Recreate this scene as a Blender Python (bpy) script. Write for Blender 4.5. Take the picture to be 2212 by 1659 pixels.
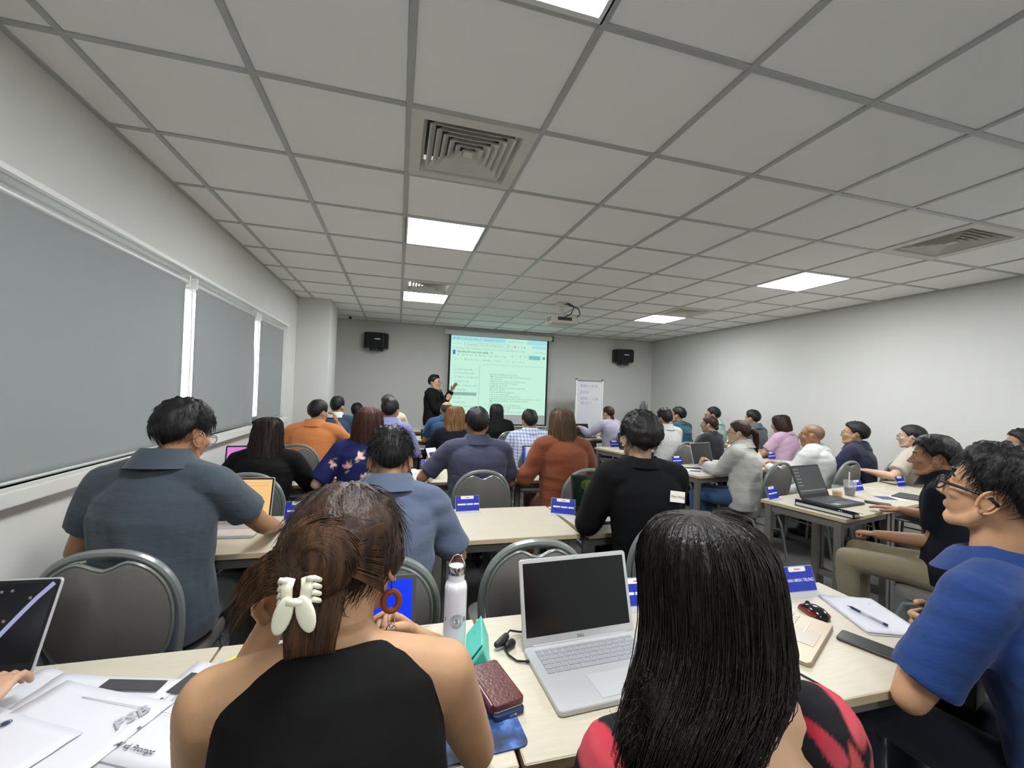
import bpy, bmesh, math, random
import numpy as np
from mathutils import Vector, Matrix, noise
from mathutils.bvhtree import BVHTree

for o in list(bpy.data.objects):
    bpy.data.objects.remove(o, do_unlink=True)
SC = bpy.context.scene
COL = SC.collection
random.seed(7)
PI = math.pi
RAD = math.radians

# ------------------------------------------------------------------ camera
CAM_H = 1.49
yaw, pitch, roll = 0.2639, 0.0170, 0.0363
_f = Vector((math.sin(yaw)*math.cos(pitch), math.cos(yaw)*math.cos(pitch), math.sin(pitch)))
_r = Vector((math.cos(yaw), -math.sin(yaw), 0))
_u = _r.cross(_f)
_r2 = _r*math.cos(roll) + _u*math.sin(roll)
_u2 = -_r*math.sin(roll) + _u*math.cos(roll)
cam_data = bpy.data.cameras.new('camera')
cam_data.sensor_width = 36.0
cam_data.lens = 909.58/2212*36.0
cam_data.clip_start = 0.02
cam = bpy.data.objects.new('camera', cam_data)
COL.objects.link(cam)
mw = Matrix((( _r2.x, _u2.x, -_f.x, 0), (_r2.y, _u2.y, -_f.y, 0), (_r2.z, _u2.z, -_f.z, CAM_H), (0, 0, 0, 1)))
cam.matrix_world = mw
SC.camera = cam

# ------------------------------------------------------------------ world, exposure
world = bpy.data.worlds.new('world')
SC.world = world
world.use_nodes = True
bg = world.node_tree.nodes['Background']
bg.inputs['Color'].default_value = (0.95, 0.98, 1.0, 1)
bg.inputs['Strength'].default_value = 2.4
SC.view_settings.view_transform = 'Standard'
SC.view_settings.look = 'None'
SC.view_settings.gamma = 1.0
SC.view_settings.use_curve_mapping = False
SC.view_settings.exposure = 0.0
PANEL_POWER = 50.0

# ------------------------------------------------------------------ helpers
def lin(c):
    return tuple(((v/255)/12.92 if v/255 <= 0.04045 else ((v/255+0.055)/1.055)**2.4) for v in c)

MATS = {}
def mat(name, rgb=(128, 128, 128), rough=0.5, metal=0.0, emit=None, estr=0.0, spec=0.5, alpha=1.0,
        trans=0.0, bump=None, var=None, sheen=0.0, coat=0.0, ior=1.45):
    """Procedural principled material. bump=(scale,strength[,stretch]); var=(scale, amount[,stretch]) colour noise."""
    if name in MATS:
        return MATS[name]
    m = bpy.data.materials.new(name)
    m.use_nodes = True
    nt = m.node_tree
    b = nt.nodes['Principled BSDF']
    col = lin(rgb)
    b.inputs['Base Color'].default_value = (*col, 1)
    b.inputs['Roughness'].default_value = rough
    b.inputs['Metallic'].default_value = metal
    b.inputs['Specular IOR Level'].default_value = spec
    b.inputs['IOR'].default_value = ior
    b.inputs['Alpha'].default_value = alpha
    b.inputs['Transmission Weight'].default_value = trans
    b.inputs['Sheen Weight'].default_value = sheen
    b.inputs['Coat Weight'].default_value = coat
    if emit is not None:
        b.inputs['Emission Color'].default_value = (*lin(emit), 1)
        b.inputs['Emission Strength'].default_value = estr
    tc = None
    def tex(scale, stretch):
        nonlocal tc
        if tc is None:
            tc = nt.nodes.new('ShaderNodeTexCoord')
        mp = nt.nodes.new('ShaderNodeMapping')
        mp.inputs['Scale'].default_value = stretch
        nt.links.new(tc.outputs['Object'], mp.inputs['Vector'])
        n = nt.nodes.new('ShaderNodeTexNoise')
        n.inputs['Scale'].default_value = scale
        n.inputs['Detail'].default_value = 4
        nt.links.new(mp.outputs['Vector'], n.inputs['Vector'])
        return n
    if var:
        n = tex(var[0], var[2] if len(var) > 2 else (1, 1, 1))
        r = nt.nodes.new('ShaderNodeValToRGB')
        a = var[1]
        r.color_ramp.elements[0].position = 0.3
        r.color_ramp.elements[1].position = 0.7
        r.color_ramp.elements[0].color = (*[c*(1-a) for c in col], 1)
        r.color_ramp.elements[1].color = (*[min(1, c*(1+a)) for c in col], 1)
        nt.links.new(n.outputs['Fac'], r.inputs['Fac'])
        nt.links.new(r.outputs['Color'], b.inputs['Base Color'])
    if bump:
        n = tex(bump[0], bump[2] if len(bump) > 2 else (1, 1, 1))
        bp = nt.nodes.new('ShaderNodeBump')
        bp.inputs['Strength'].default_value = bump[1]
        bp.inputs['Distance'].default_value = 0.01
        nt.links.new(n.outputs['Fac'], bp.inputs['Height'])
        nt.links.new(bp.outputs['Normal'], b.inputs['Normal'])
    MATS[name] = m
    return m

def frame_from(p, q, hint):
    t = (q-p)
    return t

class MB:
    """Collects vertices and faces of one mesh."""
    def __init__(self):
        self.v = []; self.f = []
    def add(self, verts, faces):
        n = len(self.v)
        self.v.extend([tuple(map(float, p)) for p in verts])
        self.f.extend([tuple(i+n for i in fc) for fc in faces])
        return self
    def box(self, c, s, rot=None):
        cx, cy, cz = c; sx, sy, sz = s[0]/2, s[1]/2, s[2]/2
        vs = [Vector((x*sx, y*sy, z*sz)) for z in (-1, 1) for y in (-1, 1) for x in (-1, 1)]
        if rot is not None:
            vs = [rot @ p for p in vs]
        vs = [(p.x+cx, p.y+cy, p.z+cz) for p in vs]
        return self.add(vs, [(0, 2, 3, 1), (4, 5, 7, 6), (0, 1, 5, 4), (2, 6, 7, 3), (0, 4, 6, 2), (1, 3, 7, 5)])
    def tube(self, pts, rad, n=8, hint=(1, 0, 0), caps=True, closed=False, rnd=False):
        """pts: points; rad: scalar, list of scalars or list of (rx, ry). hint = direction of the rx axis."""
        P = [np.array(p, float) for p in pts]
        k = len(P)
        R = rad if isinstance(rad, (list, tuple)) else [rad]*k
        R = [(r, r) if not isinstance(r, (list, tuple)) else r for r in R]
        h = np.array(hint, float)
        vs = []
        ang = np.linspace(0, 2*PI, n, endpoint=False)
        prevx = None
        for i in range(k):
            if closed:
                t = P[(i+1) % k]-P[i-1]
            else:
                t = P[min(i+1, k-1)]-P[max(i-1, 0)]
            L = np.linalg.norm(t)
            t = t/L if L > 1e-9 else np.array((0, 0, 1.0))
            ref = prevx if (prevx is not None and hint is None) else h
            if hint is None and prevx is None:
                ref = np.array((1., 0, 0)) if abs(t[0]) < .8 else np.array((0, 1., 0))
            x = ref-t*np.dot(ref, t)
            if np.linalg.norm(x) < 1e-3:
                x = np.cross(t, (0, 0, 1.0))
                if np.linalg.norm(x) < 1e-3:
                    x = np.cross(t, (0, 1.0, 0))
            x /= np.linalg.norm(x)
            prevx = x
            y = np.cross(t, x)
            for a in ang:
                vs.append(P[i]+x*(R[i][0]*math.cos(a))+y*(R[i][1]*math.sin(a)))
        fs = []
        m = k if closed else k-1
        for i in range(m):
            a0 = i*n; b0 = ((i+1) % k)*n
            for j in range(n):
                fs.append((a0+j, a0+(j+1) % n, b0+(j+1) % n, b0+j))
        if caps and not closed:
            fs.append(tuple(reversed(range(n))))
            fs.append(tuple(range((k-1)*n, k*n)))
        return self.add(vs, fs)
    def capsule(self, pts, rad, n=10, hint=(1, 0, 0)):
        """tube with rounded ends."""
        P = [np.array(p, float) for p in pts]
        R = list(rad) if isinstance(rad, (list, tuple)) else [rad]*len(P)
        def rr(r, s):
            return (r[0]*s, r[1]*s) if isinstance(r, (list, tuple)) else r*s
        def m_(r):
            return min(r) if isinstance(r, (list, tuple)) else r
        d0 = P[0]-P[1]; d0 /= max(1e-9, np.linalg.norm(d0))
        d1 = P[-1]-P[-2]; d1 /= max(1e-9, np.linalg.norm(d1))
        pre = [P[0]+d0*m_(R[0])*s for s in (0.97, 0.75, 0.4)]
        pr = [rr(R[0], s) for s in (0.2, 0.66, 0.92)]
        post = [P[-1]+d1*m_(R[-1])*s for s in (0.4, 0.75, 0.97)]
        po = [rr(R[-1], s) for s in (0.92, 0.66, 0.2)]
        return self.tube(pre+P+post, pr+R+po, n, hint)
    def ellipsoid(self, c, r, rot=None, nu=14, nv=10):
        vs = []; fs = []
        for i in range(1, nv):
            th = PI*i/nv
            for j in range(nu):
                ph = 2*PI*j/nu
                p = Vector((r[0]*math.sin(th)*math.cos(ph), r[1]*math.sin(th)*math.sin(ph), r[2]*math.cos(th)))
                if rot is not None:
                    p = rot @ p
                vs.append((p.x+c[0], p.y+c[1], p.z+c[2]))
        top = Vector((0, 0, r[2])); bot = Vector((0, 0, -r[2]))
        if rot is not None:
            top = rot @ top; bot = rot @ bot
        vs.append((top.x+c[0], top.y+c[1], top.z+c[2])); vs.append((bot.x+c[0], bot.y+c[1], bot.z+c[2]))
        T = len(vs)-2; B = T+1
        for j in range(nu):
            fs.append((T, j, (j+1) % nu))
            fs.append((B, (nv-2)*nu+(j+1) % nu, (nv-2)*nu+j))
            for i in range(nv-2):
                fs.append((i*nu+j, (i+1)*nu+j, (i+1)*nu+(j+1) % nu, i*nu+(j+1) % nu))
        return self.add(vs, fs)
    def lathe(self, prof, n=24, c=(0, 0, 0), closed=True):
        """prof: list of (r, z) from bottom to top."""
        vs = []; fs = []
        for r, z in prof:
            for j in range(n):
                a = 2*PI*j/n
                vs.append((c[0]+r*math.cos(a), c[1]+r*math.sin(a), c[2]+z))
        for i in range(len(prof)-1):
            for j in range(n):
                fs.append((i*n+j, i*n+(j+1) % n, (i+1)*n+(j+1) % n, (i+1)*n+j))
        if closed:
            fs.append(tuple(reversed(range(n))))
            fs.append(tuple(range((len(prof)-1)*n, len(prof)*n)))
        return self.add(vs, fs)
    def prism(self, poly, z0, z1, M=None):
        """extrude a 2D outline (x, y) from z0 to z1; M maps to 3D."""
        n = len(poly)
        vs = [Vector((x, y, z0)) for x, y in poly]+[Vector((x, y, z1)) for x, y in poly]
        if M is not None:
            vs = [M @ p for p in vs]
        fs = [tuple(reversed(range(n))), tuple(range(n, 2*n))]
        fs += [(i, (i+1) % n, n+(i+1) % n, n+i) for i in range(n)]
        return self.add(vs, fs)
    def quad(self, a, b, c, d):
        return self.add([a, b, c, d], [(0, 1, 2, 3)])
    def xform(self, M):
        self.v = [tuple(M @ Vector(p)) for p in self.v]
        return self
    def mesh(self, name='mesh', smooth=False):
        me = bpy.data.meshes.new(name)
        me.from_pydata(self.v, [], self.f)
        me.update()
        if smooth:
            me.polygons.foreach_set('use_smooth', [True]*len(me.polygons))
        return me
    def build(self, name, material, parent=None, smooth=False, bevel=0.0, seg=2):
        me = self.mesh(name)
        if bevel:
            bm = bmesh.new(); bm.from_mesh(me)
            bmesh.ops.remove_doubles(bm, verts=bm.verts, dist=1e-6)
            es = [e for e in bm.edges if len(e.link_faces) == 2 and e.calc_face_angle(0) > 0.6]
            bmesh.ops.bevel(bm, geom=es, offset=bevel, segments=seg, profile=0.6, affect='EDGES')
            bm.to_mesh(me); bm.free()
        if smooth:
            me.polygons.foreach_set('use_smooth', [True]*len(me.polygons))
            try:
                me.set_sharp_from_angle(angle=RAD(40))
            except Exception:
                pass
        return link(name, me, material, parent)

def link(name, me, material=None, parent=None):
    if material is not None and not me.materials:
        for m in (material if isinstance(material, (list, tuple)) else [material]):
            me.materials.append(m)
    o = bpy.data.objects.new(name, me)
    COL.objects.link(o)
    if parent is not None:
        o.parent = parent
    return o

def empty(name, loc=(0, 0, 0), rz=0.0):
    o = bpy.data.objects.new(name, None)
    o.empty_display_size = 0.05
    COL.objects.link(o)
    o.location = loc
    o.rotation_euler = (0, 0, rz)
    return o

def tag(o, label, cat, group=None):
    o['label'] = label
    o['category'] = cat
    if group:
        o['group'] = group
    return o

def struct(o, label=None, cat=None):
    o['kind'] = 'structure'
    if label:
        o['label'] = label
    if cat:
        o['category'] = cat
    return o

CHILDREN = {}
def copy_tree(o, parent=None):
    c = o.copy()
    COL.objects.link(c)
    c.parent = parent
    for ch in o.children:
        copy_tree(ch, c)
    return c

def rounded_rect(w, h, r, n=4, cx=0, cy=0):
    pts = []
    for sx, sy, a0 in ((1, 1, 0), (-1, 1, 90), (-1, -1, 180), (1, -1, 270)):
        for i in range(n+1):
            a = RAD(a0+90*i/n)
            pts.append((cx+sx*(w/2-r)+r*math.cos(a), cy+sy*(h/2-r)+r*math.sin(a)))
    return pts

_TXT = {}
def text_mesh(s, size, depth=0.0, align='CENTER', bold=False, res=2, shear=0.0):
    """flat lettering in the XY plane as a mesh."""
    cu = bpy.data.curves.new('lettering', 'FONT')
    cu.body = s
    cu.size = size
    cu.align_x = align
    cu.align_y = 'CENTER'
    cu.extrude = depth
    cu.resolution_u = res
    cu.shear = shear
    if bold:
        cu.offset = size*0.018
    ob = bpy.data.objects.new('lettering', cu)
    COL.objects.link(ob)
    dg = bpy.context.evaluated_depsgraph_get()
    me = bpy.data.meshes.new_from_object(ob.evaluated_get(dg))
    bpy.data.objects.remove(ob, do_unlink=True)
    return me

def text_part(name, s, size, material, parent, M, align='CENTER', bold=False, shear=0.0, maxw=None, res=2):
    me = text_mesh(s, size, 0.0, align, bold, res, shear)
    if maxw:
        xs = [v.co.x for v in me.vertices]
        w = max(xs)-min(xs) if xs else 0
        if w > maxw:
            me.transform(Matrix.Diagonal((maxw/w, 1, 1, 1)))
    me.transform(M)
    me.materials.clear()
    me.materials.append(material)
    o = bpy.data.objects.new(name, me)
    COL.objects.link(o)
    o.parent = parent
    return o

def T(x, y, z):
    return Matrix.Translation((x, y, z))
def RX(a): return Matrix.Rotation(a, 4, 'X')
def RY(a): return Matrix.Rotation(a, 4, 'Y')
def RZ(a): return Matrix.Rotation(a, 4, 'Z')

# ------------------------------------------------------------------ room
XL, XR, YF, YB, ZC = -1.40, 5.42, -2.3, 8.22, 2.70
GX0, GY0, G = 0.0, 1.849, 0.6

M_wall = mat('wall_paint', (205, 205, 200), 0.75, bump=(180, 0.05), var=(0.7, 0.02), spec=0.3)
M_ceil = mat('ceiling_tile_board', (246, 246, 242), 0.85, bump=(220, 0.12), spec=0.2)
M_grid = mat('ceiling_grid_metal', (176, 179, 176), 0.30, spec=0.6)
M_floor = mat('floor_carpet', (92, 92, 92), 0.95, bump=(420, 0.5), var=(300, 0.25), spec=0.1)
M_white = mat('white_painted_metal', (225, 226, 222), 0.4)
M_black = mat('black_plastic', (22, 22, 23), 0.45)
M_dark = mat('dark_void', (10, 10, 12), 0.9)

b = MB().box(((XL+XR)/2, (YF+YB)/2, -0.05), (XR-XL+0.6, YB-YF+0.6, 0.1))
struct(b.build('floor', M_floor), 'dark grey carpet floor under the tables', 'floor')
struct(MB().box(((XL+XR)/2, YB+0.06, ZC/2), (XR-XL+0.4, 0.12, ZC+0.2)).build('wall_front', M_wall), 'pale grey front wall behind the projection screen', 'wall')
struct(MB().box(((XL+XR)/2, YF-0.06, ZC/2), (XR-XL+0.4, 0.12, ZC+0.2)).build('wall_rear', M_wall), 'plain wall behind the audience', 'wall')
struct(MB().box((XR+0.06, (YF+YB)/2, ZC/2), (0.12, YB-YF, ZC+0.2)).build('wall_right', M_wall), 'bare white right hand wall', 'wall')

# left wall with a long window opening
WY0, WY1, WZ0, WZ1 = -1.2, 5.95, 1.06, 2.21
wl = MB()
TW = 0.20
xc = XL-TW/2
wl.box((xc, (YF+YB)/2, WZ0/2), (TW, YB-YF, WZ0))
wl.box((xc, (YF+YB)/2, (WZ1+ZC+0.1)/2), (TW, YB-YF, ZC+0.1-WZ1))
wl.box((xc, (YF+WY0)/2, (WZ0+WZ1)/2), (TW, WY0-YF, WZ1-WZ0))
wl.box((xc, (WY1+YB)/2, (WZ0+WZ1)/2), (TW, YB-WY1, WZ1-WZ0))
struct(wl.build('wall_left', M_wall), 'white left wall around the long window', 'wall')

# window: frame, mullions, panes
M_alu = mat('window_aluminium', (205, 208, 206), 0.4, metal=0.2)
M_glass = mat('window_glass', (245, 250, 250), 0.02, trans=1.0, ior=1.05, spec=0.3)
win = empty('window_1', (0, 0, 0)); struct(win, 'long window band behind grey roller blinds on the left wall', 'window')
xw = XL-0.13
fr = MB()
fr.box((xw, (WY0+WY1)/2, WZ0+0.025), (0.06, WY1-WY0, 0.05)); fr.box((xw, (WY0+WY1)/2, WZ1-0.025), (0.06, WY1-WY0, 0.05))
fr.build('window_frame', M_alu, win)
for y in (WY0+0.025, 0.6, 1.98, 3.40, 4.80, WY1-0.025):
    MB().box((xw, y, (WZ0+WZ1)/2), (0.06, 0.05, WZ1-WZ0)).build('mullion', M_alu, win)
ys = (WY0, 0.6, 1.98, 3.40, 4.80, WY1)
for a, c in zip(ys, ys[1:]):
    MB().box((xw, (a+c)/2, (WZ0+WZ1)/2), (0.008, c-a-0.05, WZ1-WZ0-0.1)).build('pane', M_glass, win)
MB().box((XL+0.02-0.1, (WY0+WY1)/2, WZ0-0.03), (0.28, WY1-WY0+0.06, 0.06)).build('window_sill', M_wall, win, bevel=0.006)
# roller blinds
M_blind = mat('blind_fabric', (150, 156, 155), 0.7, bump=(500, 0.15), spec=0.3)
_nt = M_blind.node_tree
_tr = _nt.nodes.new('ShaderNodeBsdfTranslucent'); _tr.inputs['Color'].default_value = (*lin((150, 156, 156)), 1)
_mx = _nt.nodes.new('ShaderNodeMixShader'); _mx.inputs[0].default_value = 0.10
_out = [n for n in _nt.nodes if n.type == 'OUTPUT_MATERIAL'][0]
_nt.links.new(_nt.nodes['Principled BSDF'].outputs[0], _mx.inputs[1]); _nt.links.new(_tr.outputs[0], _mx.inputs[2]); _nt.links.new(_mx.outputs[0], _out.inputs['Surface'])
M_tube = mat('blind_tube', (196, 198, 196), 0.35, metal=0.3)
M_cord = mat('blind_cord', (225, 226, 220), 0.6)
def blind(y0, y1, label, kink=False, cord=None):
    r = empty('roller_blind', (XL-0.02, (y0+y1)/2, WZ1-0.04))
    tag(r, label, 'roller blind', 'roller blinds along the left window')
    L = (y1-y0)
    MB().tube([(0, -L/2, -0.02), (0, L/2, -0.02)], 0.028, 16, hint=(1, 0, 0)).build('roller_tube', M_tube, r, smooth=True)
    for s in (-1, 1):
        MB().box((0, s*(L/2-0.004), -0.012), (0.075, 0.012, 0.075)).build('bracket', M_white, r, bevel=0.004)
    # fabric sheet hanging from the tube, with slight ripples
    nx, nz = 40, 24
    vs = []; fs = []
    zt, zb = -0.03, WZ0-(WZ1-0.04)+0.008
    for i in range(nz+1):
        for j in range(nx+1):
            u = j/nx; v = i/nz
            y = -L/2+0.02+u*(L-0.06)
            x = 0.022+0.004*math.sin(7*u+2*v)*v
            if kink:
                k = max(0, (u-0.72)/0.28)*max(0, (v-0.25)/0.75)
                y -= 0.10*k*k*1.4
                x += 0.05*k*math.sin(u*34)*0.6+0.03*k
            vs.append((x, y, zt+(zb-zt)*v))
    for i in range(nz):
        for j in range(nx):
            a = i*(nx+1)+j
            fs.append((a, a+1, a+nx+2, a+nx+1))
    o = MB().add(vs, fs).build('blind_fabric', M_blind, r, smooth=True)
    sm = o.modifiers.new('thickness', 'SOLIDIFY'); sm.thickness = 0.0015
    if not kink:
        MB().tube([(0.024, -L/2+0.02, zb+0.01), (0.024, L/2-0.04, zb+0.01)], (0.006), 8).build('bottom_bar', M_tube, r, smooth=True)
    if cord:
        pts = [(0.045, L/2+0.005, -0.02), (0.05, L/2+0.012, -0.4), (0.048, L/2+0.008, -0.9), (0.05, L/2+0.012, -0.98), (0.052, L/2+0.03, -0.9), (0.046, L/2+0.02, -0.4), (0.04, L/2+0.012, -0.02)]
        MB().tube(pts, 0.003, 6, hint=None).build('pull_cord', M_cord, r, smooth=True)
    return r
blind(-1.15, 0.60, 'grey roller blind nearest the camera beyond the left picture edge')
blind(0.64, 3.32, 'widest grey roller blind nearest the left picture edge', cord=True)
blind(3.42, 4.74, 'middle grey roller blind with a bent lower corner', kink=True, cord=True)
blind(4.86, 5.82, 'narrow farthest grey roller blind beside the pillar')
# blind head rail strip that catches light
hr = MB().box((XL+0.012, (WY0+WY1)/2, WZ1+0.012), (0.03, WY1-WY0, 0.022))
struct(hr.build('trim_1', M_white), 'white head strip above the roller blinds', 'trim')

# pillar in the front left corner
struct(MB().box(((XL-0.97)/2-0.0, (6.46+7.15)/2, ZC/2), (abs(XL+0.97), 0.69, ZC)).build('wall_pillar', M_wall, bevel=0.004), 'square white pillar at the front left corner', 'pillar')
struct(MB().box((XL+0.006, (YF+6.46)/2, 0.05), (0.012, 6.46-YF, 0.10)).build('baseboard_left', M_white), 'white baseboard on the left wall', 'baseboard')
struct(MB().box((XR-0.006, (YF+YB)/2, 0.05), (0.012, YB-YF, 0.10)).build('baseboard_right', M_white), 'white baseboard on the right wall', 'baseboard')
struct(MB().box(((XL+XR)/2, YB-0.006, 0.05), (XR-XL, 0.012, 0.10)).build('baseboard_front', M_white), 'white baseboard on the front wall', 'baseboard')

# ceiling: slab above, tiles, grid bars
ceil = MB().box(((XL+XR)/2, (YF+YB)/2, ZC+0.17), (XR-XL+0.4, YB-YF+0.4, 0.06)).build('ceiling', M_ceil)
struct(ceil, 'suspended ceiling of white square tiles in a grey grid', 'ceiling')
LIGHTS = {(0, -6), (6, -6), (0, -2), (0, 2), (0, 6), (6, -2), (6, 2), (6, 6)}
VENTS = {(0, 0), (0, 5), (6, 0), (6, 5)}
tile_cache = {}
def tile_mesh(w, d):
    k = (round(w, 3), round(d, 3))
    if k not in tile_cache:
        g = 0.012
        m = MB().box((0, 0, 0.012), (w-2*g, d-2*g, 0.018))
        me = m.mesh('tile')
        bm = bmesh.new(); bm.from_mesh(me)
        bmesh.ops.bevel(bm, geom=[e for e in bm.edges if all(v.co.z < 0.01 for v in e.verts)], offset=0.003, segments=1, affect='EDGES')
        bm.to_mesh(me); bm.free()
        me.materials.append(M_ceil)
        tile_cache[k] = me
    return tile_cache[k]
i0 = math.floor((XL-GX0)/G); i1 = math.ceil((XR-GX0)/G-1e-6)
j0 = math.floor((YF-GY0)/G); j1 = math.ceil((YB-GY0)/G-1e-6)
for i in range(i0, i1):
    for j in range(j0, j1):
        xa, xb = max(XL, GX0+i*G), min(XR, GX0+(i+1)*G)
        ya, yb = max(YF, GY0+j*G), min(YB, GY0+(j+1)*G)
        if xb-xa < 0.05 or yb-ya < 0.05 or (i, j) in LIGHTS or (i, j) in VENTS:
            continue
        if j < -3:
            pass
        o = link('ceiling_tile', tile_mesh(xb-xa, yb-ya), None, ceil)
        o.location = ((xa+xb)/2, (ya+yb)/2, ZC)
for i in range(i0+1, i1):
    x = GX0+i*G
    MB().box((x, (YF+YB)/2, ZC+0.002), (0.026, YB-YF, 0.012)).build('grid_bar', M_grid, ceil, bevel=0.001, seg=1)
for j in range(j0+1, j1):
    y = GY0+j*G
    MB().box(((XL+XR)/2, y, ZC+0.003), (XR-XL, 0.026, 0.012)).build('grid_bar', M_grid, ceil, bevel=0.001, seg=1)
for x in (XL+0.011, XR-0.011):
    MB().box((x, (YF+YB)/2, ZC), (0.022, YB-YF, 0.014)).build('wall_angle', M_grid, ceil)
MB().box(((XL+XR)/2, YB-0.011, ZC), (XR-XL, 0.022, 0.014)).build('wall_angle', M_grid, ceil)

# LED panels
M_led = mat('led_panel_diffuser', (255, 255, 255), 0.6, emit=(250, 252, 255), estr=PANEL_POWER)
LBL = {(0, -2): 'ceiling light panel cut by the top picture edge', (0, 2): 'large ceiling light panel in front of the nearer air vent',
       (0, 6): 'small distant ceiling light panel touching the farther left vent', (6, 2): 'bright ceiling light panel near the right wall',
       (6, 6): 'far right ceiling light panel beyond the projector', (6, -2): 'ceiling light panel overhead to the right of the camera',
       (0, -6): 'ceiling light panel behind the camera on the left', (6, -6): 'ceiling light panel behind the camera on the right'}
for (i, j) in sorted(LIGHTS):
    cx, cy = GX0+(i+0.5)*G, GY0+(j+0.5)*G
    r = empty('ceiling_light', (cx, cy, ZC)); tag(r, LBL[(i, j)], 'ceiling light', 'square ceiling light panels')
    MB().box((0, 0, 0.004), (0.556, 0.556, 0.006)).build('diffuser', M_led, r)
    f = MB()
    for s in (-1, 1):
        f.box((0, s*0.284, 0.003), (0.588, 0.020, 0.014)); f.box((s*0.284, 0, 0.003), (0.020, 0.548, 0.014))
    f.build('frame', M_white, r)

# square air diffusers with stepped louvres
M_vent = mat('vent_enamel', (214, 212, 203), 0.5, var=(6, 0.05))
VL = {(0, 0): 'large square ceiling air vent nearest the camera', (0, 5): 'small square ceiling air vent beside the far left light',
      (6, 0): 'square ceiling air vent near the right wall', (6, 5): 'distant square ceiling air vent behind the far right light'}
for (i, j) in sorted(VENTS):
    cx, cy = GX0+(i+0.5)*G, GY0+(j+0.5)*G
    r = empty('air_vent', (cx, cy, ZC)); tag(r, VL[(i, j)], 'air vent', 'square ceiling air vents')
    def ring(ro, zo, ri, zi, th=0.003):
        m = MB()
        for a in range(4):
            R = RZ(a*PI/2)
            q = [Vector((-ro, -ro, zo)), Vector((ro, -ro, zo)), Vector((ri, -ri, zi)), Vector((-ri, -ri, zi))]
            q2 = [p+Vector((0, 0, th)) for p in q]
            vs = [R @ p for p in q+q2]
            m.add(vs, [(0, 1, 2, 3), (7, 6, 5, 4), (0, 4, 5, 1), (1, 5, 6, 2), (2, 6, 7, 3), (3, 7, 4, 0)])
        return m
    ring(0.29, -0.004, 0.235, -0.006).build('flange', M_vent, r)
    ring(0.235, -0.006, 0.215, 0.05).build('collar', M_vent, r)
    ro = 0.205
    for k in range(6):
        ring(ro, -0.004, ro-0.030, 0.032).build('louvre', M_vent, r)
        ro -= 0.034
    MB().box((0, 0, 0.0), (0.05, 0.05, 0.004)).build('centre_plate', M_vent, r)
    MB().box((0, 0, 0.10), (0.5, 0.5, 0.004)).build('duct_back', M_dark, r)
# ------------------------------------------------------------------ tables
TZ = 0.745
M_lam = mat('table_laminate', (190, 183, 164), 0.38, var=(14, 0.05, (1, 9, 1)), bump=(60, 0.03, (1, 12, 1)), spec=0.45)
M_edge = mat('table_edge_band', (190, 172, 140), 0.5)
M_steel = mat('table_grey_steel', (104, 102, 97), 0.45, spec=0.5)
def make_table(w=0.71, d=0.55):
    r = empty('training_table')
    MB().box((0, 0, TZ-0.0125), (w-0.002, d-0.002, 0.025)).build('tabletop', [M_lam], r, bevel=0.002, seg=1)
    eb = MB()
    eb.box((0, -d/2+0.0005, TZ-0.0125), (w-0.004, 0.0018, 0.021)); eb.box((0, d/2-0.0005, TZ-0.0125), (w-0.004, 0.0018, 0.021))
    eb.box((-w/2+0.0005, 0, TZ-0.0125), (0.0018, d-0.004, 0.021)); eb.box((w/2-0.0005, 0, TZ-0.0125), (0.0018, d-0.004, 0.021))
    eb.build('edge_band', M_edge, r)
    fr = MB()
    for s in (-1, 1):
        fr.box((0, s*(d/2-0.05), TZ-0.05), (w-0.06, 0.03, 0.05))
        fr.box((s*(w/2-0.03), 0, TZ-0.05), (0.03, d-0.07, 0.05))
    fr.build('under_frame', M_steel, r)
    lm = None
    for sx in (-1, 1):
        for sy in (-1, 1):
            if lm is None:
                o = MB().box((0, 0, (TZ-0.03)/2), (0.045, 0.045, TZ-0.03)).build('leg', M_steel, r, bevel=0.005)
                lm = o.data
            else:
                o = link('leg', lm, None, r)
            o.location = (sx*(w/2-0.03), sy*(d/2-0.05), 0)
    for s in (-1, 1):
        MB().box((s*(w/2-0.03), 0, 0.12), (0.025, d-0.1, 0.04)).build('stretcher', M_steel, r)
    return r
TAB = make_table()
_first_table = [True]
def table(x, y, rz=0.0, label='', corner=False, group='pale training tables'):
    """x, y = centre of the top; corner=True: near left corner given instead."""
    t = TAB if _first_table[0] else copy_tree(TAB)
    _first_table[0] = False
    if corner:
        c = RZ(rz) @ Vector((0.355, 0.275, 0))
        x += c.x; y += c.y
    t.location = (x, y, 0); t.rotation_euler = (0, 0, rz)
    tag(t, label, 'table', group)
    return t
Y1, Y2, Y3, Y4, Y5 = 1.085, 2.345, 3.665, 5.03, 6.42
table(-0.81, Y1, 0, 'nearest row table at far left with loose papers and dark laptop')
table(-0.0925, Y1, 0, 'nearest row table in front of the woman with the hair clip')
table(0.63, Y1, 0, 'nearest row table carrying the open silver laptop')
table(1.36, Y1, 0, 'nearest row table at right end with red mouse and notepaper')
table(-0.83, Y2, 0, 'second row table by the window holding the laptop with orange screen')
table(-0.105, Y2, 0, 'second row table in front of the man in pale blue grey polo')
table(0.61, Y2, 0, 'empty second row table with one blue name card near its far edge')
table(1.01, 2.05, RAD(4), 'slightly turned second row table beside the man in black sweater', corner=True)
table(-0.83, Y3, 0, 'third row table by the window with the white mouse')
table(-0.10, Y3, 0, 'third row table in front of the woman in floral blouse')
table(0.615, Y3, 0, 'third row table before the man in dusk blue polo')
table(1.335, Y3, 0, 'third row table before the woman in rust dress')
table(-0.83, Y4, 0, 'fourth row table before the man in orange polo')
table(-0.11, Y4, 0, 'fourth row table before the man in lavender shirt')
table(0.61, Y4, 0, 'fourth row table with closed black ring binder')
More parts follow.
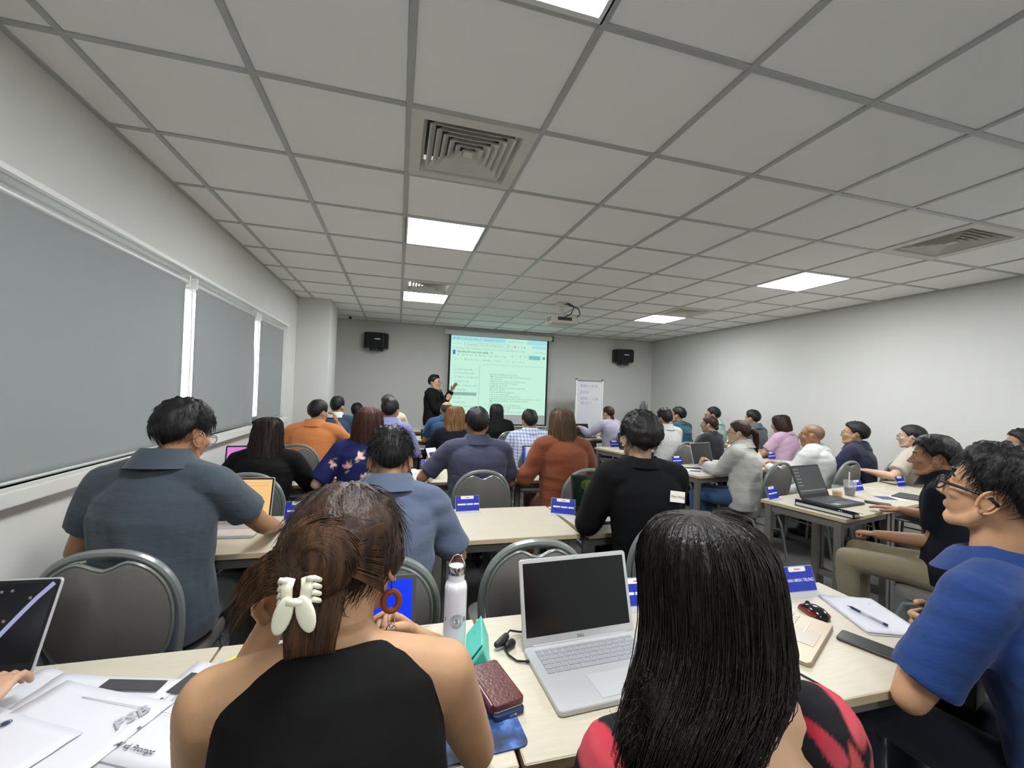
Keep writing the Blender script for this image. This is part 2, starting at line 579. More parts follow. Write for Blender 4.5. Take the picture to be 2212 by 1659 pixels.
table(1.33, Y4, 0, 'fourth row table before the man in checked shirt')
table(-0.83, Y5, 0, 'front row table before the man in blue suit')
table(-0.11, Y5, 0, 'front row table left of the black thermos cup')
table(0.61, Y5, 0, 'front row table before the bald man')
table(1.33, Y5, 0, 'front row table before the woman with black hair')
RB = RAD(13)
table(2.80, 2.05, RB, 'right side table with open dark laptop and drinks', corner=True)
table(2.80+0.72*math.cos(RB), 2.05+0.72*math.sin(RB), RB, 'right side table with clear dome lid next to the drinks table', corner=True)
table(2.80+1.44*math.cos(RB), 2.05+1.44*math.sin(RB), RB, 'right side table nearest the right wall behind the navy polo man', corner=True)
table(2.80, 3.40, RB, 'right side table with papers before the woman in white blouse', corner=True)
table(2.80+0.72*math.cos(RB), 3.40+0.72*math.sin(RB), RB, 'right side table before the man with shaved head', corner=True)
table(2.80+1.44*math.cos(RB), 3.40+1.44*math.sin(RB), RB, 'right side table before the man in navy jacket', corner=True)
table(2.82, 4.88, RB, 'right side table with dark laptop before the man in white shirt', corner=True)
table(2.82+0.72*math.cos(RB), 4.88+0.72*math.sin(RB), RB, 'right side table before the woman in dark blouse', corner=True)
table(4.24, 4.72, RB, 'right side table before the woman in pink', corner=True)
table(2.85, 6.30, RB, 'front right table before the woman with a braid', corner=True)
table(2.85+0.72*math.cos(RB), 6.30+0.72*math.sin(RB), RB, 'front right table before the man in teal shirt', corner=True)

# ------------------------------------------------------------------ chairs
M_frame = mat('chair_frame_grey', (137, 143, 140), 0.28, metal=0.35, spec=0.6)
M_fab = mat('chair_fabric_grey', (114, 112, 108), 0.9, bump=(700, 0.35), var=(500, 0.10), spec=0.2)
def arch(zt, zb, wm, wb, n=40):
    """outline of the back frame, from lower left over the top to lower right (x, z)."""
    pts = [(-wb, zb)]
    zc = zt-0.225
    for i in range(5):
        t = (i+1)/5
        s = t*t*(3-2*t)
        pts.append((-(wb+(wm-wb)*s), zb+(zc-zb)*t))
    for i in range(1, n):
        a = PI-PI*i/n
        c, s = math.cos(a), math.sin(a)
        e = 0.86
        pts.append((wm*math.copysign(abs(c)**e, c), zc+0.225*abs(s)**e))
    for i in range(5, -1, -1):
        t = i/5
        s = t*t*(3-2*t)
        pts.append(((wb+(wm-wb)*s), zb+(zc-zb)*t))
    return pts
def make_chair():
    """origin: floor under seat centre, sitter faces +Y."""
    r = empty('banquet_chair')
    def bk(x, z):   # lean of the backrest
        return Vector((x, -0.205-0.09*(z-0.46)/0.46, z))
    pts = [(-0.18, 0.16, 0.425), (-0.182, -0.02, 0.425), (-0.182, -0.13, 0.423), (-0.181, -0.185, 0.432)]
    pts += [bk(x, z) for x, z in arch(0.928, 0.47, 0.200, 0.178)]
    pts += [(0.181, -0.185, 0.432), (0.182, -0.13, 0.423), (0.182, -0.02, 0.425), (0.18, 0.16, 0.425)]
    MB().tube(pts, 0.0135, 8, hint=(0, 1, 0.35)).build('back_frame', M_frame, r, smooth=True)
    # pad outline: rounded bottom, sides follow frame, top with hand grip notch
    out = []
    zt, zb, wm = 0.904, 0.485, 0.180
    N = 64
    for i in range(N):
        a = 2*PI*i/N
        c, s = math.cos(a), math.sin(a)
        e = 0.82
        x = wm*math.copysign(abs(c)**e, c)
        zc = zb+(zt-zb)*0.52
        z = zc+math.copysign(abs(s)**e, s)*((zt-zc) if s > 0 else (zc-zb))
        x *= 1-0.10*max(0, (zc-z)/(zc-zb))
        if s > 0 and abs(x) < 0.078:
            z -= 0.036*(0.5+0.5*math.cos(PI*x/0.078))
        out.append((x, z))
    vs = []; fs = []
    for lvl, (off, sc) in enumerate(((-0.020, 0.93), (-0.014, 0.985), (0.0, 1.0), (0.016, 0.985), (0.026, 0.93))):
        for x, z in out:
            p = bk(x*sc, 0.695+(z-0.695)*sc)
            vs.append((p.x, p.y+off, p.z))
    for l in range(4):
        for j in range(N):
            fs.append((l*N+j, l*N+(j+1) % N, (l+1)*N+(j+1) % N, (l+1)*N+j))
    for l, off, flip in ((0, -0.024, True), (4, 0.034, False)):
        c = bk(0, 0.68); vs.append((c.x, c.y+off, c.z)); ci = len(vs)-1
        for j in range(N):
            t = (l*N+j, l*N+(j+1) % N, ci)
            fs.append(t[::-1] if flip else t)
    MB().add(vs, fs).build('backrest', M_fab, r, smooth=True)
    # metal rim around the rear of the pad
    rim = [tuple(bk(x*1.012, 0.695+(z-0.695)*1.012)+Vector((0, -0.010, 0))) for x, z in out]
    MB().tube(rim, 0.0065, 6, hint=(0, 1, 0), closed=True).build('backrest_rim', M_frame, r, smooth=True)
    # seat cushion
    sp = rounded_rect(0.41, 0.42, 0.09, 6, 0, 0.0)
    vs = []; fs = []; n = len(sp)
    for z, sc in ((0.425, 0.96), (0.43, 1.0), (0.455, 1.01), (0.475, 0.97), (0.484, 0.86)):
        vs += [(x*sc, y*sc, z) for x, y in sp]
    for l in range(4):
        for j in range(n):
            fs.append((l*n+j, l*n+(j+1) % n, (l+1)*n+(j+1) % n, (l+1)*n+j))
    fs.append(tuple(reversed(range(n)))); fs.append(tuple(range(4*n, 5*n)))
    MB().add(vs, fs).build('seat', M_fab, r, smooth=True)
    for s in (-1, 1):
        x = 0.185*s
        side = [(x*1.05, 0.205, 0.0), (x*1.02, 0.185, 0.33), (x, 0.16, 0.395), (x, 0.11, 0.412), (x, -0.10, 0.412), (x, -0.16, 0.395), (x*1.02, -0.19, 0.33), (x*1.08, -0.25, 0.0)]
        o = MB().tube(side, 0.0115, 8, hint=(1, 0, 0)).build('side_leg_frame', M_frame, r, smooth=True)
        MB().tube([(x*1.03, 0.19, 0.27), (x*1.03, -0.20, 0.27)], 0.007, 6).build('stretcher', M_frame, o, smooth=True)
    MB().tube([(-0.185, -0.12, 0.405), (0.185, -0.12, 0.405)], 0.009, 6, hint=(0, 0, 1)).build('cross_bar', M_frame, r, smooth=True)
    return r
CHAIR = make_chair()
_first_chair = [True]
def chair(x, y, rz, label):
    c = CHAIR if _first_chair[0] else copy_tree(CHAIR)
    _first_chair[0] = False
    c.location = (x, y, 0); c.rotation_euler = (0, 0, rz)
    tag(c, label, 'chair', 'grey banquet chairs')
    return c
chair(0.545, 1.80, RAD(-3), 'empty grey banquet chair behind the open silver laptop')

# ------------------------------------------------------------------ front of the room
# projection screen
M_scr_white = mat('screen_fabric', (205, 208, 205), 0.8)
M_scr_black = mat('screen_black_border', (24, 26, 28), 0.7)
M_proj = mat('projected_page', (20, 20, 20), 0.9, emit=(196, 240, 219), estr=1.0)
M_proj_blue = mat('projected_tab_bar', (20, 20, 20), 0.9, emit=(165, 221, 232), estr=1.0)
M_proj_cyan = mat('projected_share_button', (20, 20, 20), 0.9, emit=(140, 217, 218), estr=0.8)
M_proj_txt = mat('projected_text', (10, 10, 10), 0.9, emit=(136, 174, 164), estr=0.85)
M_proj_txt2 = mat('projected_title', (10, 10, 10), 0.9, emit=(112, 150, 144), estr=0.85)
M_proj_icon = mat('projected_blue_icon', (10, 10, 10), 0.9, emit=(70, 140, 235), estr=0.8)
M_proj_line = mat('projected_rule', (10, 10, 10), 0.9, emit=(165, 205, 190), estr=0.75)
M_proj_red = mat('projected_red_icon', (10, 10, 10), 0.9, emit=(225, 150, 150), estr=0.75)
YS = YB-0.07
SX0, SX1, SZ0, SZ1 = 0.915, 2.955, 0.80, 2.545
scr = empty('projection_screen', ((SX0+SX1)/2, YS, SZ0)); tag(scr, 'pull-down projection screen showing a document page on the front wall', 'projection screen')
W = SX1-SX0; Hh = SZ1-SZ0
MB().box((0, 0, Hh/2), (W, 0.004, Hh)).build('screen_cloth', M_scr_black, scr)
MB().box((0, -0.003, Hh/2+0.012), (W-0.075, 0.003, Hh-0.03)).build('matte_field', M_scr_white, scr)
MB().tube([(-W/2-0.07, 0.01, Hh+0.045), (W/2+0.07, 0.01, Hh+0.045)], (0.05), 16, hint=(0, 0, 1)).build('roller_case', M_white, scr, smooth=True)
for s in (-1, 1):
    MB().box((s*(W/2+0.075), 0.01, Hh+0.045), (0.025, 0.11, 0.11)).build('end_cap', M_white if s < 0 else M_black, scr, bevel=0.01)
MB().box((0, -0.004, -0.012), (W+0.03, 0.022, 0.022)).build('bottom_bar', M_white, scr, bevel=0.004)
pw = W-0.08; ph = Hh-0.23
pg = MB().box((0, -0.006, 0.215+ph/2), (pw, 0.002, ph)).build('projected_image', M_proj, scr)
px0 = -pw/2; pz1 = 0.215+ph
def pr(u, v, w, h, m, name='projected_block', dy=-0.0085):
    return MB().box((px0+(u+w/2)*pw, dy, pz1-(v+h/2)*ph), (w*pw, 0.0006, h*ph)).build(name, m, pg)
def pt(s, u, v, size, m=None, maxw=None, bold=False):
    M = T(px0+u*pw, -0.0095, pz1-v*ph) @ RX(PI/2)
    return text_part('projected_line', s, size*ph, m or M_proj_txt, pg, M, 'LEFT', bold, maxw=maxw*pw if maxw else None, res=1)
pr(0, 0, 0.555, 0.062, M_proj_blue); pr(0.78, 0.0, 0.22, 0.062, M_proj_blue); pr(0.835, 0.075, 0.155, 0.035, M_proj_blue)
pt('● ○ ● Trợ lý AI doanh nghiệp   ×', 0.02, 0.033, 0.030, M_proj_txt, 0.27)
pt('Ứng dụng AI trong doanh  ×', 0.33, 0.033, 0.030, M_proj_txt, 0.20)
pt('Ứng dụng AI trong doanh  ×', 0.58, 0.034, 0.030, M_proj_txt, 0.18)
for (u, v, w, h) in ((0.13, 0.078, 0.46, 0.003), (0.13, 0.122, 0.46, 0.003), (0.13, 0.078, 0.003, 0.046), (0.588, 0.078, 0.003, 0.046)):
    pr(u, v, w, h, M_proj_txt)
pt('docs.google.com/document/d/ung-dung-ai', 0.155, 0.101, 0.030, M_proj_txt, 0.37)
pt('← → ⟳', 0.02, 0.10, 0.034); pt('☆', 0.565, 0.10, 0.03)
pr(0.645, 0.09, 0.016, 0.022, M_proj_red); pt('○  ⌄  ▢   △ ▲', 0.61, 0.10, 0.03, None, 0.19)
pt('⊞   □ Cá nhân  □ AI  □ Marketing  □ Dữ liệu  □ Tool  □ API  □ Tham khảo  □ IP  □ Học', 0.02, 0.158, 0.028, None, 0.74)
pt('□ Tất cả dấu trang', 0.86, 0.160, 0.026, None, 0.125)
pr(0.02, 0.185, 0.026, 0.055, M_proj_icon)
pt('Ứng dụng AI trong doanh nghiệp   ☆', 0.062, 0.200, 0.038, M_proj_txt2, 0.36, True)
pt('Tệp   Chỉnh sửa   Xem   Chèn   Định dạng   Công cụ   Tiện ích   Trợ giúp', 0.062, 0.240, 0.032, M_proj_txt, 0.50)
pr(0.805, 0.205, 0.125, 0.055, M_proj_cyan); pt('Chia sẻ', 0.845, 0.233, 0.028, M_proj_txt)
pt('◎   ◌   ▤   ▢ ▾', 0.615, 0.228, 0.036, None, 0.18); pt('●', 0.95, 0.235, 0.055)
pt('⌕  ↶  ↷  ⎙  A  ¶   100%   |  Văn bản   |   Roboto   –  11  +   B  I  U  A  ✎', 0.035, 0.300, 0.030, None, 0.86)
pr(0.31, 0.352, 0.66, 0.003, M_proj_line)
for k in range(19):
    pr(0.33+k*0.0345, 0.341, 0.002, 0.009, M_proj_txt)
pr(0.293, 0.36, 0.003, 0.635, M_proj_line)
pt('+', 0.04, 0.385, 0.035)
pt('Các thẻ trong tài liệu', 0.035, 0.43, 0.030, None, 0.19); pt('+', 0.245, 0.43, 0.03)
for k, s in enumerate(('Prompt tạo slides', 'Viết Prompt hiệu quả', 'Business AI', 'Tạo quảng cáo video', 'Branding', 'Học máy', 'SEO', 'Bán hàng')):
    v = 0.475+k*0.0535
    pt('□', 0.045, v, 0.030); pt(s, 0.078, v, 0.030, None, 0.20)
pr(0.03, 0.722, 0.24, 0.042, M_proj_line, dy=-0.0080)
pt('Trợ lý AI và công việc mới', 0.06, 0.905, 0.028, None, 0.19); pt('Tự động hóa quy trình', 0.06, 0.955, 0.028, None, 0.15)
body = ['[LIÊN CHAT GPT ĐANG HỎI GÓP Ý LẦN 1]', '■ Prompt mở đầu nội dung – Điền mục tiêu trong bảng khảo sát', '1. Đóng vai trợ lý AI',
        'Hãy giúp tôi trong vai trò chuyên viên, người viết Prompt marketing', 'Cung cấp ý tưởng, viết bài, chuẩn bị bài thuyết trình', 'Kịch bản đề xuất cho bạn',
        '✔ Prompt tiếp theo cho nội dung về ngành hàng', 'Hãy trả lời câu hỏi', '1. Tìm ra vấn đề khách hàng gặp phải', '2. Nêu ra các ý tưởng chọn lọc',
        '3. Nêu ra các cách nào cho bài đăng, mở rộng', '4. Viết đầy đủ nội dung một bài theo mẫu, chia nhiều phần, dễ hiểu, dễ nhớ, có ví dụ',
        '■ Prompt kết nối ý tưởng – Gợi ý chủ đề cho buổi học', '1. Đóng vai chuyên gia', 'Hãy ra đề tài số 1 từ các chủ đề kể trên', 'Phân tích ý chính, nội dung mới cho từng ý trong bài',
        'Hãy đặt câu hỏi gợi mở', '✔ Bạn trả lời từng phần, viết câu trả lời và cho ví dụ']
wd = [0.29, 0.41, 0.12, 0.38, 0.29, 0.18, 0.36, 0.16, 0.26, 0.21, 0.32, 0.54, 0.40, 0.12, 0.33, 0.42, 0.24, 0.43]
for k, (s, w_) in enumerate(zip(body, wd)):
    pt(s, 0.40+(0.012 if k in (1, 6, 12, 17) else 0), 0.480+k*0.0285, 0.030, M_proj_txt, w_)

# ceiling projector
M_pj = mat('projector_shell', (205, 201, 184), 0.45)
M_lens = mat('projector_lens', (150, 190, 200), 0.05, emit=(190, 240, 225), estr=2.0)
pj = empty('projector', (2.10, 5.33, 2.415), RAD(0)); tag(pj, 'cream ceiling mounted projector with hanging cables', 'projector')
MB().box((0, 0, 0.055), (0.36, 0.26, 0.11)).build('case', M_pj, pj, bevel=0.015)
lo = MB().tube([(-0.09, 0.12, 0.055), (-0.09, 0.155, 0.055)], 0.038, 16, hint=(1, 0, 0)).build('lens_ring', M_black, pj, smooth=True)
MB().tube([(-0.09, 0.150, 0.055), (-0.09, 0.157, 0.055)], 0.028, 16, hint=(1, 0, 0)).build('lens', M_lens, lo, smooth=True)
MB().box((0, -0.131, 0.06), (0.20, 0.004, 0.045)).build('port_panel', mat('port_panel', (60, 60, 58), 0.5), pj)
for k in range(6):
    MB().box((-0.07+k*0.028, -0.134, 0.062), (0.016, 0.004, 0.010)).build('port', M_black, pj)
for k in range(7):
    MB().box((-0.181, -0.08+k*0.025, 0.06), (0.004, 0.012, 0.06)).build('side_vent', mat('projector_vent', (150, 147, 135), 0.5), pj)
MB().box((0, 0, 0.195), (0.045, 0.045, 0.17)).build('mount_pole', M_white, pj, bevel=0.004)
MB().box((0, 0, 0.278), (0.16, 0.16, 0.012)).build('mount_plate', M_white, pj, bevel=0.003)
MB().tube([(0.02, -0.03, 0.275), (0.05, -0.08, 0.265), (0.12, -0.13, 0.22), (0.08, -0.145, 0.13), (-0.03, -0.138, 0.065)], 0.007, 6, hint=None).build('power_cable', M_black, pj, smooth=True)
MB().tube([(0.02, -0.03, 0.275), (0.06, -0.10, 0.272), (0.18, -0.15, 0.20), (0.21, -0.14, 0.14), (0.17, -0.138, 0.09)], 0.007, 6, hint=None).build('signal_cable', M_black, pj, smooth=True)

# wall loudspeakers
M_spk = mat('speaker_black', (26, 27, 29), 0.55)
M_gril = mat('speaker_grille', (34, 35, 38), 0.8, bump=(900, 0.6))
def speaker(x, z, rz, label):
    s = empty('wall_speaker', (x, YB-0.17, z), rz); tag(s, label, 'loudspeaker', 'black wall loudspeakers')
    poly = [(-0.22, 0.10), (-0.20, -0.04), (-0.14, -0.12), (0.14, -0.12), (0.20, -0.04), (0.22, 0.10)]
    MB().prism(poly, -0.12, 0.15).build('cabinet', M_spk, s, bevel=0.008)
    MB().box((0, -0.124, 0.015), (0.24, 0.012, 0.24)).build('grille', M_gril, s, bevel=0.004)
    for sx in (-1, 1):
        MB().box((sx*0.172, -0.085, 0.015), (0.085, 0.012, 0.22), rot=Matrix.Rotation(sx*RAD(53), 3, 'Z')).build('side_grille', M_gril, s)
    MB().box((0.03, -0.132, 0.03), (0.10, 0.004, 0.018)).build('badge', mat('speaker_badge', (190, 192, 192), 0.3, metal=0.6), s)
    MB().prism([(-0.11, 0.08), (-0.07, -0.07), (0.05, -0.07), (0.13, 0.08)], -0.17, -0.12).build('bracket_base', M_spk, s, bevel=0.006)
    MB().box((0, 0.13, -0.10), (0.08, 0.10, 0.10)).build('wall_bracket', M_spk, s)
    MB().tube([(-0.10, 0.10, 0.13), (-0.13, 0.14, 0.25), (-0.12, 0.15, 0.42)], 0.004, 6, hint=None).build('speaker_wire', M_white, s, smooth=True)
    return s
speaker(-0.42, 2.31, 0, 'black loudspeaker on the wall left of the projection screen')
speaker(4.62, 2.31, RAD(-14), 'black loudspeaker on the wall in the right corner')

# small security camera on the ceiling
cc = empty('security_camera', (-0.85, 7.75, ZC)); tag(cc, 'small white dome security camera below the ceiling near the pillar', 'camera')
MB().lathe([(0.05, -0.02), (0.055, 0.0)], 16).build('base', M_white, cc, smooth=True)
MB().capsule([(0, 0, -0.04), (0.02, -0.09, -0.055)], 0.032, 12, hint=(1, 0, 0)).build('body', M_white, cc, smooth=True)
MB().capsule([(0.02, -0.112, -0.060), (0.021, -0.118, -0.061)], 0.024, 12, hint=(1, 0, 0)).build('lens', M_black, cc, smooth=True)

# whiteboard on a stand
M_wb = mat('whiteboard_gloss', (203, 206, 210), 0.12, spec=0.6, coat=0.3)
M_ink = mat('marker_ink_blue', (110, 120, 160), 0.6)
M_inkr = mat('marker_ink_red', (190, 110, 115), 0.6)
wb = empty('whiteboard', (3.56, 7.45, 0.0), RAD(3)); tag(wb, 'white magnetic board on stand with faded handwriting', 'whiteboard')
wbw, z0, z1 = 0.56, 0.78, 1.74
MB().box((0, 0, (z0+z1)/2), (wbw, 0.018, z1-z0)).build('board', M_wb, wb)
for s in (-1, 1):
    MB().box((s*wbw/2, -0.004, 0.90), (0.028, 0.034, 1.72)).build('post', M_white, wb, bevel=0.004)
    MB().box((s*wbw/2, -0.004, 1.765), (0.030, 0.036, 0.02)).build('post_cap', M_black, wb)
    MB().box((s*wbw/2, 0.0, 0.02), (0.04, 0.5, 0.04)).build('foot', M_white, wb, bevel=0.005)
MB().box((0, -0.002, z1), (wbw, 0.03, 0.018)).build('top_rail', mat('board_rail', (120, 122, 125), 0.4), wb)
MB().box((0, -0.02, z0), (wbw, 0.06, 0.02)).build('pen_tray', M_white, wb)
for k, (s, col_, x, z) in enumerate((('KSN ✓', M_ink, -0.20, 1.64), ('8.5%', M_inkr, 0.03, 1.635), ('E.ứ.N', M_ink, -0.20, 1.52), ('KSN', M_ink, -0.19, 1.40), ('1.86', M_inkr, 0.06, 1.395), ('901 2.5 / 1', M_ink, -0.18, 1.31))):
    text_part('handwriting', s, 0.075, col_, wb, T(x, -0.0105, z) @ RX(PI/2), 'LEFT', shear=0.3, maxw=0.22)

# small brown side table with a book, right of the left group
M_brown = mat('dark_brown_wood', (92, 78, 66), 0.5, var=(8, 0.15, (1, 10, 10)))
sd = empty('side_table', (0.27, 7.55, 0)); tag(sd, 'dark brown wooden side table behind the left front row', 'table')
MB().box((0, 0, 0.72), (0.62, 0.42, 0.03)).build('tabletop', M_brown, sd, bevel=0.003)
MB().box((0, 0, 0.64), (0.56, 0.36, 0.12)).build('apron', M_brown, sd)
for sx in (-1, 1):
    for sy in (-1, 1):
        MB().box((sx*0.27, sy*0.17, 0.35), (0.05, 0.05, 0.70)).build('leg', M_brown, sd)
bk = empty('book', (0.36, 7.50, 0.735)); tag(bk, 'small pale book lying on the brown side table', 'book')
MB().box((0, 0, 0.0225), (0.18, 0.13, 0.035)).build('pages', mat('book_pages', (225, 222, 210), 0.8), bk)
MB().box((0, 0, 0.0425), (0.19, 0.14, 0.005)).build('cover', mat('book_cover', (205, 204, 196), 0.5), bk)
MB().box((0, 0, 0.0025), (0.19, 0.14, 0.005)).build('cover', MATS['book_cover'], bk)
# lectern chair-like dark box behind (dark brown panel)
dk = empty('wooden_box', (-0.20, 7.95, 0)); tag(dk, 'dark brown wooden cabinet at the front wall behind the seated men', 'cabinet')
MB().box((0, 0, 0.47), (0.24, 0.30, 0.94)).build('body', M_brown, dk, bevel=0.004)
MB().box((0, -0.152, 0.48), (0.20, 0.008, 0.86)).build('door', mat('cabinet_door', (80, 67, 57), 0.5), dk)

# pedestal fan near the right corner
M_fan = mat('fan_grey_plastic', (110, 116, 122), 0.4)
M_wire = mat('fan_guard_wire', (120, 126, 130), 0.35, metal=0.5)
fan = empty('pedestal_fan', (4.66, 7.30, 0.05), RAD(48)); tag(fan, 'grey pedestal fan in front of the right corner', 'fan')
MB().lathe([(0.19, -0.05), (0.19, -0.02), (0.05, 0.03), (0.02, 0.06)], 24).build('base', M_fan, fan, smooth=True)
MB().tube([(0, 0, 0.05), (0, 0, 1.05)], 0.014, 10).build('pole', M_wire, fan, smooth=True)
MB().capsule([(0, 0.02, 1.12), (0, 0.16, 1.12)], 0.055, 14).build('motor', M_fan, fan, smooth=True)
g = MB()
for yy in (-0.055, 0.055):
    for rr in (0.06, 0.12, 0.18, 0.215):
        yo = yy*(1.15-rr*1.2)
        g.tube([(rr*math.cos(a), yo, 1.12+rr*math.sin(a)) for a in np.linspace(0, 2*PI, 28, endpoint=False)], 0.0025, 4, hint=(0, 1, 0), closed=True)
    for k in range(40):
        a = 2*PI*k/40
        g.tube([(0.03*math.cos(a), yy*1.12, 1.12+0.03*math.sin(a)), (0.13*math.cos(a), yy*1.0, 1.12+0.13*math.sin(a)), (0.22*math.cos(a), yy*0.2, 1.12+0.22*math.sin(a))], 0.0016, 3, hint=None)
g.tube([(0.22*math.cos(a), 0, 1.12+0.22*math.sin(a)) for a in np.linspace(0, 2*PI, 32, endpoint=False)], 0.006, 6, hint=(0, 1, 0), closed=True)
g.build('guard', M_wire, fan, smooth=True)
for k in range(3):
    a = 2*PI*k/3
    vs = []
    for i in range(6):
        t = i/5; rr = 0.03+0.16*t; wd_ = 0.03+0.05*math.sin(PI*min(1, t*0.8+0.2))
        for s in (-1, 1):
            vs.append((rr*math.cos(a)-s*wd_*math.sin(a), s*0.02, 1.12+rr*math.sin(a)+s*wd_*math.cos(a)))
    o = MB().add(vs, [(2*i, 2*i+1, 2*i+3, 2*i+2) for i in range(5)]).build('blade', M_fan, fan, smooth=True)
    sm = o.modifiers.new('thickness', 'SOLIDIFY'); sm.thickness = 0.003
# ------------------------------------------------------------------ people: shared pieces
def remesh(mb, voxel, smooth=4, factor=0.5):
    me = mb.mesh('tmp')
    ob = bpy.data.objects.new('tmp', me)
    COL.objects.link(ob)
    md = ob.modifiers.new('r', 'REMESH'); md.mode = 'VOXEL'; md.voxel_size = voxel; md.use_smooth_shade = True
    if smooth:
        s = ob.modifiers.new('s', 'SMOOTH'); s.factor = factor; s.iterations = smooth
    dg = bpy.context.evaluated_depsgraph_get()
    out = bpy.data.meshes.new_from_object(ob.evaluated_get(dg))
    bpy.data.objects.remove(ob, do_unlink=True)
    bpy.data.meshes.remove(me)
    return out

def mesh_arrays(me):
    v = np.empty(len(me.vertices)*3); me.vertices.foreach_get('co', v)
    return v.reshape(-1, 3), [tuple(p.vertices) for p in me.polygons]

def head_prefab(voxel):
    m = MB()
    m.ellipsoid((0, -0.014, 0.026), (0.076, 0.096, 0.083), nu=24, nv=16)
    m.ellipsoid((0, 0.024, -0.030), (0.063, 0.064, 0.084), nu=20, nv=14)
    m.ellipsoid((0, 0.066, -0.098), (0.026, 0.022, 0.020))
    for s in (-1, 1):
        m.capsule([(s*0.058, -0.008, -0.048), (s*0.048, 0.025, -0.086), (s*0.016, 0.064, -0.103)], [0.017, 0.018, 0.016], 10, hint=None)
        m.ellipsoid((s*0.042, 0.054, -0.022), (0.022, 0.024, 0.020))
        m.ellipsoid((s*0.031, 0.071, -0.001), (0.015, 0.013, 0.009))
        m.ellipsoid((s*0.011, 0.092, -0.037), (0.0095, 0.011, 0.008))
        # ear: rim plus concha
        R = Matrix.Rotation(s*RAD(-24), 3, 'Z') @ Matrix.Rotation(RAD(12), 3, 'X')
        pts = []
        for i in range(12):
            a = RAD(-70+i*26)
            w = 0.017 if math.sin(a) > -0.3 else 0.012
            q = R @ Vector((0.0, -w*math.cos(a)*1.0, 0.029*math.sin(a)))
            pts.append((s*0.083+q.x, -0.012+q.y, -0.016+q.z))
        m.tube(pts, 0.0048, 6, hint=None)
        m.ellipsoid((s*0.077, -0.011, -0.016), (0.010, 0.017, 0.028), rot=R)
        m.ellipsoid((s*0.079, -0.002, -0.040), (0.006, 0.008, 0.008))
    m.capsule([(-0.040, 0.070, 0.017), (0, 0.079, 0.015), (0.040, 0.070, 0.017)], [0.009, 0.011, 0.009], 8, hint=(0, 0, 1))
    m.capsule([(0, 0.078, 0.012), (0, 0.094, -0.015), (0, 0.104, -0.031)], [0.008, 0.0095, 0.0125], 8, hint=(1, 0, 0))
    m.ellipsoid((0, 0.083, -0.062), (0.023, 0.010, 0.0055))
    m.ellipsoid((0, 0.082, -0.0715), (0.019, 0.010, 0.0065))
    m.tube([(0, -0.018, -0.01), (0, -0.022, -0.07), (0, -0.030, -0.13), (0, -0.042, -0.19), (0, -0.05, -0.235)], [0.050, 0.053, 0.054, 0.058, 0.064], 18)
    return remesh(m, voxel, 3, 0.45)
HEAD = {'hi': head_prefab(0.0050), 'lo': head_prefab(0.0086)}
HEAD_ARR = {k: mesh_arrays(v) for k, v in HEAD.items()}
# finer ear relief for the nearest heads: helix, inner fold, tragus
_ear = MB()
for s_ in (-1, 1):
    R_ = Matrix.Rotation(s_*RAD(-24), 3, 'Z') @ Matrix.Rotation(RAD(12), 3, 'X')
    for (ry_, rz_, a0, a1, rad_, xo) in ((0.0185, 0.0305, -75, 215, 0.0036, 0.0075), (0.0105, 0.0185, -60, 150, 0.0028, 0.0080)):
        pp = []
        for i in range(16):
            a_ = RAD(a0+(a1-a0)*i/15)
            q_ = R_ @ Vector((s_*xo, -ry_*math.cos(a_), rz_*math.sin(a_)))
            pp.append((s_*0.0785+q_.x, -0.011+q_.y, -0.016+q_.z))
        _ear.capsule(pp, [rad_]*len(pp), 8, hint=None)
    _ear.ellipsoid((s_*0.083, 0.004, -0.020), (0.005, 0.004, 0.006), nu=10, nv=8)
    _ear.ellipsoid((s_*0.083, -0.004, -0.043), (0.005, 0.0065, 0.0075), nu=10, nv=8)
_hv, _hf = HEAD_ARR['hi']
_ma = MB(); _ma.v = [tuple(p) for p in _hv]; _ma.f = list(_hf); _ma.add(_ear.v, _ear.f)
HEAD_ARR['hi'] = (np.array(_ma.v), _ma.f)
HEAD_BVH = BVHTree.FromPolygons([Vector(p) for p in HEAD_ARR['lo'][0]], HEAD_ARR['lo'][1])
HC = Vector((0, -0.012, 0.022))

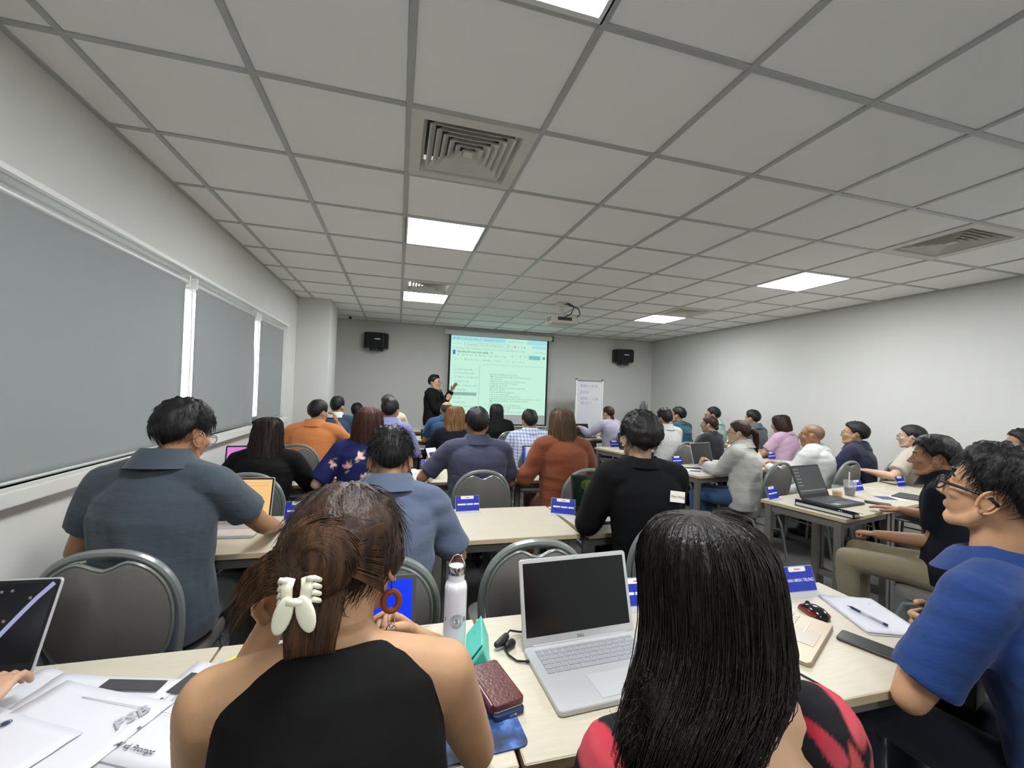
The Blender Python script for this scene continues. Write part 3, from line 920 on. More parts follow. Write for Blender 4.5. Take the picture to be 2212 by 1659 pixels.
def hand_mb(pose):
    """right hand; wrist at origin, fingers along +Y, palm down (-Z), thumb towards -X."""
    m = MB()
    m.tube([(0, -0.07, 0), (0, -0.02, 0), (0, 0.0, 0), (0, 0.03, 0), (0.0, 0.06, 0.001), (0, 0.088, 0), (0, 0.098, 0)],
           [(0.031, 0.026), (0.028, 0.021), (0.028, 0.018), (0.037, 0.016), (0.041, 0.0145), (0.039, 0.012), (0.033, 0.007)], 14)
    bend = {'flat': (6, 8, 6), 'relax': (22, 28, 18), 'fist': (75, 85, 50), 'open': (2, 3, 3), 'grip': (50, 55, 35)}[pose]
    for k, (x, L, sp) in enumerate(((-0.030, 0.072, 5), (-0.010, 0.080, 1), (0.010, 0.075, -3), (0.029, 0.060, -8))):
        p = np.array((x, 0.088, 0.0)); a = 0.0
        pts = [p.copy()-np.array((0, 0.02, 0)), p.copy()]; sprd = RAD(sp*(1.6 if pose == 'open' else 0.7))
        for seg, bd in zip((0.42, 0.32, 0.26), bend):
            a += RAD(bd*(1+0.06*k))
            mid = p+0.5*L*seg*np.array((-math.sin(sprd), math.cos(sprd)*math.cos(a), -math.sin(a)))
            p = p+L*seg*np.array((-math.sin(sprd), math.cos(sprd)*math.cos(a), -math.sin(a)))
            pts += [mid, p.copy()]
        m.capsule(pts, [0.0095, 0.0095, 0.0088, 0.009, 0.0082, 0.0084, 0.0076, 0.0068], 8, hint=(1, 0, 0))
    if pose in ('fist', 'grip'):
        th = [(-0.022, 0.025, -0.006), (-0.043, 0.055, -0.020), (-0.038, 0.085, -0.032), (-0.018, 0.098, -0.040)]
    elif pose == 'open':
        th = [(-0.022, 0.02, 0), (-0.052, 0.045, -0.004), (-0.074, 0.072, -0.004), (-0.088, 0.095, -0.002)]
    else:
        th = [(-0.022, 0.02, -0.002), (-0.046, 0.045, -0.010), (-0.058, 0.072, -0.014), (-0.060, 0.094, -0.016)]
    m.capsule(th, [0.014, 0.0115, 0.010, 0.0085], 8, hint=(0, 0, 1))
    return m
HANDS = {p: hand_mb(p) for p in ('flat', 'relax', 'fist', 'open', 'grip')}

def hand_into(mb, wrist, direction, palm, side, pose, scale=1.0):
    """add a hand: direction = towards the fingers, palm = direction the palm looks, side=+1 right, -1 left."""
    y = Vector(direction).normalized()
    z = -Vector(palm)
    z = (z-y*z.dot(y))
    if z.length < 1e-3:
        z = Vector((0, 0, 1)) if abs(y.z) < 0.9 else Vector((1, 0, 0))
        z = z-y*z.dot(y)
    z.normalize()
    x = y.cross(z)
    h = HANDS[pose]
    vs = [tuple(Vector(wrist)+x*(p[0]*side*scale)+y*(p[1]*scale)+z*(p[2]*scale)) for p in h.v]
    fs = h.f if side > 0 else [tuple(reversed(f)) for f in h.f]
    mb.add(vs, fs)

# ------------------------------------------------------------------ hair
def hair_mat(name, rgb, light=None, rough=0.38):
    if name in MATS:
        return MATS[name]
    m = mat(name, rgb, rough+0.06, spec=0.32, bump=(60, 0.35, (3.5, 3.5, 0.35)))
    nt = m.node_tree; b_ = nt.nodes['Principled BSDF']
    tc = nt.nodes.new('ShaderNodeTexCoord'); mp = nt.nodes.new('ShaderNodeMapping'); mp.inputs['Scale'].default_value = (70, 70, 6)
    n = nt.nodes.new('ShaderNodeTexNoise'); n.inputs['Scale'].default_value = 1.0; n.inputs['Detail'].default_value = 3
    r = nt.nodes.new('ShaderNodeValToRGB')
    c0 = lin(rgb); c1 = lin(light or tuple(min(255, int(v*1.7+8)) for v in rgb))
    r.color_ramp.elements[0].position = 0.35; r.color_ramp.elements[0].color = (*c0, 1)
    r.color_ramp.elements[1].position = 0.75; r.color_ramp.elements[1].color = (*c1, 1)
    nt.links.new(tc.outputs['Object'], mp.inputs['Vector']); nt.links.new(mp.outputs['Vector'], n.inputs['Vector'])
    nt.links.new(n.outputs['Fac'], r.inputs['Fac']); nt.links.new(r.outputs['Color'], b_.inputs['Base Color'])
    return m

def interp(tab, x):
    xs = [t[0] for t in tab]; ys = [t[1] for t in tab]
    return float(np.interp(x, xs, ys))

def head_hit(d):
    """outermost head surface point along direction d from the skull centre."""
    h = HEAD_BVH.ray_cast(HC+d*0.4, -d)
    return h[0] if h[0] is not None else HC+d*0.09

_C3 = np.cos(np.array([0, 2*PI/3, 4*PI/3])); _S3 = np.sin(np.array([0, 2*PI/3, 4*PI/3]))
_FACES = {}
def strand(mb, pts, r0, n=3, tip=0.25):
    P = np.array(pts, float); k = len(P)
    t = np.empty_like(P); t[1:-1] = P[2:]-P[:-2]; t[0] = P[1]-P[0]; t[-1] = P[-1]-P[-2]
    t /= (np.sqrt((t*t).sum(1))[:, None]+1e-9)
    ref = np.array((0.31, 0.87, 0.39))
    x = ref-t*(t@ref)[:, None]
    x /= (np.sqrt((x*x).sum(1))[:, None]+1e-9)
    y = np.empty_like(x)
    y[:, 0] = t[:, 1]*x[:, 2]-t[:, 2]*x[:, 1]; y[:, 1] = t[:, 2]*x[:, 0]-t[:, 0]*x[:, 2]; y[:, 2] = t[:, 0]*x[:, 1]-t[:, 1]*x[:, 0]
    r = r0*(1-(1-tip)*np.linspace(0, 1, k)**1.5)
    V = P[:, None, :]+r[:, None, None]*(_C3[None, :, None]*x[:, None, :]+_S3[None, :, None]*y[:, None, :])
    if k not in _FACES:
        _FACES[k] = [(i*3+j, i*3+(j+1) % 3, (i+1)*3+(j+1) % 3, (i+1)*3+j) for i in range(k-1) for j in range(3)]
    o = len(mb.v)
    mb.v.extend(map(tuple, V.reshape(-1, 3).tolist()))
    mb.f.extend([(f[0]+o, f[1]+o, f[2]+o, f[3]+o) for f in _FACES[k]])

SHORT_EDGE = [(0, 30), (35, 29), (55, 20), (66, 6), (78, -12), (90, -4), (100, 6), (115, -8), (130, -32), (150, -44), (180, -47)]
def hair_cap(seed=1, edge=None, top=0.024, side=0.012, back=0.014, rough=0.25, strands=0, slen=0.035, sr=0.0012,
             e_top=None, nu=56, nv=20, lift=0.25, edge_t=0.003, crown=(0.0, -0.35), fringe=0.0, part=None, vmax=0.80):
    """cap of hair over the skull in head space, returns MB."""
    rnd = random.Random(seed)
    edge = edge or SHORT_EDGE
    m = MB()
    def surf(ph, v):
        a = abs(ph)
        eb = interp(edge, a)
        et = e_top(a) if e_top else 90.0
        el = RAD(et-(et-eb)*v)
        d = Vector((math.sin(RAD(ph))*math.cos(el), math.cos(RAD(ph))*math.cos(el), math.sin(el)))
        h = head_hit(d)
        dl = math.degrees(el)
        t = np.interp(dl, [-50, -10, 25, 60, 90], [back*0.5, side, side*1.15+0.002, top, top])
        if a > 110:
            t = max(t, float(np.interp(dl, [-50, -20, 20, 60], [back*0.35, back, back*1.2, top])))
        if fringe and a < 60:
            t += fringe*(1-a/60)*max(0, min(1, (70-dl)/50))
        t *= 1+rough*noise.noise(Vector((d.x*9+seed, d.y*9, d.z*9)))*1.6+rough*0.7*noise.noise(Vector((d.x*22, d.y*22+seed, d.z*16)))
        if part is not None:
            t *= 1-0.35*math.exp(-((h.x-part)/0.012)**2)*(1 if h.y > -0.03 else 0)
        edgef = min(1, (1-v)/0.16)
        t = edge_t+(t-edge_t)*(edgef**0.6)
        return h, d, t
    for i in range(nv+1):
        v = i/nv
        for j in range(nu):
            ph = -180+360*j/nu
            h, d, t = surf(ph, max(v, 0.002) if not e_top else v)
            m.v.append(tuple(h+d*t))
    for j in range(nu):   # tuck the edge under
        ph = -180+360*j/nu
        h, d, t = surf(ph, 1.0)
        m.v.append(tuple(h-d*0.006))
    for i in range(nv+1):
        for j in range(nu):
            a = i*nu+j; b2 = i*nu+(j+1) % nu; c = (i+1)*nu+(j+1) % nu; d2 = (i+1)*nu+j
            m.f.append((a, d2, c, b2))
    if e_top:
        pass
    else:
        m.f.append(tuple(range(nu)))
    # loose strands following the flow away from the crown
    for s in range(strands):
        ph = rnd.uniform(-180, 180); v = rnd.uniform(0.02, vmax)**0.8
        h, d, t = surf(ph, v)
        p = h+d*(t*0.7)
        cr = Vector((crown[0]*0.08, crown[1]*0.095, 0.10))
        flow = (h-HC)-cr
        flow = flow-d*flow.dot(d)
        if flow.length < 1e-3:
            flow = Vector((0, 1, 0))
        flow.normalize()
        side_ = d.cross(flow)
        L = slen*rnd.uniform(0.6, 1.3)
        q = []
        cv = rnd.uniform(-0.35, 0.35); lf = lift*rnd.uniform(0.3, 1.3)
        for k in range(4):
            u = k/3
            q.append(p+flow*(L*u)+d*(L*lf*u-L*0.5*u*u*0.8)+side_*(L*cv*u*u))
        strand(m, [tuple(x) for x in q], sr*rnd.uniform(0.7, 1.3))
    return m

def loft_hair(rings, seed=1, nu=40, wav=0.004, strands=0, sr=0.0013, curl=0.0, out=0.004, stray=0.0, open_front=None):
    """rings: (z, cx, cy, rx, ry) from the top down in head space; closed loft with grooves and strands on it."""
    rnd = random.Random(seed)
    m = MB()
    nz = 46
    zs = np.array([r[0] for r in rings]); par = np.linspace(0, 1, len(rings))
    A = np.array(rings, float)
    TN = 400
    vv_ = np.linspace(0, 1, TN+1)
    TB = np.column_stack([np.interp(vv_, par, A[:, c]) for c in range(5)])
    kk = 13                                     # smooth the profile a little
    pad = np.vstack([np.repeat(TB[:1], kk, 0), TB, np.repeat(TB[-1:], kk, 0)])
    TB = np.stack([pad[i:i+TN+1] for i in range(2*kk+1)]).mean(0).tolist()
    def pt(v, a, off=0.0):
        r = TB[int(v*TN)]
        g = wav*noise.noise(Vector((math.cos(a)*7+seed, math.sin(a)*7, v*2.5)))*1.8+wav*0.6*math.sin(a*23+5*math.sin(v*5+seed))
        if curl:
            g += curl*math.sin(v*26+4*noise.noise(Vector((math.cos(a)*3, math.sin(a)*3, seed))))*max(0, v-0.25)
        rx, ry = r[3]+g+off, r[4]+g+off
        return Vector((r[1]+rx*math.cos(a), r[2]+ry*math.sin(a), r[0]))
    for i in range(nz+1):
        for j in range(nu):
            m.v.append(tuple(pt(i/nz, 2*PI*j/nu)))
    for i in range(nz):
        for j in range(nu):
            m.f.append((i*nu+j, (i+1)*nu+j, (i+1)*nu+(j+1) % nu, i*nu+(j+1) % nu))
    m.f.append(tuple(range(nu))); m.f.append(tuple(reversed(range(nz*nu, (nz+1)*nu))))
    for s in range(strands):
        a = rnd.uniform(0, 2*PI)
        if open_front and abs((math.degrees(a)-90+180) % 360-180) < open_front and rnd.random() < 0.8:
            a += PI
        v0 = rnd.uniform(0.0, 0.75); v1 = min(1.0, v0+rnd.uniform(0.2, 0.5))
        endover = rnd.random() < 0.3
        if endover:
            v1 = 1.0
        q = []
        o0 = rnd.uniform(0.0, out)
        ph = rnd.uniform(0, 6)
        for k in range(9):
            u = k/8
            vv = v0+(v1-v0)*u
            wob = 0.03*math.sin(u*5+ph)
            off = o0*math.sin(PI*min(1, u*1.1))
            if curl:
                off += curl*0.9*math.sin(vv*30+ph)*vv
            p = pt(vv, a+wob, off)
            if endover and stray:
                dd = Vector((math.cos(a), math.sin(a), -0.6))
                p = p+dd*(stray*u**3*rnd.uniform(0.2, 1.0))
            q.append(tuple(p))
        strand(m, q, sr*rnd.uniform(0.7, 1.4))
    return m

# ------------------------------------------------------------------ clothing materials
def cloth(name, rgb, rough=0.85, fold=0.5, weave=0.25, sheen=0.15):
    if name in MATS:
        return MATS[name]
    lum = 0.3*rgb[0]+0.59*rgb[1]+0.11*rgb[2]
    if lum < 36:
        sheen = 0.0; rgb = tuple(int(v*0.62) for v in rgb); lum *= 0.62
    rgb = tuple(int((0.80*v+0.20*lum)*0.90) for v in rgb)
    m = mat(name, rgb, rough, spec=0.25, sheen=sheen, bump=(9, min(1.0, fold*1.6), (1, 1, 2.2)), var=(260, 0.06))
    return m

def print_mat(name, rough=0.8):
    """cloth whose printed pattern is stored as a colour attribute."""
    m = mat(name, (128, 128, 128), rough, spec=0.25, bump=(7, 0.4))
    nt = m.node_tree
    at = nt.nodes.new('ShaderNodeAttribute'); at.attribute_name = 'print'
    nt.links.new(at.outputs['Color'], nt.nodes['Principled BSDF'].inputs['Base Color'])
    return m

def paint_print(me, base, petals, depth=0.09):
    """petals: (x, y, z, angle deg, length, width, rgb) ellipses seen along Y."""
    n = len(me.vertices)
    co = np.empty(n*3); me.vertices.foreach_get('co', co); co = co.reshape(-1, 3)
    col = np.tile(np.array(lin(base)), (n, 1))
    for (x, y, z, ang, L, Wd, rgb) in petals:
        a = RAD(ang)
        dx, dz = co[:, 0]-x, co[:, 2]-z
        u = (dx*math.cos(a)+dz*math.sin(a))/L; w = (-dx*math.sin(a)+dz*math.cos(a))/(Wd*(1-0.35*u))
        d2 = u*u+w*w+((co[:, 1]-y)/depth)**2
        k = np.clip((1.18-d2)/0.36, 0, 1)[:, None]
        c = np.array(lin(rgb)); pale = np.minimum(1, c*1.1+0.055)
        g = np.clip(0.5+0.7*u, 0, 1)[:, None]
        col = col*(1-k)+(pale*(1-g)+c*g)*k
    at = me.color_attributes.new('print', 'FLOAT_COLOR', 'POINT')
    at.data.foreach_set('color', np.column_stack([col, np.ones(n)]).ravel())

def check_mat(name, base, stripe, pitch=0.035):
    m = mat(name, base, 0.8, spec=0.25, bump=(8, 0.4))
    nt = m.node_tree; b_ = nt.nodes['Principled BSDF']
    tc = nt.nodes.new('ShaderNodeTexCoord'); sp = nt.nodes.new('ShaderNodeSeparateXYZ'); nt.links.new(tc.outputs['Object'], sp.inputs[0])
    outs = []
    for ax in ('X', 'Z'):
        a = nt.nodes.new('ShaderNodeMath'); a.operation = 'MULTIPLY'; a.inputs[1].default_value = 2*PI/pitch; nt.links.new(sp.outputs[ax], a.inputs[0])
        s = nt.nodes.new('ShaderNodeMath'); s.operation = 'SINE'; nt.links.new(a.outputs[0], s.inputs[0])
        g = nt.nodes.new('ShaderNodeMath'); g.operation = 'GREATER_THAN'; g.inputs[1].default_value = 0.35; nt.links.new(s.outputs[0], g.inputs[0])
        outs.append(g)
    ad = nt.nodes.new('ShaderNodeMath'); ad.operation = 'ADD'; nt.links.new(outs[0].outputs[0], ad.inputs[0]); nt.links.new(outs[1].outputs[0], ad.inputs[1])
    ml = nt.nodes.new('ShaderNodeMath'); ml.operation = 'MULTIPLY'; ml.inputs[1].default_value = 0.5; nt.links.new(ad.outputs[0], ml.inputs[0])
    mx = nt.nodes.new('ShaderNodeMix'); mx.data_type = 'RGBA'
    mx.inputs[6].default_value = (*lin(base), 1); mx.inputs[7].default_value = (*lin(stripe), 1)
    nt.links.new(ml.outputs[0], mx.inputs[0]); nt.links.new(mx.outputs[2], b_.inputs['Base Color'])
    return m

SKINS = {}
def skin(rgb):
    k = 'skin_%d_%d_%d' % rgb
    lum = 0.3*rgb[0]+0.59*rgb[1]+0.11*rgb[2]
    rgb = tuple(int((0.86*v+0.14*lum)*0.91) for v in rgb)
    return mat(k, rgb, 0.5, spec=0.35, var=(18, 0.05), bump=(90, 0.06))

def folds(me, amp, seed, zlo=None, k=1.0):
    """push cloth vertices in and out into soft folds."""
    n = len(me.vertices)
    co = np.empty(n*3); me.vertices.foreach_get('co', co); co = co.reshape(-1, 3)
    no = np.empty(n*3); me.vertices.foreach_get('normal', no); no = no.reshape(-1, 3)
    rs = np.random.RandomState(seed)
    d = np.zeros(n)
    for i in range(5):
        w = rs.normal(size=3)*np.array((14, 14, 26))*k*(0.6+0.25*i)
        d += np.sin(co@w+rs.uniform(0, 6)+1.3*np.sin(co@(rs.normal(size=3)*9)))/(1.2+0.5*i)
    d = np.sign(d)*np.abs(d)**1.3
    co += no*(amp*d*0.5)[:, None]
    me.vertices.foreach_set('co', co.ravel()); me.update()

def two_bone(S, Wt, l1, l2, pole):
    S = Vector(S); Wt = Vector(Wt)
    d = Wt-S
    L = d.length
    mx = (l1+l2)*0.985
    if L > mx:
        Wt = S+d*(mx/L); d = Wt-S; L = mx
    L = max(L, abs(l1-l2)+0.02)
    a = (l1*l1-l2*l2+L*L)/(2*L)
    h = math.sqrt(max(0, l1*l1-a*a))
    u = d.normalized()
    p = Vector(pole); p = p-u*p.dot(u)
    if p.length < 1e-4:
        p = Vector((0, 0, -1))
    p.normalize()
    return S+u*a+p*h, Wt

PEOPLE = {}
def person(key, label, head, hips=None, face=0, hyaw=0, hpitch=0, hroll=0, scale=1.0, wide=1.0, skin_rgb=(196, 148, 112),
           shirt=None, shirt_name='shirt', sleeve='short', collar=None, pants=None, pants_name='trousers', hair=None, hairm=None, extra=None,
           armL=None, armR=None, handL='relax', handR='relax', slouch=0.02, q='lo', stand=False, shoes=None, fold=0.006,
           shirt_len=0.0, sleeve_len=0.72, neck_open=0.0, glasses=None, shirt_w=0.0, skirt=False, palmL=(0, 0, -1), palmR=(0, 0, -1), fdirL=None, fdirR=None,
           poleL=None, poleR=None, top_cut=None, voxel=None, petals=None, sh_in=0.05, neck=0.118):
    """head = world (x, y, z of the hair top); hips = world (x, y); face = turn in degrees (ccw) from the +Y direction."""
    s = scale
    hx, hy, hz = head
    if hips is None:
        f = RAD(face)
        hips = (hx+math.sin(f)*0.07, hy-math.cos(f)*0.07)
    root = empty('person', (hips[0], hips[1], 0), RAD(face))
    tag(root, label, 'person')
    inv = RZ(-RAD(face)) @ T(-hips[0], -hips[1], 0)
    hp = inv @ Vector((hx, hy, hz))
    topoff = 0.128
    Rh = RZ(RAD(hyaw)) @ RX(RAD(hpitch)) @ RY(RAD(hroll))
    c = Vector((hp.x, hp.y, hp.z-topoff*s))
    HM = T(*c) @ Rh @ Matrix.Scale(s, 4)
    nb = HM @ Vector((0, -0.045, -neck))          # neck base
    zhip = (0.56 if not stand else 0.93*s)
    hipc = Vector((0, -0.02, zhip))
    # spine with a soft backward bow
    def spine(t):
        p = hipc.lerp(nb, t)
        return p+Vector((0, -slouch*math.sin(PI*min(1, t*1.05)), 0))
    vox = voxel or {'hi': 0.0080, 'mid': 0.0110, 'lo': 0.0145}[q]
    wq = wide*s
    # ---- body (skin): upper torso, neck, arms, hands, head
    body = MB()
    ts = [0.45, 0.6, 0.72, 0.82, 0.90, 0.97, 1.04]
    rr = [(0.128, 0.088), (0.138, 0.096), (0.150, 0.098), (0.146, 0.086), (0.105, 0.068), (0.066, 0.056), (0.053, 0.054)]
    body.tube([tuple(spine(min(t, 1.0))+Vector((0, 0, max(0, t-1)*0.5))) for t in ts], [(a*wq, b2*s) for a, b2 in rr], 20)
    nk = [HM @ Vector((0, -0.052, -0.245)), HM @ Vector((0, -0.042, -0.19)), HM @ Vector((0, -0.030, -0.135)), HM @ Vector((0, -0.022, -0.08))]
    body.tube([tuple(p) for p in nk], [0.068*s, 0.0575*s, 0.0535*s, 0.049*s], 18)
    shl = spine(0.875)
    up = (nb-hipc).normalized()
    arms = {}
    cl = MB()      # shirt
    mg = 0.013+shirt_w
    l1, l2 = 0.285*s, 0.255*s
    for sd, spec_, pol in ((-1, armL, poleL), (1, armR, poleR)):
        S = shl+Vector((sd*0.165*wq, 0.005, 0.0))
        if spec_ is None:
            spec_ = (0.17, 0.36, 0.79)
        if isinstance(spec_, tuple) and len(spec_) == 4 and spec_[0] == 'w':
            Wt = inv @ Vector(spec_[1:])
        elif isinstance(spec_, tuple):
            Wt = Vector((sd*spec_[0], spec_[1], spec_[2]))
        pole = Vector(pol) if pol else Vector((sd*0.55, -0.35, -0.75))
        Eb, Wt = two_bone(S, Wt, l1, l2, pole)
        arms[sd] = (S, Eb, Wt)
        body.capsule([tuple(shl+Vector((sd*0.06*wq, 0, 0.035*s))), tuple(S+Vector((-sd*0.02, 0, 0.005)))], [0.045*s, 0.050*s], 12, hint=(0, 1, 0))
        body.capsule([tuple(S), tuple(S.lerp(Eb, 0.3)), tuple(S.lerp(Eb, 0.7)), tuple(Eb)], [0.051*s, 0.048*s, 0.043*s, 0.038*s], 14, hint=None)
        body.capsule([tuple(Eb), tuple(Eb.lerp(Wt, 0.28)), tuple(Eb.lerp(Wt, 0.7)), tuple(Wt)], [0.038*s, 0.041*s, 0.033*s, 0.027*s], 14, hint=None)
        # sleeve
        if sleeve in ('short', 'long', 'three'):
            cl.capsule([tuple(shl+Vector((sd*sh_in*wq, 0, 0.03*s*(1 if sh_in < 0.1 else 0.3)))), tuple(S+Vector((-sd*0.015, 0, 0.004)))], [(0.050+mg)*s, (0.052+mg)*s], 12, hint=(0, 1, 0))
            e = Eb if sleeve != 'short' else S.lerp(Eb, sleeve_len)
            r_end = 0.044+mg+0.006 if sleeve == 'short' else 0.041+mg*0.9
            cl.capsule([tuple(S), tuple(S.lerp(e, 0.35))], [(0.052+mg)*s, (0.050+mg)*s], 14, hint=None)
            cl.tube([tuple(S.lerp(e, 0.1)), tuple(S.lerp(e, 0.5)), tuple(e)], [(0.053+mg)*s, (0.049+mg)*s, r_end*s], 16, hint=None)
            if sleeve in ('long', 'three'):
                w1 = Eb.lerp(Wt, 0.97 if sleeve == 'long' else 0.45)
                cl.capsule([tuple(Eb), tuple(Eb.lerp(w1, 0.02))], [(0.041+mg*0.9)*s]*2, 14, hint=None)
                cl.tube([tuple(Eb), tuple(Eb.lerp(w1, 0.5)), tuple(w1)], [(0.041+mg*0.9)*s, (0.039+mg)*s, (0.031+mg*0.7)*s], 16, hint=None)
    bme = remesh(body, min(vox, 0.0125), 5)
    BV, BF = mesh_arrays(bme)
    full = MB(); full.v = [tuple(p) for p in BV]; full.f = BF
    hv, hf = HEAD_ARR['hi' if q == 'hi' else 'lo']
    full.add([tuple(HM @ Vector(p)) for p in hv], hf)
    for sd, hpz, pdir, fd in ((-1, handL, palmL, fdirL), (1, handR, palmR, fdirR)):
        S, Eb, Wt = arms[sd]
        if hpz is None:
            continue
        d = Vector(fd) if fd else (Wt-Eb)
        hand_into(full, Wt, d, pdir, sd, hpz, s*0.97)
    bpy.data.meshes.remove(bme)
    M_skin = skin(skin_rgb)
    bo = full.build('body', M_skin, root); bo.data.polygons.foreach_set('use_smooth', [True]*len(bo.data.polygons))
    # ---- shirt torso
    if shirt is not None:
        if top_cut is None:
            tt = [-0.08+shirt_len, 0.02, 0.16, 0.34, 0.52, 0.68, 0.79, 0.87, 0.93, 0.972-neck_open]
            r2 = [(0.168, 0.128), (0.170, 0.130), (0.160, 0.122), (0.150, 0.112), (0.153, 0.112), (0.163, 0.114), (0.166, 0.102), (0.134, 0.083), (0.094, 0.068), (0.069, 0.061)]
        else:
            tt, r2 = top_cut
        cl.tube([tuple(spine(t) if t >= 0 else hipc+Vector((0, 0, t*0.5))) for t in tt], [((a+mg)*wq, (b2+mg)*s) for a, b2 in r2], 24)
        if skirt:
            cl.tube([(0, 0.0, 0.66), (0, 0.02, 0.58), (0, 0.10, 0.53)], [(0.17*wq, 0.13), (0.20*wq, 0.17), (0.19*wq, 0.20)], 20)
        sme = remesh(cl, vox, 4)
        folds(sme, fold, sum(map(ord, key)))
        sme.polygons.foreach_set('use_smooth', [True]*len(sme.polygons))
        if petals:
            paint_print(sme, *petals)
        so = link(shirt_name, sme, shirt, root)
        crew = collar is None and top_cut is None
        if crew:
            collar = shirt
            if petals:
                collar = cloth('neckband_navy', petals[0])
        if collar is not None:
            # folded collar, or a plain neckband when the garment has none
            vs = []; fs = []; n = 28
            drop = 0.034*s
            CM = T(*nb) @ RX(RAD(hpitch*0.55)) @ T(0, 0, 0.020*s)
            prof_c = ((0.016, 0.066), (0.034, 0.070), (0.038, 0.077), (0.022, 0.090), (-drop+0.014, 0.112), (-drop+0.002, 0.119), (-drop+0.004, 0.104), (0.004, 0.078))
            if crew:
                prof_c = ((-0.030, 0.064), (0.004, 0.064), (0.012, 0.067), (0.013, 0.071), (0.006, 0.077), (-0.012, 0.088), (-0.03, 0.100), (-0.036, 0.090))
            for lv, (dz, ro) in enumerate(prof_c):
                for j in range(n):
                    a = 2*PI*j/n
                    front = max(0, math.sin(a))
                    vs.append(tuple(CM @ Vector((ro*s*math.cos(a)*1.02, ro*s*math.sin(a)*0.98+0.018*front*s, dz*s-0.045*front*s))))
            L_ = 8
            for l in range(L_):
                for j in range(n):
                    fs.append((l*n+j, l*n+(j+1) % n, ((l+1) % L_)*n+(j+1) % n, ((l+1) % L_)*n+j))
            MB().add(vs, fs).build('neckband' if crew else 'collar', collar, so, smooth=True)
    # ---- legs
    leg = MB()
    if not stand:
        leg.tube([(0, -0.10, 0.575), (0, -0.02, 0.56), (0, 0.08, 0.55), (0, 0.13, 0.55)], [(0.150*wq, 0.075), (0.178*wq, 0.095), (0.168*wq, 0.085), (0.13*wq, 0.06)], 20, hint=(1, 0, 0))
        leg.ellipsoid((0, -0.05, 0.575), (0.172*wq, 0.125, 0.105), nu=18)
        for sd in (-1, 1):
            h0 = Vector((sd*0.088, 0.02, 0.555)); kn = Vector((sd*0.12, 0.43*s, 0.55*s if s < 1 else 0.55)); an = Vector((sd*0.12, 0.40*s, 0.10))
            leg.capsule([tuple(h0), tuple(h0.lerp(kn, 0.5)), tuple(kn)], [0.085*s, 0.076*s, 0.062*s], 14, hint=None)
            leg.capsule([tuple(kn), tuple(kn.lerp(an, 0.4)), tuple(an)], [0.060*s, 0.058*s, 0.046*s], 14, hint=None)
    else:
        leg.tube([(0, 0, zhip-0.10), (0, 0, zhip), (0, 0, zhip+0.12)], [(0.16*wq, 0.11), (0.168*wq, 0.118), (0.15*wq, 0.11)], 20)
        for sd in (-1, 1):
            h0 = Vector((sd*0.085, 0, zhip-0.03)); kn = Vector((sd*0.10, 0.02, 0.50*s)); an = Vector((sd*0.11, -0.01, 0.09))
            leg.capsule([tuple(h0), tuple(h0.lerp(kn, 0.5)), tuple(kn), tuple(kn.lerp(an, 0.5)), tuple(an)], [0.088*s, 0.078*s, 0.062*s, 0.058*s, 0.050*s], 14, hint=None)
    lme = remesh(leg, max(vox*1.4, 0.017), 4)
    folds(lme, 0.006, sum(map(ord, key))+5)
    lme.polygons.foreach_set('use_smooth', [True]*len(lme.polygons))
    if petals and pants is shirt:
        paint_print(lme, *petals)
    link(pants_name, lme, pants, root)
    for sd in (-1, 1):
        ax, ay = (sd*0.12, 0.40*s) if not stand else (sd*0.11, -0.01)
        sh = MB().capsule([(ax, ay-0.05, 0.042), (ax, ay+0.03, 0.046), (ax, ay+0.13, 0.033)], [(0.036, 0.040), (0.042, 0.042), (0.037, 0.030)], 12)
        sh.build('shoe', shoes or mat('shoe_dark', (38, 34, 32), 0.5), root, smooth=True)
    # ---- hair, glasses
    def put(name, mb, m, parent=root, smooth=True, sharp=False):
        mb.xform(HM)
        o = mb.build(name, m, parent)
        if smooth:
            o.data.polygons.foreach_set('use_smooth', [True]*len(o.data.polygons))
        return o
    if hair is not None:
        put('hair', hair, hairm)
    # eyes and brows
    if glasses is not False:
        for sd in (-1, 1):
            put('eye', MB().ellipsoid((sd*0.031, 0.0795, -0.002), (0.0075, 0.0055, 0.0035), nu=8, nv=6), mat('eye_dark', (30, 22, 20), 0.15))
            put('eyebrow', MB().capsule([(sd*0.015, 0.0855, 0.021), (sd*0.033, 0.081, 0.026), (sd*0.048, 0.070, 0.022)], [0.003, 0.0035, 0.002], 6, hint=(0, 0, 1)), mat('eyebrow_dark', (28, 22, 20), 0.8))
    if glasses:
        gm = {'dark': mat('glasses_frame_dark', (28, 26, 28), 0.3), 'steel': mat('glasses_frame_steel', (120, 118, 116), 0.25, metal=0.8)}[glasses]
        th = 0.0026 if glasses == 'dark' else 0.0016
        fr = MB()
        for sd in (-1, 1):
            rim = []
            for i in range(20):
                a = 2*PI*i/20
                cc_, ss_ = math.cos(a), math.sin(a)
                rim.append((sd*0.033+0.024*math.copysign(abs(cc_)**0.8, cc_), 0.098-0.10*(abs(0.033+0.024*cc_*sd*sd)-0.02)**2*6, -0.006+0.018*math.copysign(abs(ss_)**0.8, ss_)))
            fr.tube(rim, th, 6, hint=(0, 1, 0), closed=True)
            fr.tube([(sd*0.057, 0.094, 0.001), (sd*0.070, 0.078, 0.002), (sd*0.080, 0.02, 0.0), (sd*0.084, -0.012, -0.002), (sd*0.083, -0.032, -0.018)], th*(1.5 if glasses == 'dark' else 1.1), 6, hint=(0, 0, 1))
        fr.tube([(-0.010, 0.099, 0.0), (0, 0.103, 0.002), (0.010, 0.099, 0.0)], th, 6, hint=(0, 0, 1))
        go = put('glasses', fr, gm)
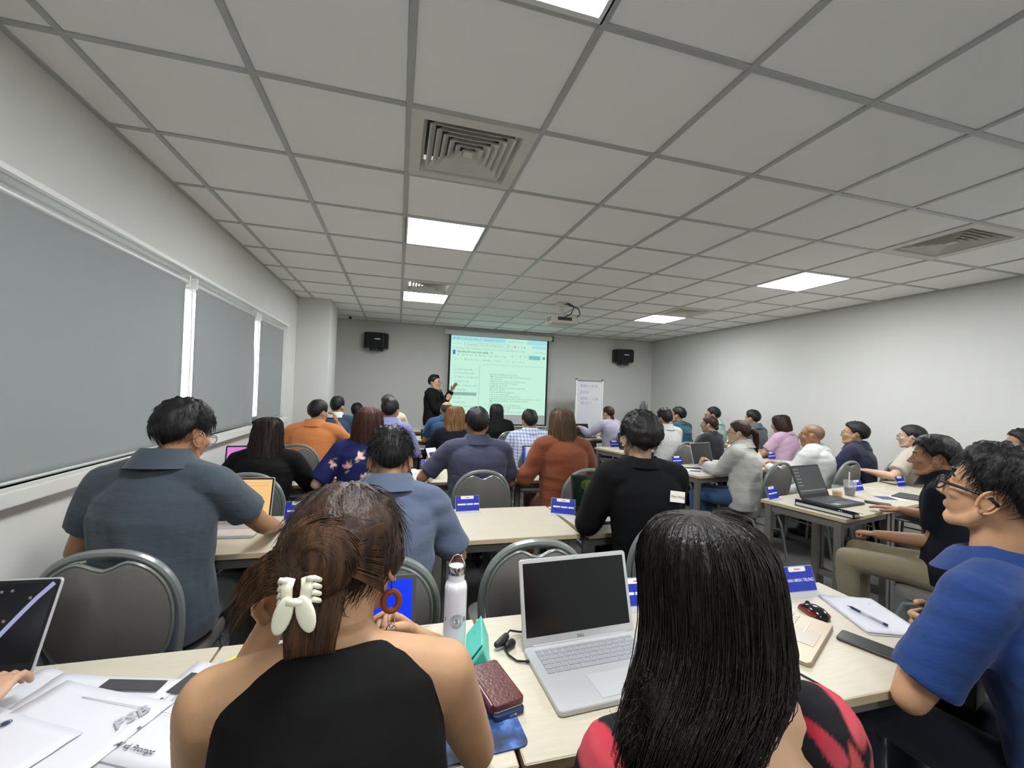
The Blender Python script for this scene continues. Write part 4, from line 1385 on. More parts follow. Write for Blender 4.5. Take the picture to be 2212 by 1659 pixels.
        for sd in (-1, 1):
            put('lens', MB().tube([(sd*0.033, 0.0965, -0.006), (sd*0.033, 0.0975, -0.006)], [(0.0225, 0.0165)]*2, 16, hint=(1, 0, 0)), mat('glasses_lens', (240, 245, 248), 0.03, alpha=0.18, spec=0.7), go)
    PEOPLE[key] = dict(root=root, HM=HM, arms=arms, c=c, put=put, hips=hips, face=face, spine=spine, nb=nb, body=bo)
    return PEOPLE[key]
# ------------------------------------------------------------------ the audience
M_hblack = hair_mat('hair_black', (17, 15, 15), (38, 35, 36))
M_hsoft = hair_mat('hair_soft_black', (24, 21, 20), (52, 47, 46))
M_hbrown = hair_mat('hair_dark_brown', (36, 22, 18), (66, 40, 30))
M_hred = hair_mat('hair_reddish_brown', (52, 28, 24), (92, 52, 44))
M_hmid = hair_mat('hair_mid_brown', (66, 48, 34), (104, 80, 58))
M_hlight = hair_mat('hair_light_brown', (104, 74, 46), (146, 108, 70))
M_hgrey = hair_mat('hair_greying', (44, 40, 38), (84, 78, 74))
M_stub = mat('hair_stubble', (118, 92, 68), 0.5, var=(200, 0.12))
navy_t = cloth('trousers_navy', (34, 38, 52)); black_t = cloth('trousers_black', (26, 26, 28)); grey_t = cloth('trousers_grey', (70, 72, 74))
khaki_t = cloth('trousers_khaki', (150, 136, 104)); jeans = cloth('jeans_blue', (58, 96, 148)); olive_t = cloth('trousers_dark_olive', (52, 56, 50)); dkjeans = cloth('jeans_dark', (34, 40, 58))
DARK = (176, 124, 88); MID = (196, 148, 112); FAIR = (214, 172, 142)
BOB = [(0, 34), (40, 28), (58, 5), (70, -25), (85, -45), (110, -55), (180, -55)]
FULL = [(0, 34), (40, 30), (58, 12), (70, -15), (85, -35), (100, -40), (120, -45), (180, -50)]
PULL = [(0, 28), (40, 24), (58, 10), (68, -6), (80, -14), (90, -2), (100, 2), (112, -14), (130, -34), (180, -46)]
lo = dict(nu=44, nv=14)
def sh(seed, **k):
    a = dict(lo); a.update(dict(strands=160, slen=0.03, sr=0.0016)); a.update(k)
    return hair_cap(seed, **a)
def seated_chair(P, label, dx=0.0, dy=0.0, rz=None):
    dy = 0.0
    f = RAD(P['face'] if rz is None else rz)
    h = P['hips']
    chair(h[0]-math.sin(f)*dy+math.cos(f)*dx, h[1]+math.cos(f)*dy+math.sin(f)*dx, f, label)

# --- nearest row
# woman with claw clip
cap = hair_cap(11, FULL, top=0.020, side=0.016, back=0.020, rough=0.18, strands=900, slen=0.075, sr=0.0011, lift=0.16, nu=72, nv=30, crown=(0, 0.4))
P = person('clip', 'woman in black sleeveless top with brown hair in a cream claw clip', (-0.075, 0.79, 1.318), (-0.05, 0.60), 0, hyaw=-10, hpitch=-10, hroll=-4, scale=0.97,
           skin_rgb=(202, 152, 108), shirt=cloth('top_black_knit', (17, 17, 18), 0.9, fold=0.25), shirt_name='sleeveless_top', sleeve='none', pants=black_t,
           top_cut=([-0.06, 0.05, 0.2, 0.36, 0.52, 0.66, 0.78, 0.87, 0.94, 0.985], [(0.165, 0.125), (0.165, 0.125), (0.15, 0.115), (0.140, 0.108), (0.146, 0.108), (0.150, 0.108), (0.146, 0.102), (0.146, 0.090), (0.112, 0.074), (0.072, 0.064)]),
           hair=cap, hairm=hair_mat('hair_clip_brown', (34, 23, 18), (70, 50, 38)), q='hi', fold=0.003, slouch=0.03, wide=1.04,
           armR=('w', 0.045, 0.885, 0.985), armL=('w', -0.215, 0.90, 1.03), handR='fist', handL='relax', poleR=(0.35, 0.5, -1), poleL=(-0.35, 0.5, -1),
           fdirR=(-0.75, -0.25, 0.6), fdirL=(0.35, -0.15, 1), palmR=(-0.6, -0.8, 0), palmL=(0.6, -0.8, 0))
seated_chair(P, 'grey banquet chair of the woman with the claw clip', dy=0.05)
# twisted hair roll above the clip, with loose ends fanning to the left
rnd = random.Random(5)
roll = MB()
roll.ellipsoid((-0.012, -0.108, 0.018), (0.062, 0.034, 0.062), nu=20, nv=14)
for k in range(520):
    a = rnd.uniform(0, 2*PI); r0 = rnd.uniform(0.35, 1.0)
    st = Vector((-0.012+0.066*r0*math.cos(a), -0.112-0.030*math.sqrt(max(0, 1-r0*r0*0.9)), 0.022+0.064*r0*math.sin(a)))
    sw = 0.9+rnd.uniform(-0.2, 0.2)
    pts = []
    for i in range(7):
        u = i/6
        aa = a+sw*u*2.1
        rr = r0*(1-0.45*u)
        pts.append((-0.012+0.068*rr*math.cos(aa), -0.108-0.037*math.sqrt(max(0.05, 1-rr*rr)), 0.020+0.066*rr*math.sin(aa)))
    strand(roll, pts, 0.0012)
for k in range(170):   # ends that escape on the left and below
    z = rnd.uniform(-0.03, 0.03)
    L = rnd.uniform(0.05, 0.11)
    pts = []
    for i in range(7):
        u = i/6
        pts.append((-0.055-L*u*0.75, -0.118-0.012*math.sin(PI*u)-rnd.uniform(0, 0.003), z+0.035*u-0.10*u*u*L/0.11+rnd.uniform(-0.002, 0.002)))
    strand(roll, pts, 0.0011)
for k in range(200):   # tail below the clip down the nape
    x = rnd.uniform(-0.055, 0.035)
    pts = []
    for i in range(7):
        u = i/6
        pts.append((x*(1-0.3*u)-0.02*u, -0.112+0.030*u-0.018*math.sin(PI*u), -0.03-0.16*u*rnd.uniform(0.85, 1.05)))
    strand(roll, pts, 0.0013)
for k in range(120):   # sweep over the right side into the roll
    z = rnd.uniform(-0.05, 0.06)
    pts = []
    for i in range(7):
        u = i/6
        an = RAD(-20+75*(1-u))
        pts.append((0.094*math.sin(an)*1.0+0.004, -0.014-0.112*math.cos(an), z*(1-u)+0.01*u+0.012*math.sin(PI*u)))
    strand(roll, pts, 0.0012)
P['put']('hair_roll', roll, hair_mat('hair_clip_warm', (50, 33, 22), (100, 70, 46)))
M_claw = mat('claw_clip_cream', (226, 222, 200), 0.35, spec=0.5)
cm = MB()
def claw_pt(x, z, d):
    return (x*0.78-0.026, -0.146-d*0.9, z*0.56-0.024)
for sd in (-1, 1):
    x0 = sd*0.016
    # comb plate
    cm.tube([claw_pt(x0*0.9, 0.042, 0.004), claw_pt(x0*1.15, 0.020, 0.010), claw_pt(x0*1.0, -0.012, 0.012)], [(0.008, 0.003), (0.009, 0.003), (0.008, 0.003)], 8, hint=(1, 0, 0))
    for k in range(4):
        z = 0.040-k*0.017
        cm.tube([claw_pt(x0, z-0.004, 0.008), claw_pt(sd*0.030, z-0.001, 0.008), claw_pt(sd*0.037, z-0.010, -0.002), claw_pt(sd*0.034, z-0.016, -0.014)], [(0.0045, 0.0032), (0.0042, 0.003), (0.0036, 0.0028), 0.0022], 8, hint=(0, 0, 1))
    # finger tab
    cm.ellipsoid(claw_pt(sd*0.020, -0.042, 0.016), (0.013, 0.004, 0.026), rot=Matrix.Rotation(sd*RAD(-18), 3, 'Y'), nu=14)
    cm.tube([claw_pt(sd*0.012, -0.010, 0.012), claw_pt(sd*0.016, -0.024, 0.015)], [(0.010, 0.004), (0.012, 0.004)], 8)
cm.tube([claw_pt(-0.014, -0.014, 0.014), claw_pt(0.014, -0.014, 0.014)], 0.006, 10, hint=(0, 0, 1))
P['put']('hair_clip', cm, M_claw)
# earring on the right ear: hook, red ring, silver links
er = MB()
er.tube([(0.080, -0.004, -0.044), (0.080, -0.006, -0.066)], 0.0012, 6)
P['put']('earring_hook', er, mat('earring_dark', (60, 30, 22), 0.4))
er = MB(); er.tube([(0.080+0.013*math.cos(a), -0.006+0.004*math.cos(a), -0.083+0.016*math.sin(a)) for a in np.linspace(0, 2*PI, 18, endpoint=False)], 0.0058, 8, hint=(0, 1, 0), closed=True)
P['put']('earring_ring', er, mat('earring_red', (116, 50, 34), 0.5))
er = MB()
for zc_, r1, r2 in ((-0.112, 0.006, 0.014), (-0.132, 0.009, 0.012)):
    er.tube([(0.080+r1*math.cos(a), -0.006, zc_+r2*math.sin(a)) for a in np.linspace(0, 2*PI, 14, endpoint=False)], 0.0011, 6, hint=(0, 1, 0), closed=True)
P['put']('earring_link', er, mat('earring_silver', (200, 200, 202), 0.2, metal=1.0))
# bracelet on the right wrist
S_, E_, W_ = P['arms'][1]
d = (W_-E_).normalized(); cpt = W_-d*0.035
bx = d.orthogonal().normalized(); by = d.cross(bx)
br = MB(); br.tube([tuple(cpt+bx*0.034*math.cos(a)+by*0.034*math.sin(a)) for a in np.linspace(0, 2*PI, 24, endpoint=False)], 0.0055, 8, hint=tuple(d), closed=True)
br.build('bracelet', mat('bracelet_brown', (100, 52, 38), 0.35), P['root'], smooth=True)
br = MB(); br.tube([tuple(cpt-d*0.014+bx*0.034*math.cos(a)+by*0.034*math.sin(a)) for a in np.linspace(0, 2*PI, 24, endpoint=False)], 0.0028, 8, hint=tuple(d), closed=True)
br.build('bracelet', mat('earring_silver', (200, 200, 202), 0.2, metal=1.0), P['root'], smooth=True)

# woman with long dark hair, black dress with red petals
pet = []
RED = (206, 38, 62); PINK = (232, 98, 96); DR = (150, 22, 48)
for (x, z, a, L, W_, c_) in ((0.205, 1.03, 60, 0.060, 0.026, RED), (0.25, 0.985, -15, 0.055, 0.030, RED), (0.235, 0.93, -50, 0.060, 0.028, DR), (0.175, 0.945, 105, 0.070, 0.020, PINK), (0.20, 0.90, 250, 0.045, 0.024, RED),
                             (0.15, 1.055, 15, 0.038, 0.012, PINK), (0.19, 1.065, -30, 0.030, 0.010, PINK), (0.125, 1.00, 130, 0.05, 0.016, RED), (0.14, 0.90, 30, 0.04, 0.018, PINK),
                             (-0.175, 0.985, 100, 0.055, 0.022, PINK), (-0.13, 1.00, 20, 0.045, 0.024, RED), (-0.145, 0.92, 80, 0.045, 0.020, RED), (-0.22, 0.93, 140, 0.05, 0.02, RED), (-0.08, 1.02, 10, 0.025, 0.012, DR), (-0.19, 1.02, 60, 0.05, 0.02, RED), (-0.12, 0.96, -40, 0.045, 0.02, PINK),
                             (0.02, 0.78, 30, 0.06, 0.025, RED), (-0.05, 0.74, 120, 0.06, 0.025, PINK), (0.10, 0.70, 70, 0.06, 0.025, RED)):
    pet.append((x, 0.0, z+0.025, a, L*0.8, W_*0.8, tuple(int(v*0.80) for v in c_)))
M_pet = print_mat('dress_red_petals')
rings = [(0.142, 0, -0.010, 0.020, 0.020), (0.136, 0, -0.012, 0.058, 0.062), (0.118, 0, -0.018, 0.083, 0.088), (0.09, 0, -0.022, 0.098, 0.102), (0.05, 0, -0.026, 0.104, 0.104), (0.0, 0, -0.032, 0.106, 0.098), (-0.03, -0.004, -0.038, 0.110, 0.094), (-0.06, -0.014, -0.046, 0.116, 0.088), (-0.085, -0.032, -0.056, 0.122, 0.080),
         (-0.105, -0.056, -0.066, 0.118, 0.070), (-0.125, -0.082, -0.075, 0.104, 0.058), (-0.145, -0.104, -0.082, 0.082, 0.044), (-0.163, -0.120, -0.086, 0.055, 0.030), (-0.175, -0.130, -0.088, 0.028, 0.015)]
hairf = loft_hair(rings, 21, nu=64, wav=0.0018, strands=1700, sr=0.0010, out=0.0035, stray=0.05, curl=0.0015, open_front=50)
rnd = random.Random(9)
for k in range(110):   # curls at the lower left ends
    z0 = rnd.uniform(-0.17, -0.03); x0 = -0.142-rnd.uniform(0.0, 0.020); y0 = -0.08
    L = rnd.uniform(0.04, 0.10); ph = rnd.uniform(0, 2)
    strand(hairf, [(x0-L*0.55*u-0.010*math.sin(6*u+ph), y0-0.012*u, z0-L*u*0.9+0.055*u**2.4*rnd.uniform(0.6, 1.2)) for u in np.linspace(0, 1, 8)], 0.0009)
P = person('long', 'woman with long dark hair in black dress printed with red petals', (0.465, 0.565, 1.295), (0.455, 0.43), 0, hyaw=4, hpitch=-6, scale=0.97, skin_rgb=(214, 166, 124),
           shirt=M_pet, petals=((20, 18, 22), pet, 0.6), voxel=0.0048, shirt_name='dress', sleeve='short', sleeve_len=0.55, pants=M_pet, pants_name='dress_skirt', hair=hairf, hairm=hair_mat('hair_long_dark', (15, 10, 9), (32, 23, 19), rough=0.30), q='hi', fold=0.003,
           top_cut=([-0.06, 0.05, 0.2, 0.36, 0.52, 0.66, 0.74, 0.79, 0.82, 0.84], [(0.165, 0.125), (0.165, 0.125), (0.15, 0.115), (0.140, 0.108), (0.146, 0.108), (0.152, 0.108), (0.158, 0.104), (0.158, 0.096), (0.154, 0.088), (0.146, 0.080)]), sh_in=0.115,
           armL=('w', 0.40, 0.70, 0.79), armR=(0.20, 0.32, 0.80), wide=1.0)
seated_chair(P, 'grey banquet chair of the woman in the red petal dress', dy=0.05)

# man in royal blue polo, right edge
cap = hair_cap(31, [(0, 34), (35, 33), (55, 24), (68, 6), (78, -12), (90, -6), (100, 4), (115, -10), (130, -34), (180, -52)], top=0.030, side=0.016, back=0.020, rough=0.16, strands=2400, slen=0.050, sr=0.0010, lift=0.14, nu=72, nv=28, fringe=0.008)
P = person('blue', 'man in royal blue polo and dark glasses with folded arms', (1.575, 0.76, 1.395), (1.64, 0.60), 6, hyaw=4, hpitch=10, scale=1.03, skin_rgb=(206, 152, 110), wide=1.12,
           shirt=cloth('polo_royal_blue', (24, 62, 138), 0.8, fold=0.55), sleeve='short', sleeve_len=0.80, collar=cloth('polo_royal_blue', (24, 62, 138)), pants=dkjeans, hair=cap, hairm=hair_mat('hair_blueman', (13, 12, 13), (32, 31, 32), 0.42),
           q='hi', neck=0.178, glasses='dark', armL=('w', 1.52, 0.86, 0.845), armR=('w', 1.50, 0.84, 0.88), poleL=(-1.2, -0.25, -0.6), poleR=(1, -0.2, -0.7), handL='fist', handR='relax', fdirL=(1, 0.2, 0.0), fdirR=(-1, 0.1, 0.05), palmL=(0, -1, 0), palmR=(0, -1, 0.2), fold=0.006, shirt_w=0.008)
seated_chair(P, 'grey banquet chair under the man in royal blue polo', dy=0.04)

# person beyond the left edge: only a hand on the dark laptop shows
P = person('edge_left', 'person beyond the left picture edge whose hand touches the dark laptop', (-0.97, 0.74, 1.28), (-0.97, 0.64), 0, scale=0.95, skin_rgb=(214, 164, 132),
           shirt=cloth('blouse_rose', (190, 120, 120)), sleeve='short', pants=black_t, hair=sh(41), hairm=M_hblack, q='mid', armR=('w', -0.795, 1.085, 0.81), armL=('w', -1.16, 1.05, 0.80), handR='relax', fdirR=(-0.10, 1, 0.25), wide=0.85)
seated_chair(P, 'grey banquet chair beyond the left picture edge', dy=0.05)

# --- second row
G1 = cloth('polo_slate_grey', (72, 84, 97), 0.85, fold=0.6)
cap = hair_cap(51, [(0, 20), (35, 20), (55, 12), (68, 0), (80, -14), (90, -6), (100, 6), (115, -12), (130, -36), (180, -50)], top=0.032, side=0.014, back=0.018, rough=0.25, strands=1400, slen=0.045, sr=0.0012, lift=0.2, nu=64, nv=24, fringe=0.012)
P = person('greyL', 'man in slate grey polo and thin glasses working at the orange screen laptop', (-0.83, 2.00, 1.40), (-0.86, 1.93), -8, hyaw=-16, hpitch=-14, scale=1.04, wide=1.08, skin_rgb=(190, 134, 94),
           shirt=G1, sleeve='short', sleeve_len=0.66, collar=G1, pants=olive_t, hair=cap, hairm=M_hblack, q='hi', glasses='steel', armR=('w', -0.555, 2.31, 0.785), armL=('w', -1.02, 2.22, 0.79), poleR=(0.9, -0.5, -0.7), handR='flat', handL='flat', slouch=0.025, fold=0.009, shirt_w=0.010)
seated_chair(P, 'grey banquet chair behind the man in slate grey polo by the window', dx=-0.02, dy=0.12, rz=0)
G2 = cloth('polo_steel_blue', (92, 108, 136), 0.85, fold=0.5)
cap = hair_cap(52, top=0.034, side=0.010, back=0.010, rough=0.5, strands=1300, slen=0.038, sr=0.0014, lift=0.65, nu=64, nv=24)
P = person('greyC', 'man in steel blue polo with spiky hair and ears showing, head bowed', (-0.02, 1.90, 1.30), (-0.01, 1.74), 0, hyaw=2, hpitch=-18, scale=1.0, wide=1.02, skin_rgb=(190, 138, 100),
           shirt=G2, sleeve='short', sleeve_len=0.85, collar=G2, pants=dkjeans, hair=cap, hairm=M_hblack, q='hi', armR=(0.13, 0.30, 0.79), armL=(0.13, 0.30, 0.79), poleR=(0.75, -0.3, -0.8), poleL=(-0.75, -0.3, -0.8), slouch=0.03, fold=0.008, shirt_w=0.008)
seated_chair(P, 'grey banquet chair of the man in steel blue polo', dx=-0.03, dy=0.06, rz=0)
B1 = cloth('sweater_black', (22, 23, 27), 0.9, fold=0.3)
cap = hair_cap(53, [(0, 22), (35, 22), (55, 10), (70, -8), (84, -16), (95, -4), (104, -2), (118, -20), (132, -38), (180, -52)], top=0.030, side=0.018, back=0.024, rough=0.30, strands=900, slen=0.05, sr=0.0014, lift=0.15, nu=64, nv=24)
P = person('blacksw', 'man in black sweater with a handwritten paper note on his back', (1.225, 1.95, 1.41), (1.30, 1.96), -8, hyaw=-2, hpitch=6, scale=1.04, wide=0.98, skin_rgb=FAIR,
           shirt=B1, shirt_name='sweater', sleeve='long', collar=None, pants=black_t, hair=cap, hairm=M_hblack, q='hi', armL=(0.20, 0.28, 0.79), armR=(0.10, 0.34, 0.78), slouch=0.02, fold=0.005, shirt_w=0.012)
seated_chair(P, 'grey banquet chair turned beside the man in black sweater', dx=-0.02, dy=0.08, rz=-6)
# paper note pinned on the sweater
nt_ = MB().box((0, 0, 0), (0.075, 0.0012, 0.052)).build('paper_note', mat('note_paper', (236, 233, 220), 0.8), P['root'])
npos = P['spine'](0.74)
nt_.location = (0.045, npos.y-0.150, npos.z+0.015); nt_.rotation_euler = (RAD(-8), RAD(6), 0)
text_part('handwriting', 'Huy Hùng', 0.017, mat('pen_ink', (40, 40, 60), 0.6), nt_, T(0, -0.0012, 0) @ RX(PI/2), shear=0.3)
N1 = cloth('polo_navy', (20, 26, 46), 0.85, fold=0.5)
cap = hair_cap(54, top=0.028, side=0.013, back=0.016, rough=0.14, strands=700, slen=0.045, sr=0.0014, lift=0.14, nu=56, nv=20, fringe=0.006)
P = person('navyR', 'man in navy polo and khaki trousers resting a hand on the drinks table', (3.06, 1.75, 1.32), (2.98, 1.62), 24, hyaw=6, hpitch=-2, scale=1.0, wide=1.05, skin_rgb=DARK,
           shirt=N1, sleeve='short', sleeve_len=0.75, collar=N1, pants=khaki_t, hair=cap, hairm=M_hblack, q='hi', armR=('w', 3.30, 2.06, 0.785), armL=('w', 2.84, 1.90, 0.70), handR='flat', handL='fist', poleL=(0.0, -1, -0.6), fold=0.007, shirt_w=0.008, shoes=mat('shoe_white', (200, 198, 190), 0.6))
seated_chair(P, 'grey banquet chair carrying the man in khaki trousers', dy=0.05)

# --- third row
BK = cloth('blouse_black', (20, 20, 22), 0.85)
rings = [(0.135, 0, -0.012, 0.02, 0.02), (0.128, 0, -0.014, 0.060, 0.062), (0.10, 0, -0.02, 0.088, 0.094), (0.05, 0, -0.026, 0.099, 0.100), (-0.02, 0, -0.038, 0.102, 0.094), (-0.10, 0.0, -0.062, 0.110, 0.080), (-0.18, 0.005, -0.085, 0.128, 0.066), (-0.26, 0.015, -0.10, 0.145, 0.056), (-0.34, 0.03, -0.11, 0.145, 0.048), (-0.40, 0.05, -0.11, 0.11, 0.035)]
P = person('longbrown', 'woman in black blouse with very long wavy dark brown hair', (-0.86, 3.28, 1.24), (-0.86, 3.18), 0, hyaw=8, hpitch=-8, scale=0.94, skin_rgb=FAIR, shirt=BK, shirt_name='blouse', sleeve='long', pants=black_t,
           hair=loft_hair(rings, 61, nu=48, wav=0.004, strands=600, sr=0.0016, out=0.007, stray=0.04, curl=0.005), hairm=hair_mat('hair_wavy_brown', (24, 15, 13), (52, 32, 26)), q='mid', wide=1.05, armR=(0.25, 0.35, 0.79), armL=(0.22, 0.32, 0.79), shirt_w=0.012)
seated_chair(P, 'grey banquet chair of the woman with very long wavy hair', dx=0.0, dy=0.10, rz=0)
fl = []
rnd = random.Random(3)
for (x, z) in ((-0.10, 0.93), (0.02, 0.86), (-0.05, 0.78), (0.09, 1.0), (-0.14, 0.75), (0.12, 0.75), (-0.02, 0.66), (0.16, 0.86), (-0.02, 1.0), (-0.19, 0.95), (0.20, 0.95)):
    for k in range(4):
        a = rnd.uniform(0, 360); dxx = 0.018*math.cos(RAD(a)); dzz = 0.018*math.sin(RAD(a))
        fl.append((x+dxx, -0.10, z+dzz, a, 0.020, 0.011, rnd.choice([(222, 170, 160), (236, 214, 200), (210, 140, 140)])))
    fl.append((x+rnd.uniform(-0.03, 0.03), -0.10, z+0.03, rnd.uniform(0, 180), 0.020, 0.006, (110, 130, 84)))
    fl.append((x+rnd.uniform(-0.03, 0.03), -0.10, z-0.03, rnd.uniform(0, 180), 0.018, 0.006, (120, 140, 92)))
M_flor = print_mat('blouse_navy_floral')
rings = [(0.135, 0, -0.012, 0.02, 0.02), (0.128, 0, -0.014, 0.062, 0.064), (0.10, 0, -0.02, 0.092, 0.096), (0.05, 0, -0.026, 0.106, 0.104), (-0.02, 0, -0.034, 0.112, 0.100), (-0.09, 0, -0.045, 0.118, 0.090), (-0.15, 0, -0.060, 0.120, 0.076), (-0.20, 0, -0.07, 0.116, 0.062), (-0.225, 0, -0.072, 0.105, 0.05)]
P = person('floral', 'woman in navy floral blouse with straight reddish brown hair', (-0.20, 3.27, 1.33), (-0.22, 3.18), 2, scale=0.97, skin_rgb=FAIR, shirt=M_flor, petals=((30, 34, 84), fl, 0.08), voxel=0.008, shirt_name='blouse', sleeve='short', sleeve_len=0.9, pants=black_t, wide=1.05,
           hair=loft_hair(rings, 62, nu=48, wav=0.002, strands=450, sr=0.0015, out=0.003), hairm=M_hred, q='mid', armL=(0.24, 0.22, 0.79), armR=(0.2, 0.3, 0.79), shirt_w=0.012)
seated_chair(P, 'grey banquet chair of the woman in floral blouse', dx=0.16, dy=0.09, rz=0)
PU = cloth('polo_dusk_blue', (66, 70, 98), 0.85)
P = person('purple', 'broad man in dusk blue polo holding a folded leaflet', (0.61, 3.28, 1.35), (0.60, 3.16), 0, hyaw=0, scale=1.05, wide=1.20, skin_rgb=DARK, shirt=PU, sleeve='short', sleeve_len=0.8, collar=PU, pants=navy_t,
           hair=sh(63, top=0.028, strands=500, rough=0.3), hairm=M_hblack, q='mid', armL=('w', 0.28, 3.50, 0.86), armR=(0.18, 0.36, 0.79), handL='grip', fdirL=(0.1, 0.6, 0.6), poleL=(-0.8, -0.3, -0.8), shirt_w=0.008)
seated_chair(P, 'grey banquet chair behind the man in dusk blue polo', dx=-0.01, dy=0.08, rz=0)
RU = cloth('dress_rust', (140, 66, 32), 0.85)
rings = [(0.135, 0, -0.012, 0.02, 0.02), (0.128, 0, -0.014, 0.060, 0.062), (0.10, 0, -0.02, 0.090, 0.096), (0.05, 0, -0.026, 0.104, 0.104), (-0.02, 0, -0.034, 0.112, 0.100), (-0.09, 0, -0.045, 0.120, 0.092), (-0.15, 0, -0.060, 0.124, 0.080), (-0.20, 0, -0.07, 0.118, 0.066), (-0.235, 0.0, -0.075, 0.10, 0.05)]
P = person('rust', 'woman in rust brown dress with straight brown hair', (1.30, 3.24, 1.36), (1.30, 3.16), 0, hyaw=4, scale=0.98, skin_rgb=FAIR, shirt=RU, shirt_name='dress', pants=RU, pants_name='dress_skirt', sleeve='three', wide=1.06, skirt=True,
           hair=loft_hair(rings, 64, nu=48, wav=0.002, strands=500, sr=0.0015, out=0.004, stray=0.02), hairm=M_hmid, q='mid', armL=(0.24, 0.26, 0.79), armR=(0.2, 0.3, 0.79), shirt_w=0.020, fold=0.009)
seated_chair(P, 'grey banquet chair of the woman in rust dress', dx=0.10, dy=0.08, rz=0)
WH = cloth('blouse_white', (206, 205, 196), 0.85); WS = cloth('shirt_white', (214, 215, 212), 0.85)
def ponytail(seed, base, path, r, strands=200):
    m = base
    rr = [r*0.55, r, r*1.1, r*0.95, r*0.7, r*0.25]
    k = len(path)
    rad = [float(np.interp(i/(k-1), np.linspace(0, 1, 6), rr)) for i in range(k)]
    m.tube(path, rad, 12, hint=None)
    g = random.Random(seed)
    for s in range(strands):
        a = g.uniform(0, 2*PI); q = []
        for i, (p, rd) in enumerate(zip(path, rad)):
            q.append((p[0]+rd*1.02*math.cos(a+0.12*i), p[1]+rd*1.02*math.sin(a+0.12*i), p[2]-g.uniform(0, 0.004)))
        strand(m, q, 0.0015)
    return m
base = sh(65, edge=PULL, top=0.018, side=0.012, back=0.014, rough=0.12, strands=100)
P = person('whiteblouse', 'woman in white blouse and blue jeans with a long ponytail', (3.17, 3.34, 1.295), (3.22, 3.30), 26, hyaw=10, scale=0.97, skin_rgb=FAIR, shirt=WH, shirt_name='blouse', sleeve='long', collar=WH, pants=jeans, pants_name='jeans',
           hair=ponytail(1, base, [(0, -0.100, 0.03), (0, -0.125, 0.035), (0.01, -0.150, 0.0), (0.01, -0.158, -0.08), (0.005, -0.155, -0.17), (-0.01, -0.15, -0.235)], 0.027), hairm=M_hbrown, q='mid', glasses='steel', armL=('w', 3.08, 3.66, 0.80), armR=('w', 3.12, 3.64, 0.82), handL='grip', handR='grip', fdirL=(0.5, 0.6, 0.5), fdirR=(-0.4, 0.8, 0.4), palmL=(1, 0, -0.3), palmR=(-1, 0, -0.3), shirt_w=0.016, shirt_len=-0.12, slouch=0.01, fold=0.008)
P['put']('hair_tie', MB().tube([(0, -0.112, 0.034), (0, -0.128, 0.034)], 0.019, 12, hint=(1, 0, 0)), mat('hair_tie_mint', (160, 190, 186), 0.5))
chair(3.31, 3.33, RAD(12), 'grey banquet chair of the woman in white blouse')
P = person('shaved', 'man with shaved head and glasses in white shirt', (4.12, 3.38, 1.28), (4.08, 3.32), 22, hyaw=10, scale=1.04, skin_rgb=DARK, shirt=WS, sleeve='long', pants=cloth('trousers_white', (205, 205, 205)), wide=1.1,
           hair=hair_cap(66, [(0, 40), (40, 38), (60, 22), (75, 4), (100, 6), (115, -10), (130, -30), (180, -42)], top=0.0012, side=0.0012, back=0.0012, rough=0.05, nu=44, nv=14, edge_t=0.0005), hairm=M_stub, q='mid', glasses='steel', shirt_w=0.014, fold=0.008)
chair(4.18, 3.35, RAD(10), 'grey banquet chair behind the man with shaved head')
NJ = cloth('jacket_navy', (28, 36, 66), 0.8)
P = person('navyjkt', 'man in navy jacket and steel glasses near the right wall', (4.70, 3.38, 1.30), (4.66, 3.33), 20, hyaw=14, hpitch=6, scale=1.03, skin_rgb=MID, shirt=NJ, shirt_name='jacket', sleeve='long', collar=NJ, pants=navy_t, wide=1.1,
           hair=sh(67, top=0.026, side=0.016, back=0.020, strands=350), hairm=M_hblack, q='mid', glasses='steel', shirt_w=0.012)
chair(4.78, 3.35, RAD(10), 'grey banquet chair of the man in navy jacket')
BE = cloth('tee_beige', (198, 186, 168), 0.85)
base = sh(68, edge=PULL, top=0.018, side=0.012, back=0.016, rough=0.12, strands=80)
P = person('beige', 'woman in beige top with low ponytail beside the right wall', (4.84, 2.95, 1.31), (4.82, 2.86), 12, hyaw=12, scale=0.96, skin_rgb=FAIR, shirt=BE, shirt_name='top', sleeve='short', sleeve_len=0.75, pants=black_t,
           hair=ponytail(2, base, [(0, -0.085, -0.03), (0, -0.105, -0.045), (0.005, -0.125, -0.09), (0.005, -0.130, -0.16), (0, -0.128, -0.23), (0, -0.12, -0.28)], 0.024), hairm=M_hsoft, q='mid', glasses='steel', armL=('w', 4.50, 3.12, 0.83), armR=('w', 4.7, 3.2, 0.8), poleL=(-0.8, -0.4, -0.7), shirt_w=0.012)
seated_chair(P, 'grey banquet chair of the woman in beige top', dy=0.05)
P = person('edge_right', 'dark haired man cut by the right picture edge near the wall', (4.90, 2.22, 1.335), (4.86, 2.16), 22, hyaw=12, hpitch=2, scale=1.03, skin_rgb=DARK, shirt=cloth('shirt_dim_grey', (90, 92, 96)), sleeve='long', pants=black_t,
           hair=sh(69), hairm=M_hblack, q='lo')
seated_chair(P, 'grey banquet chair at the right picture edge', dy=0.04)

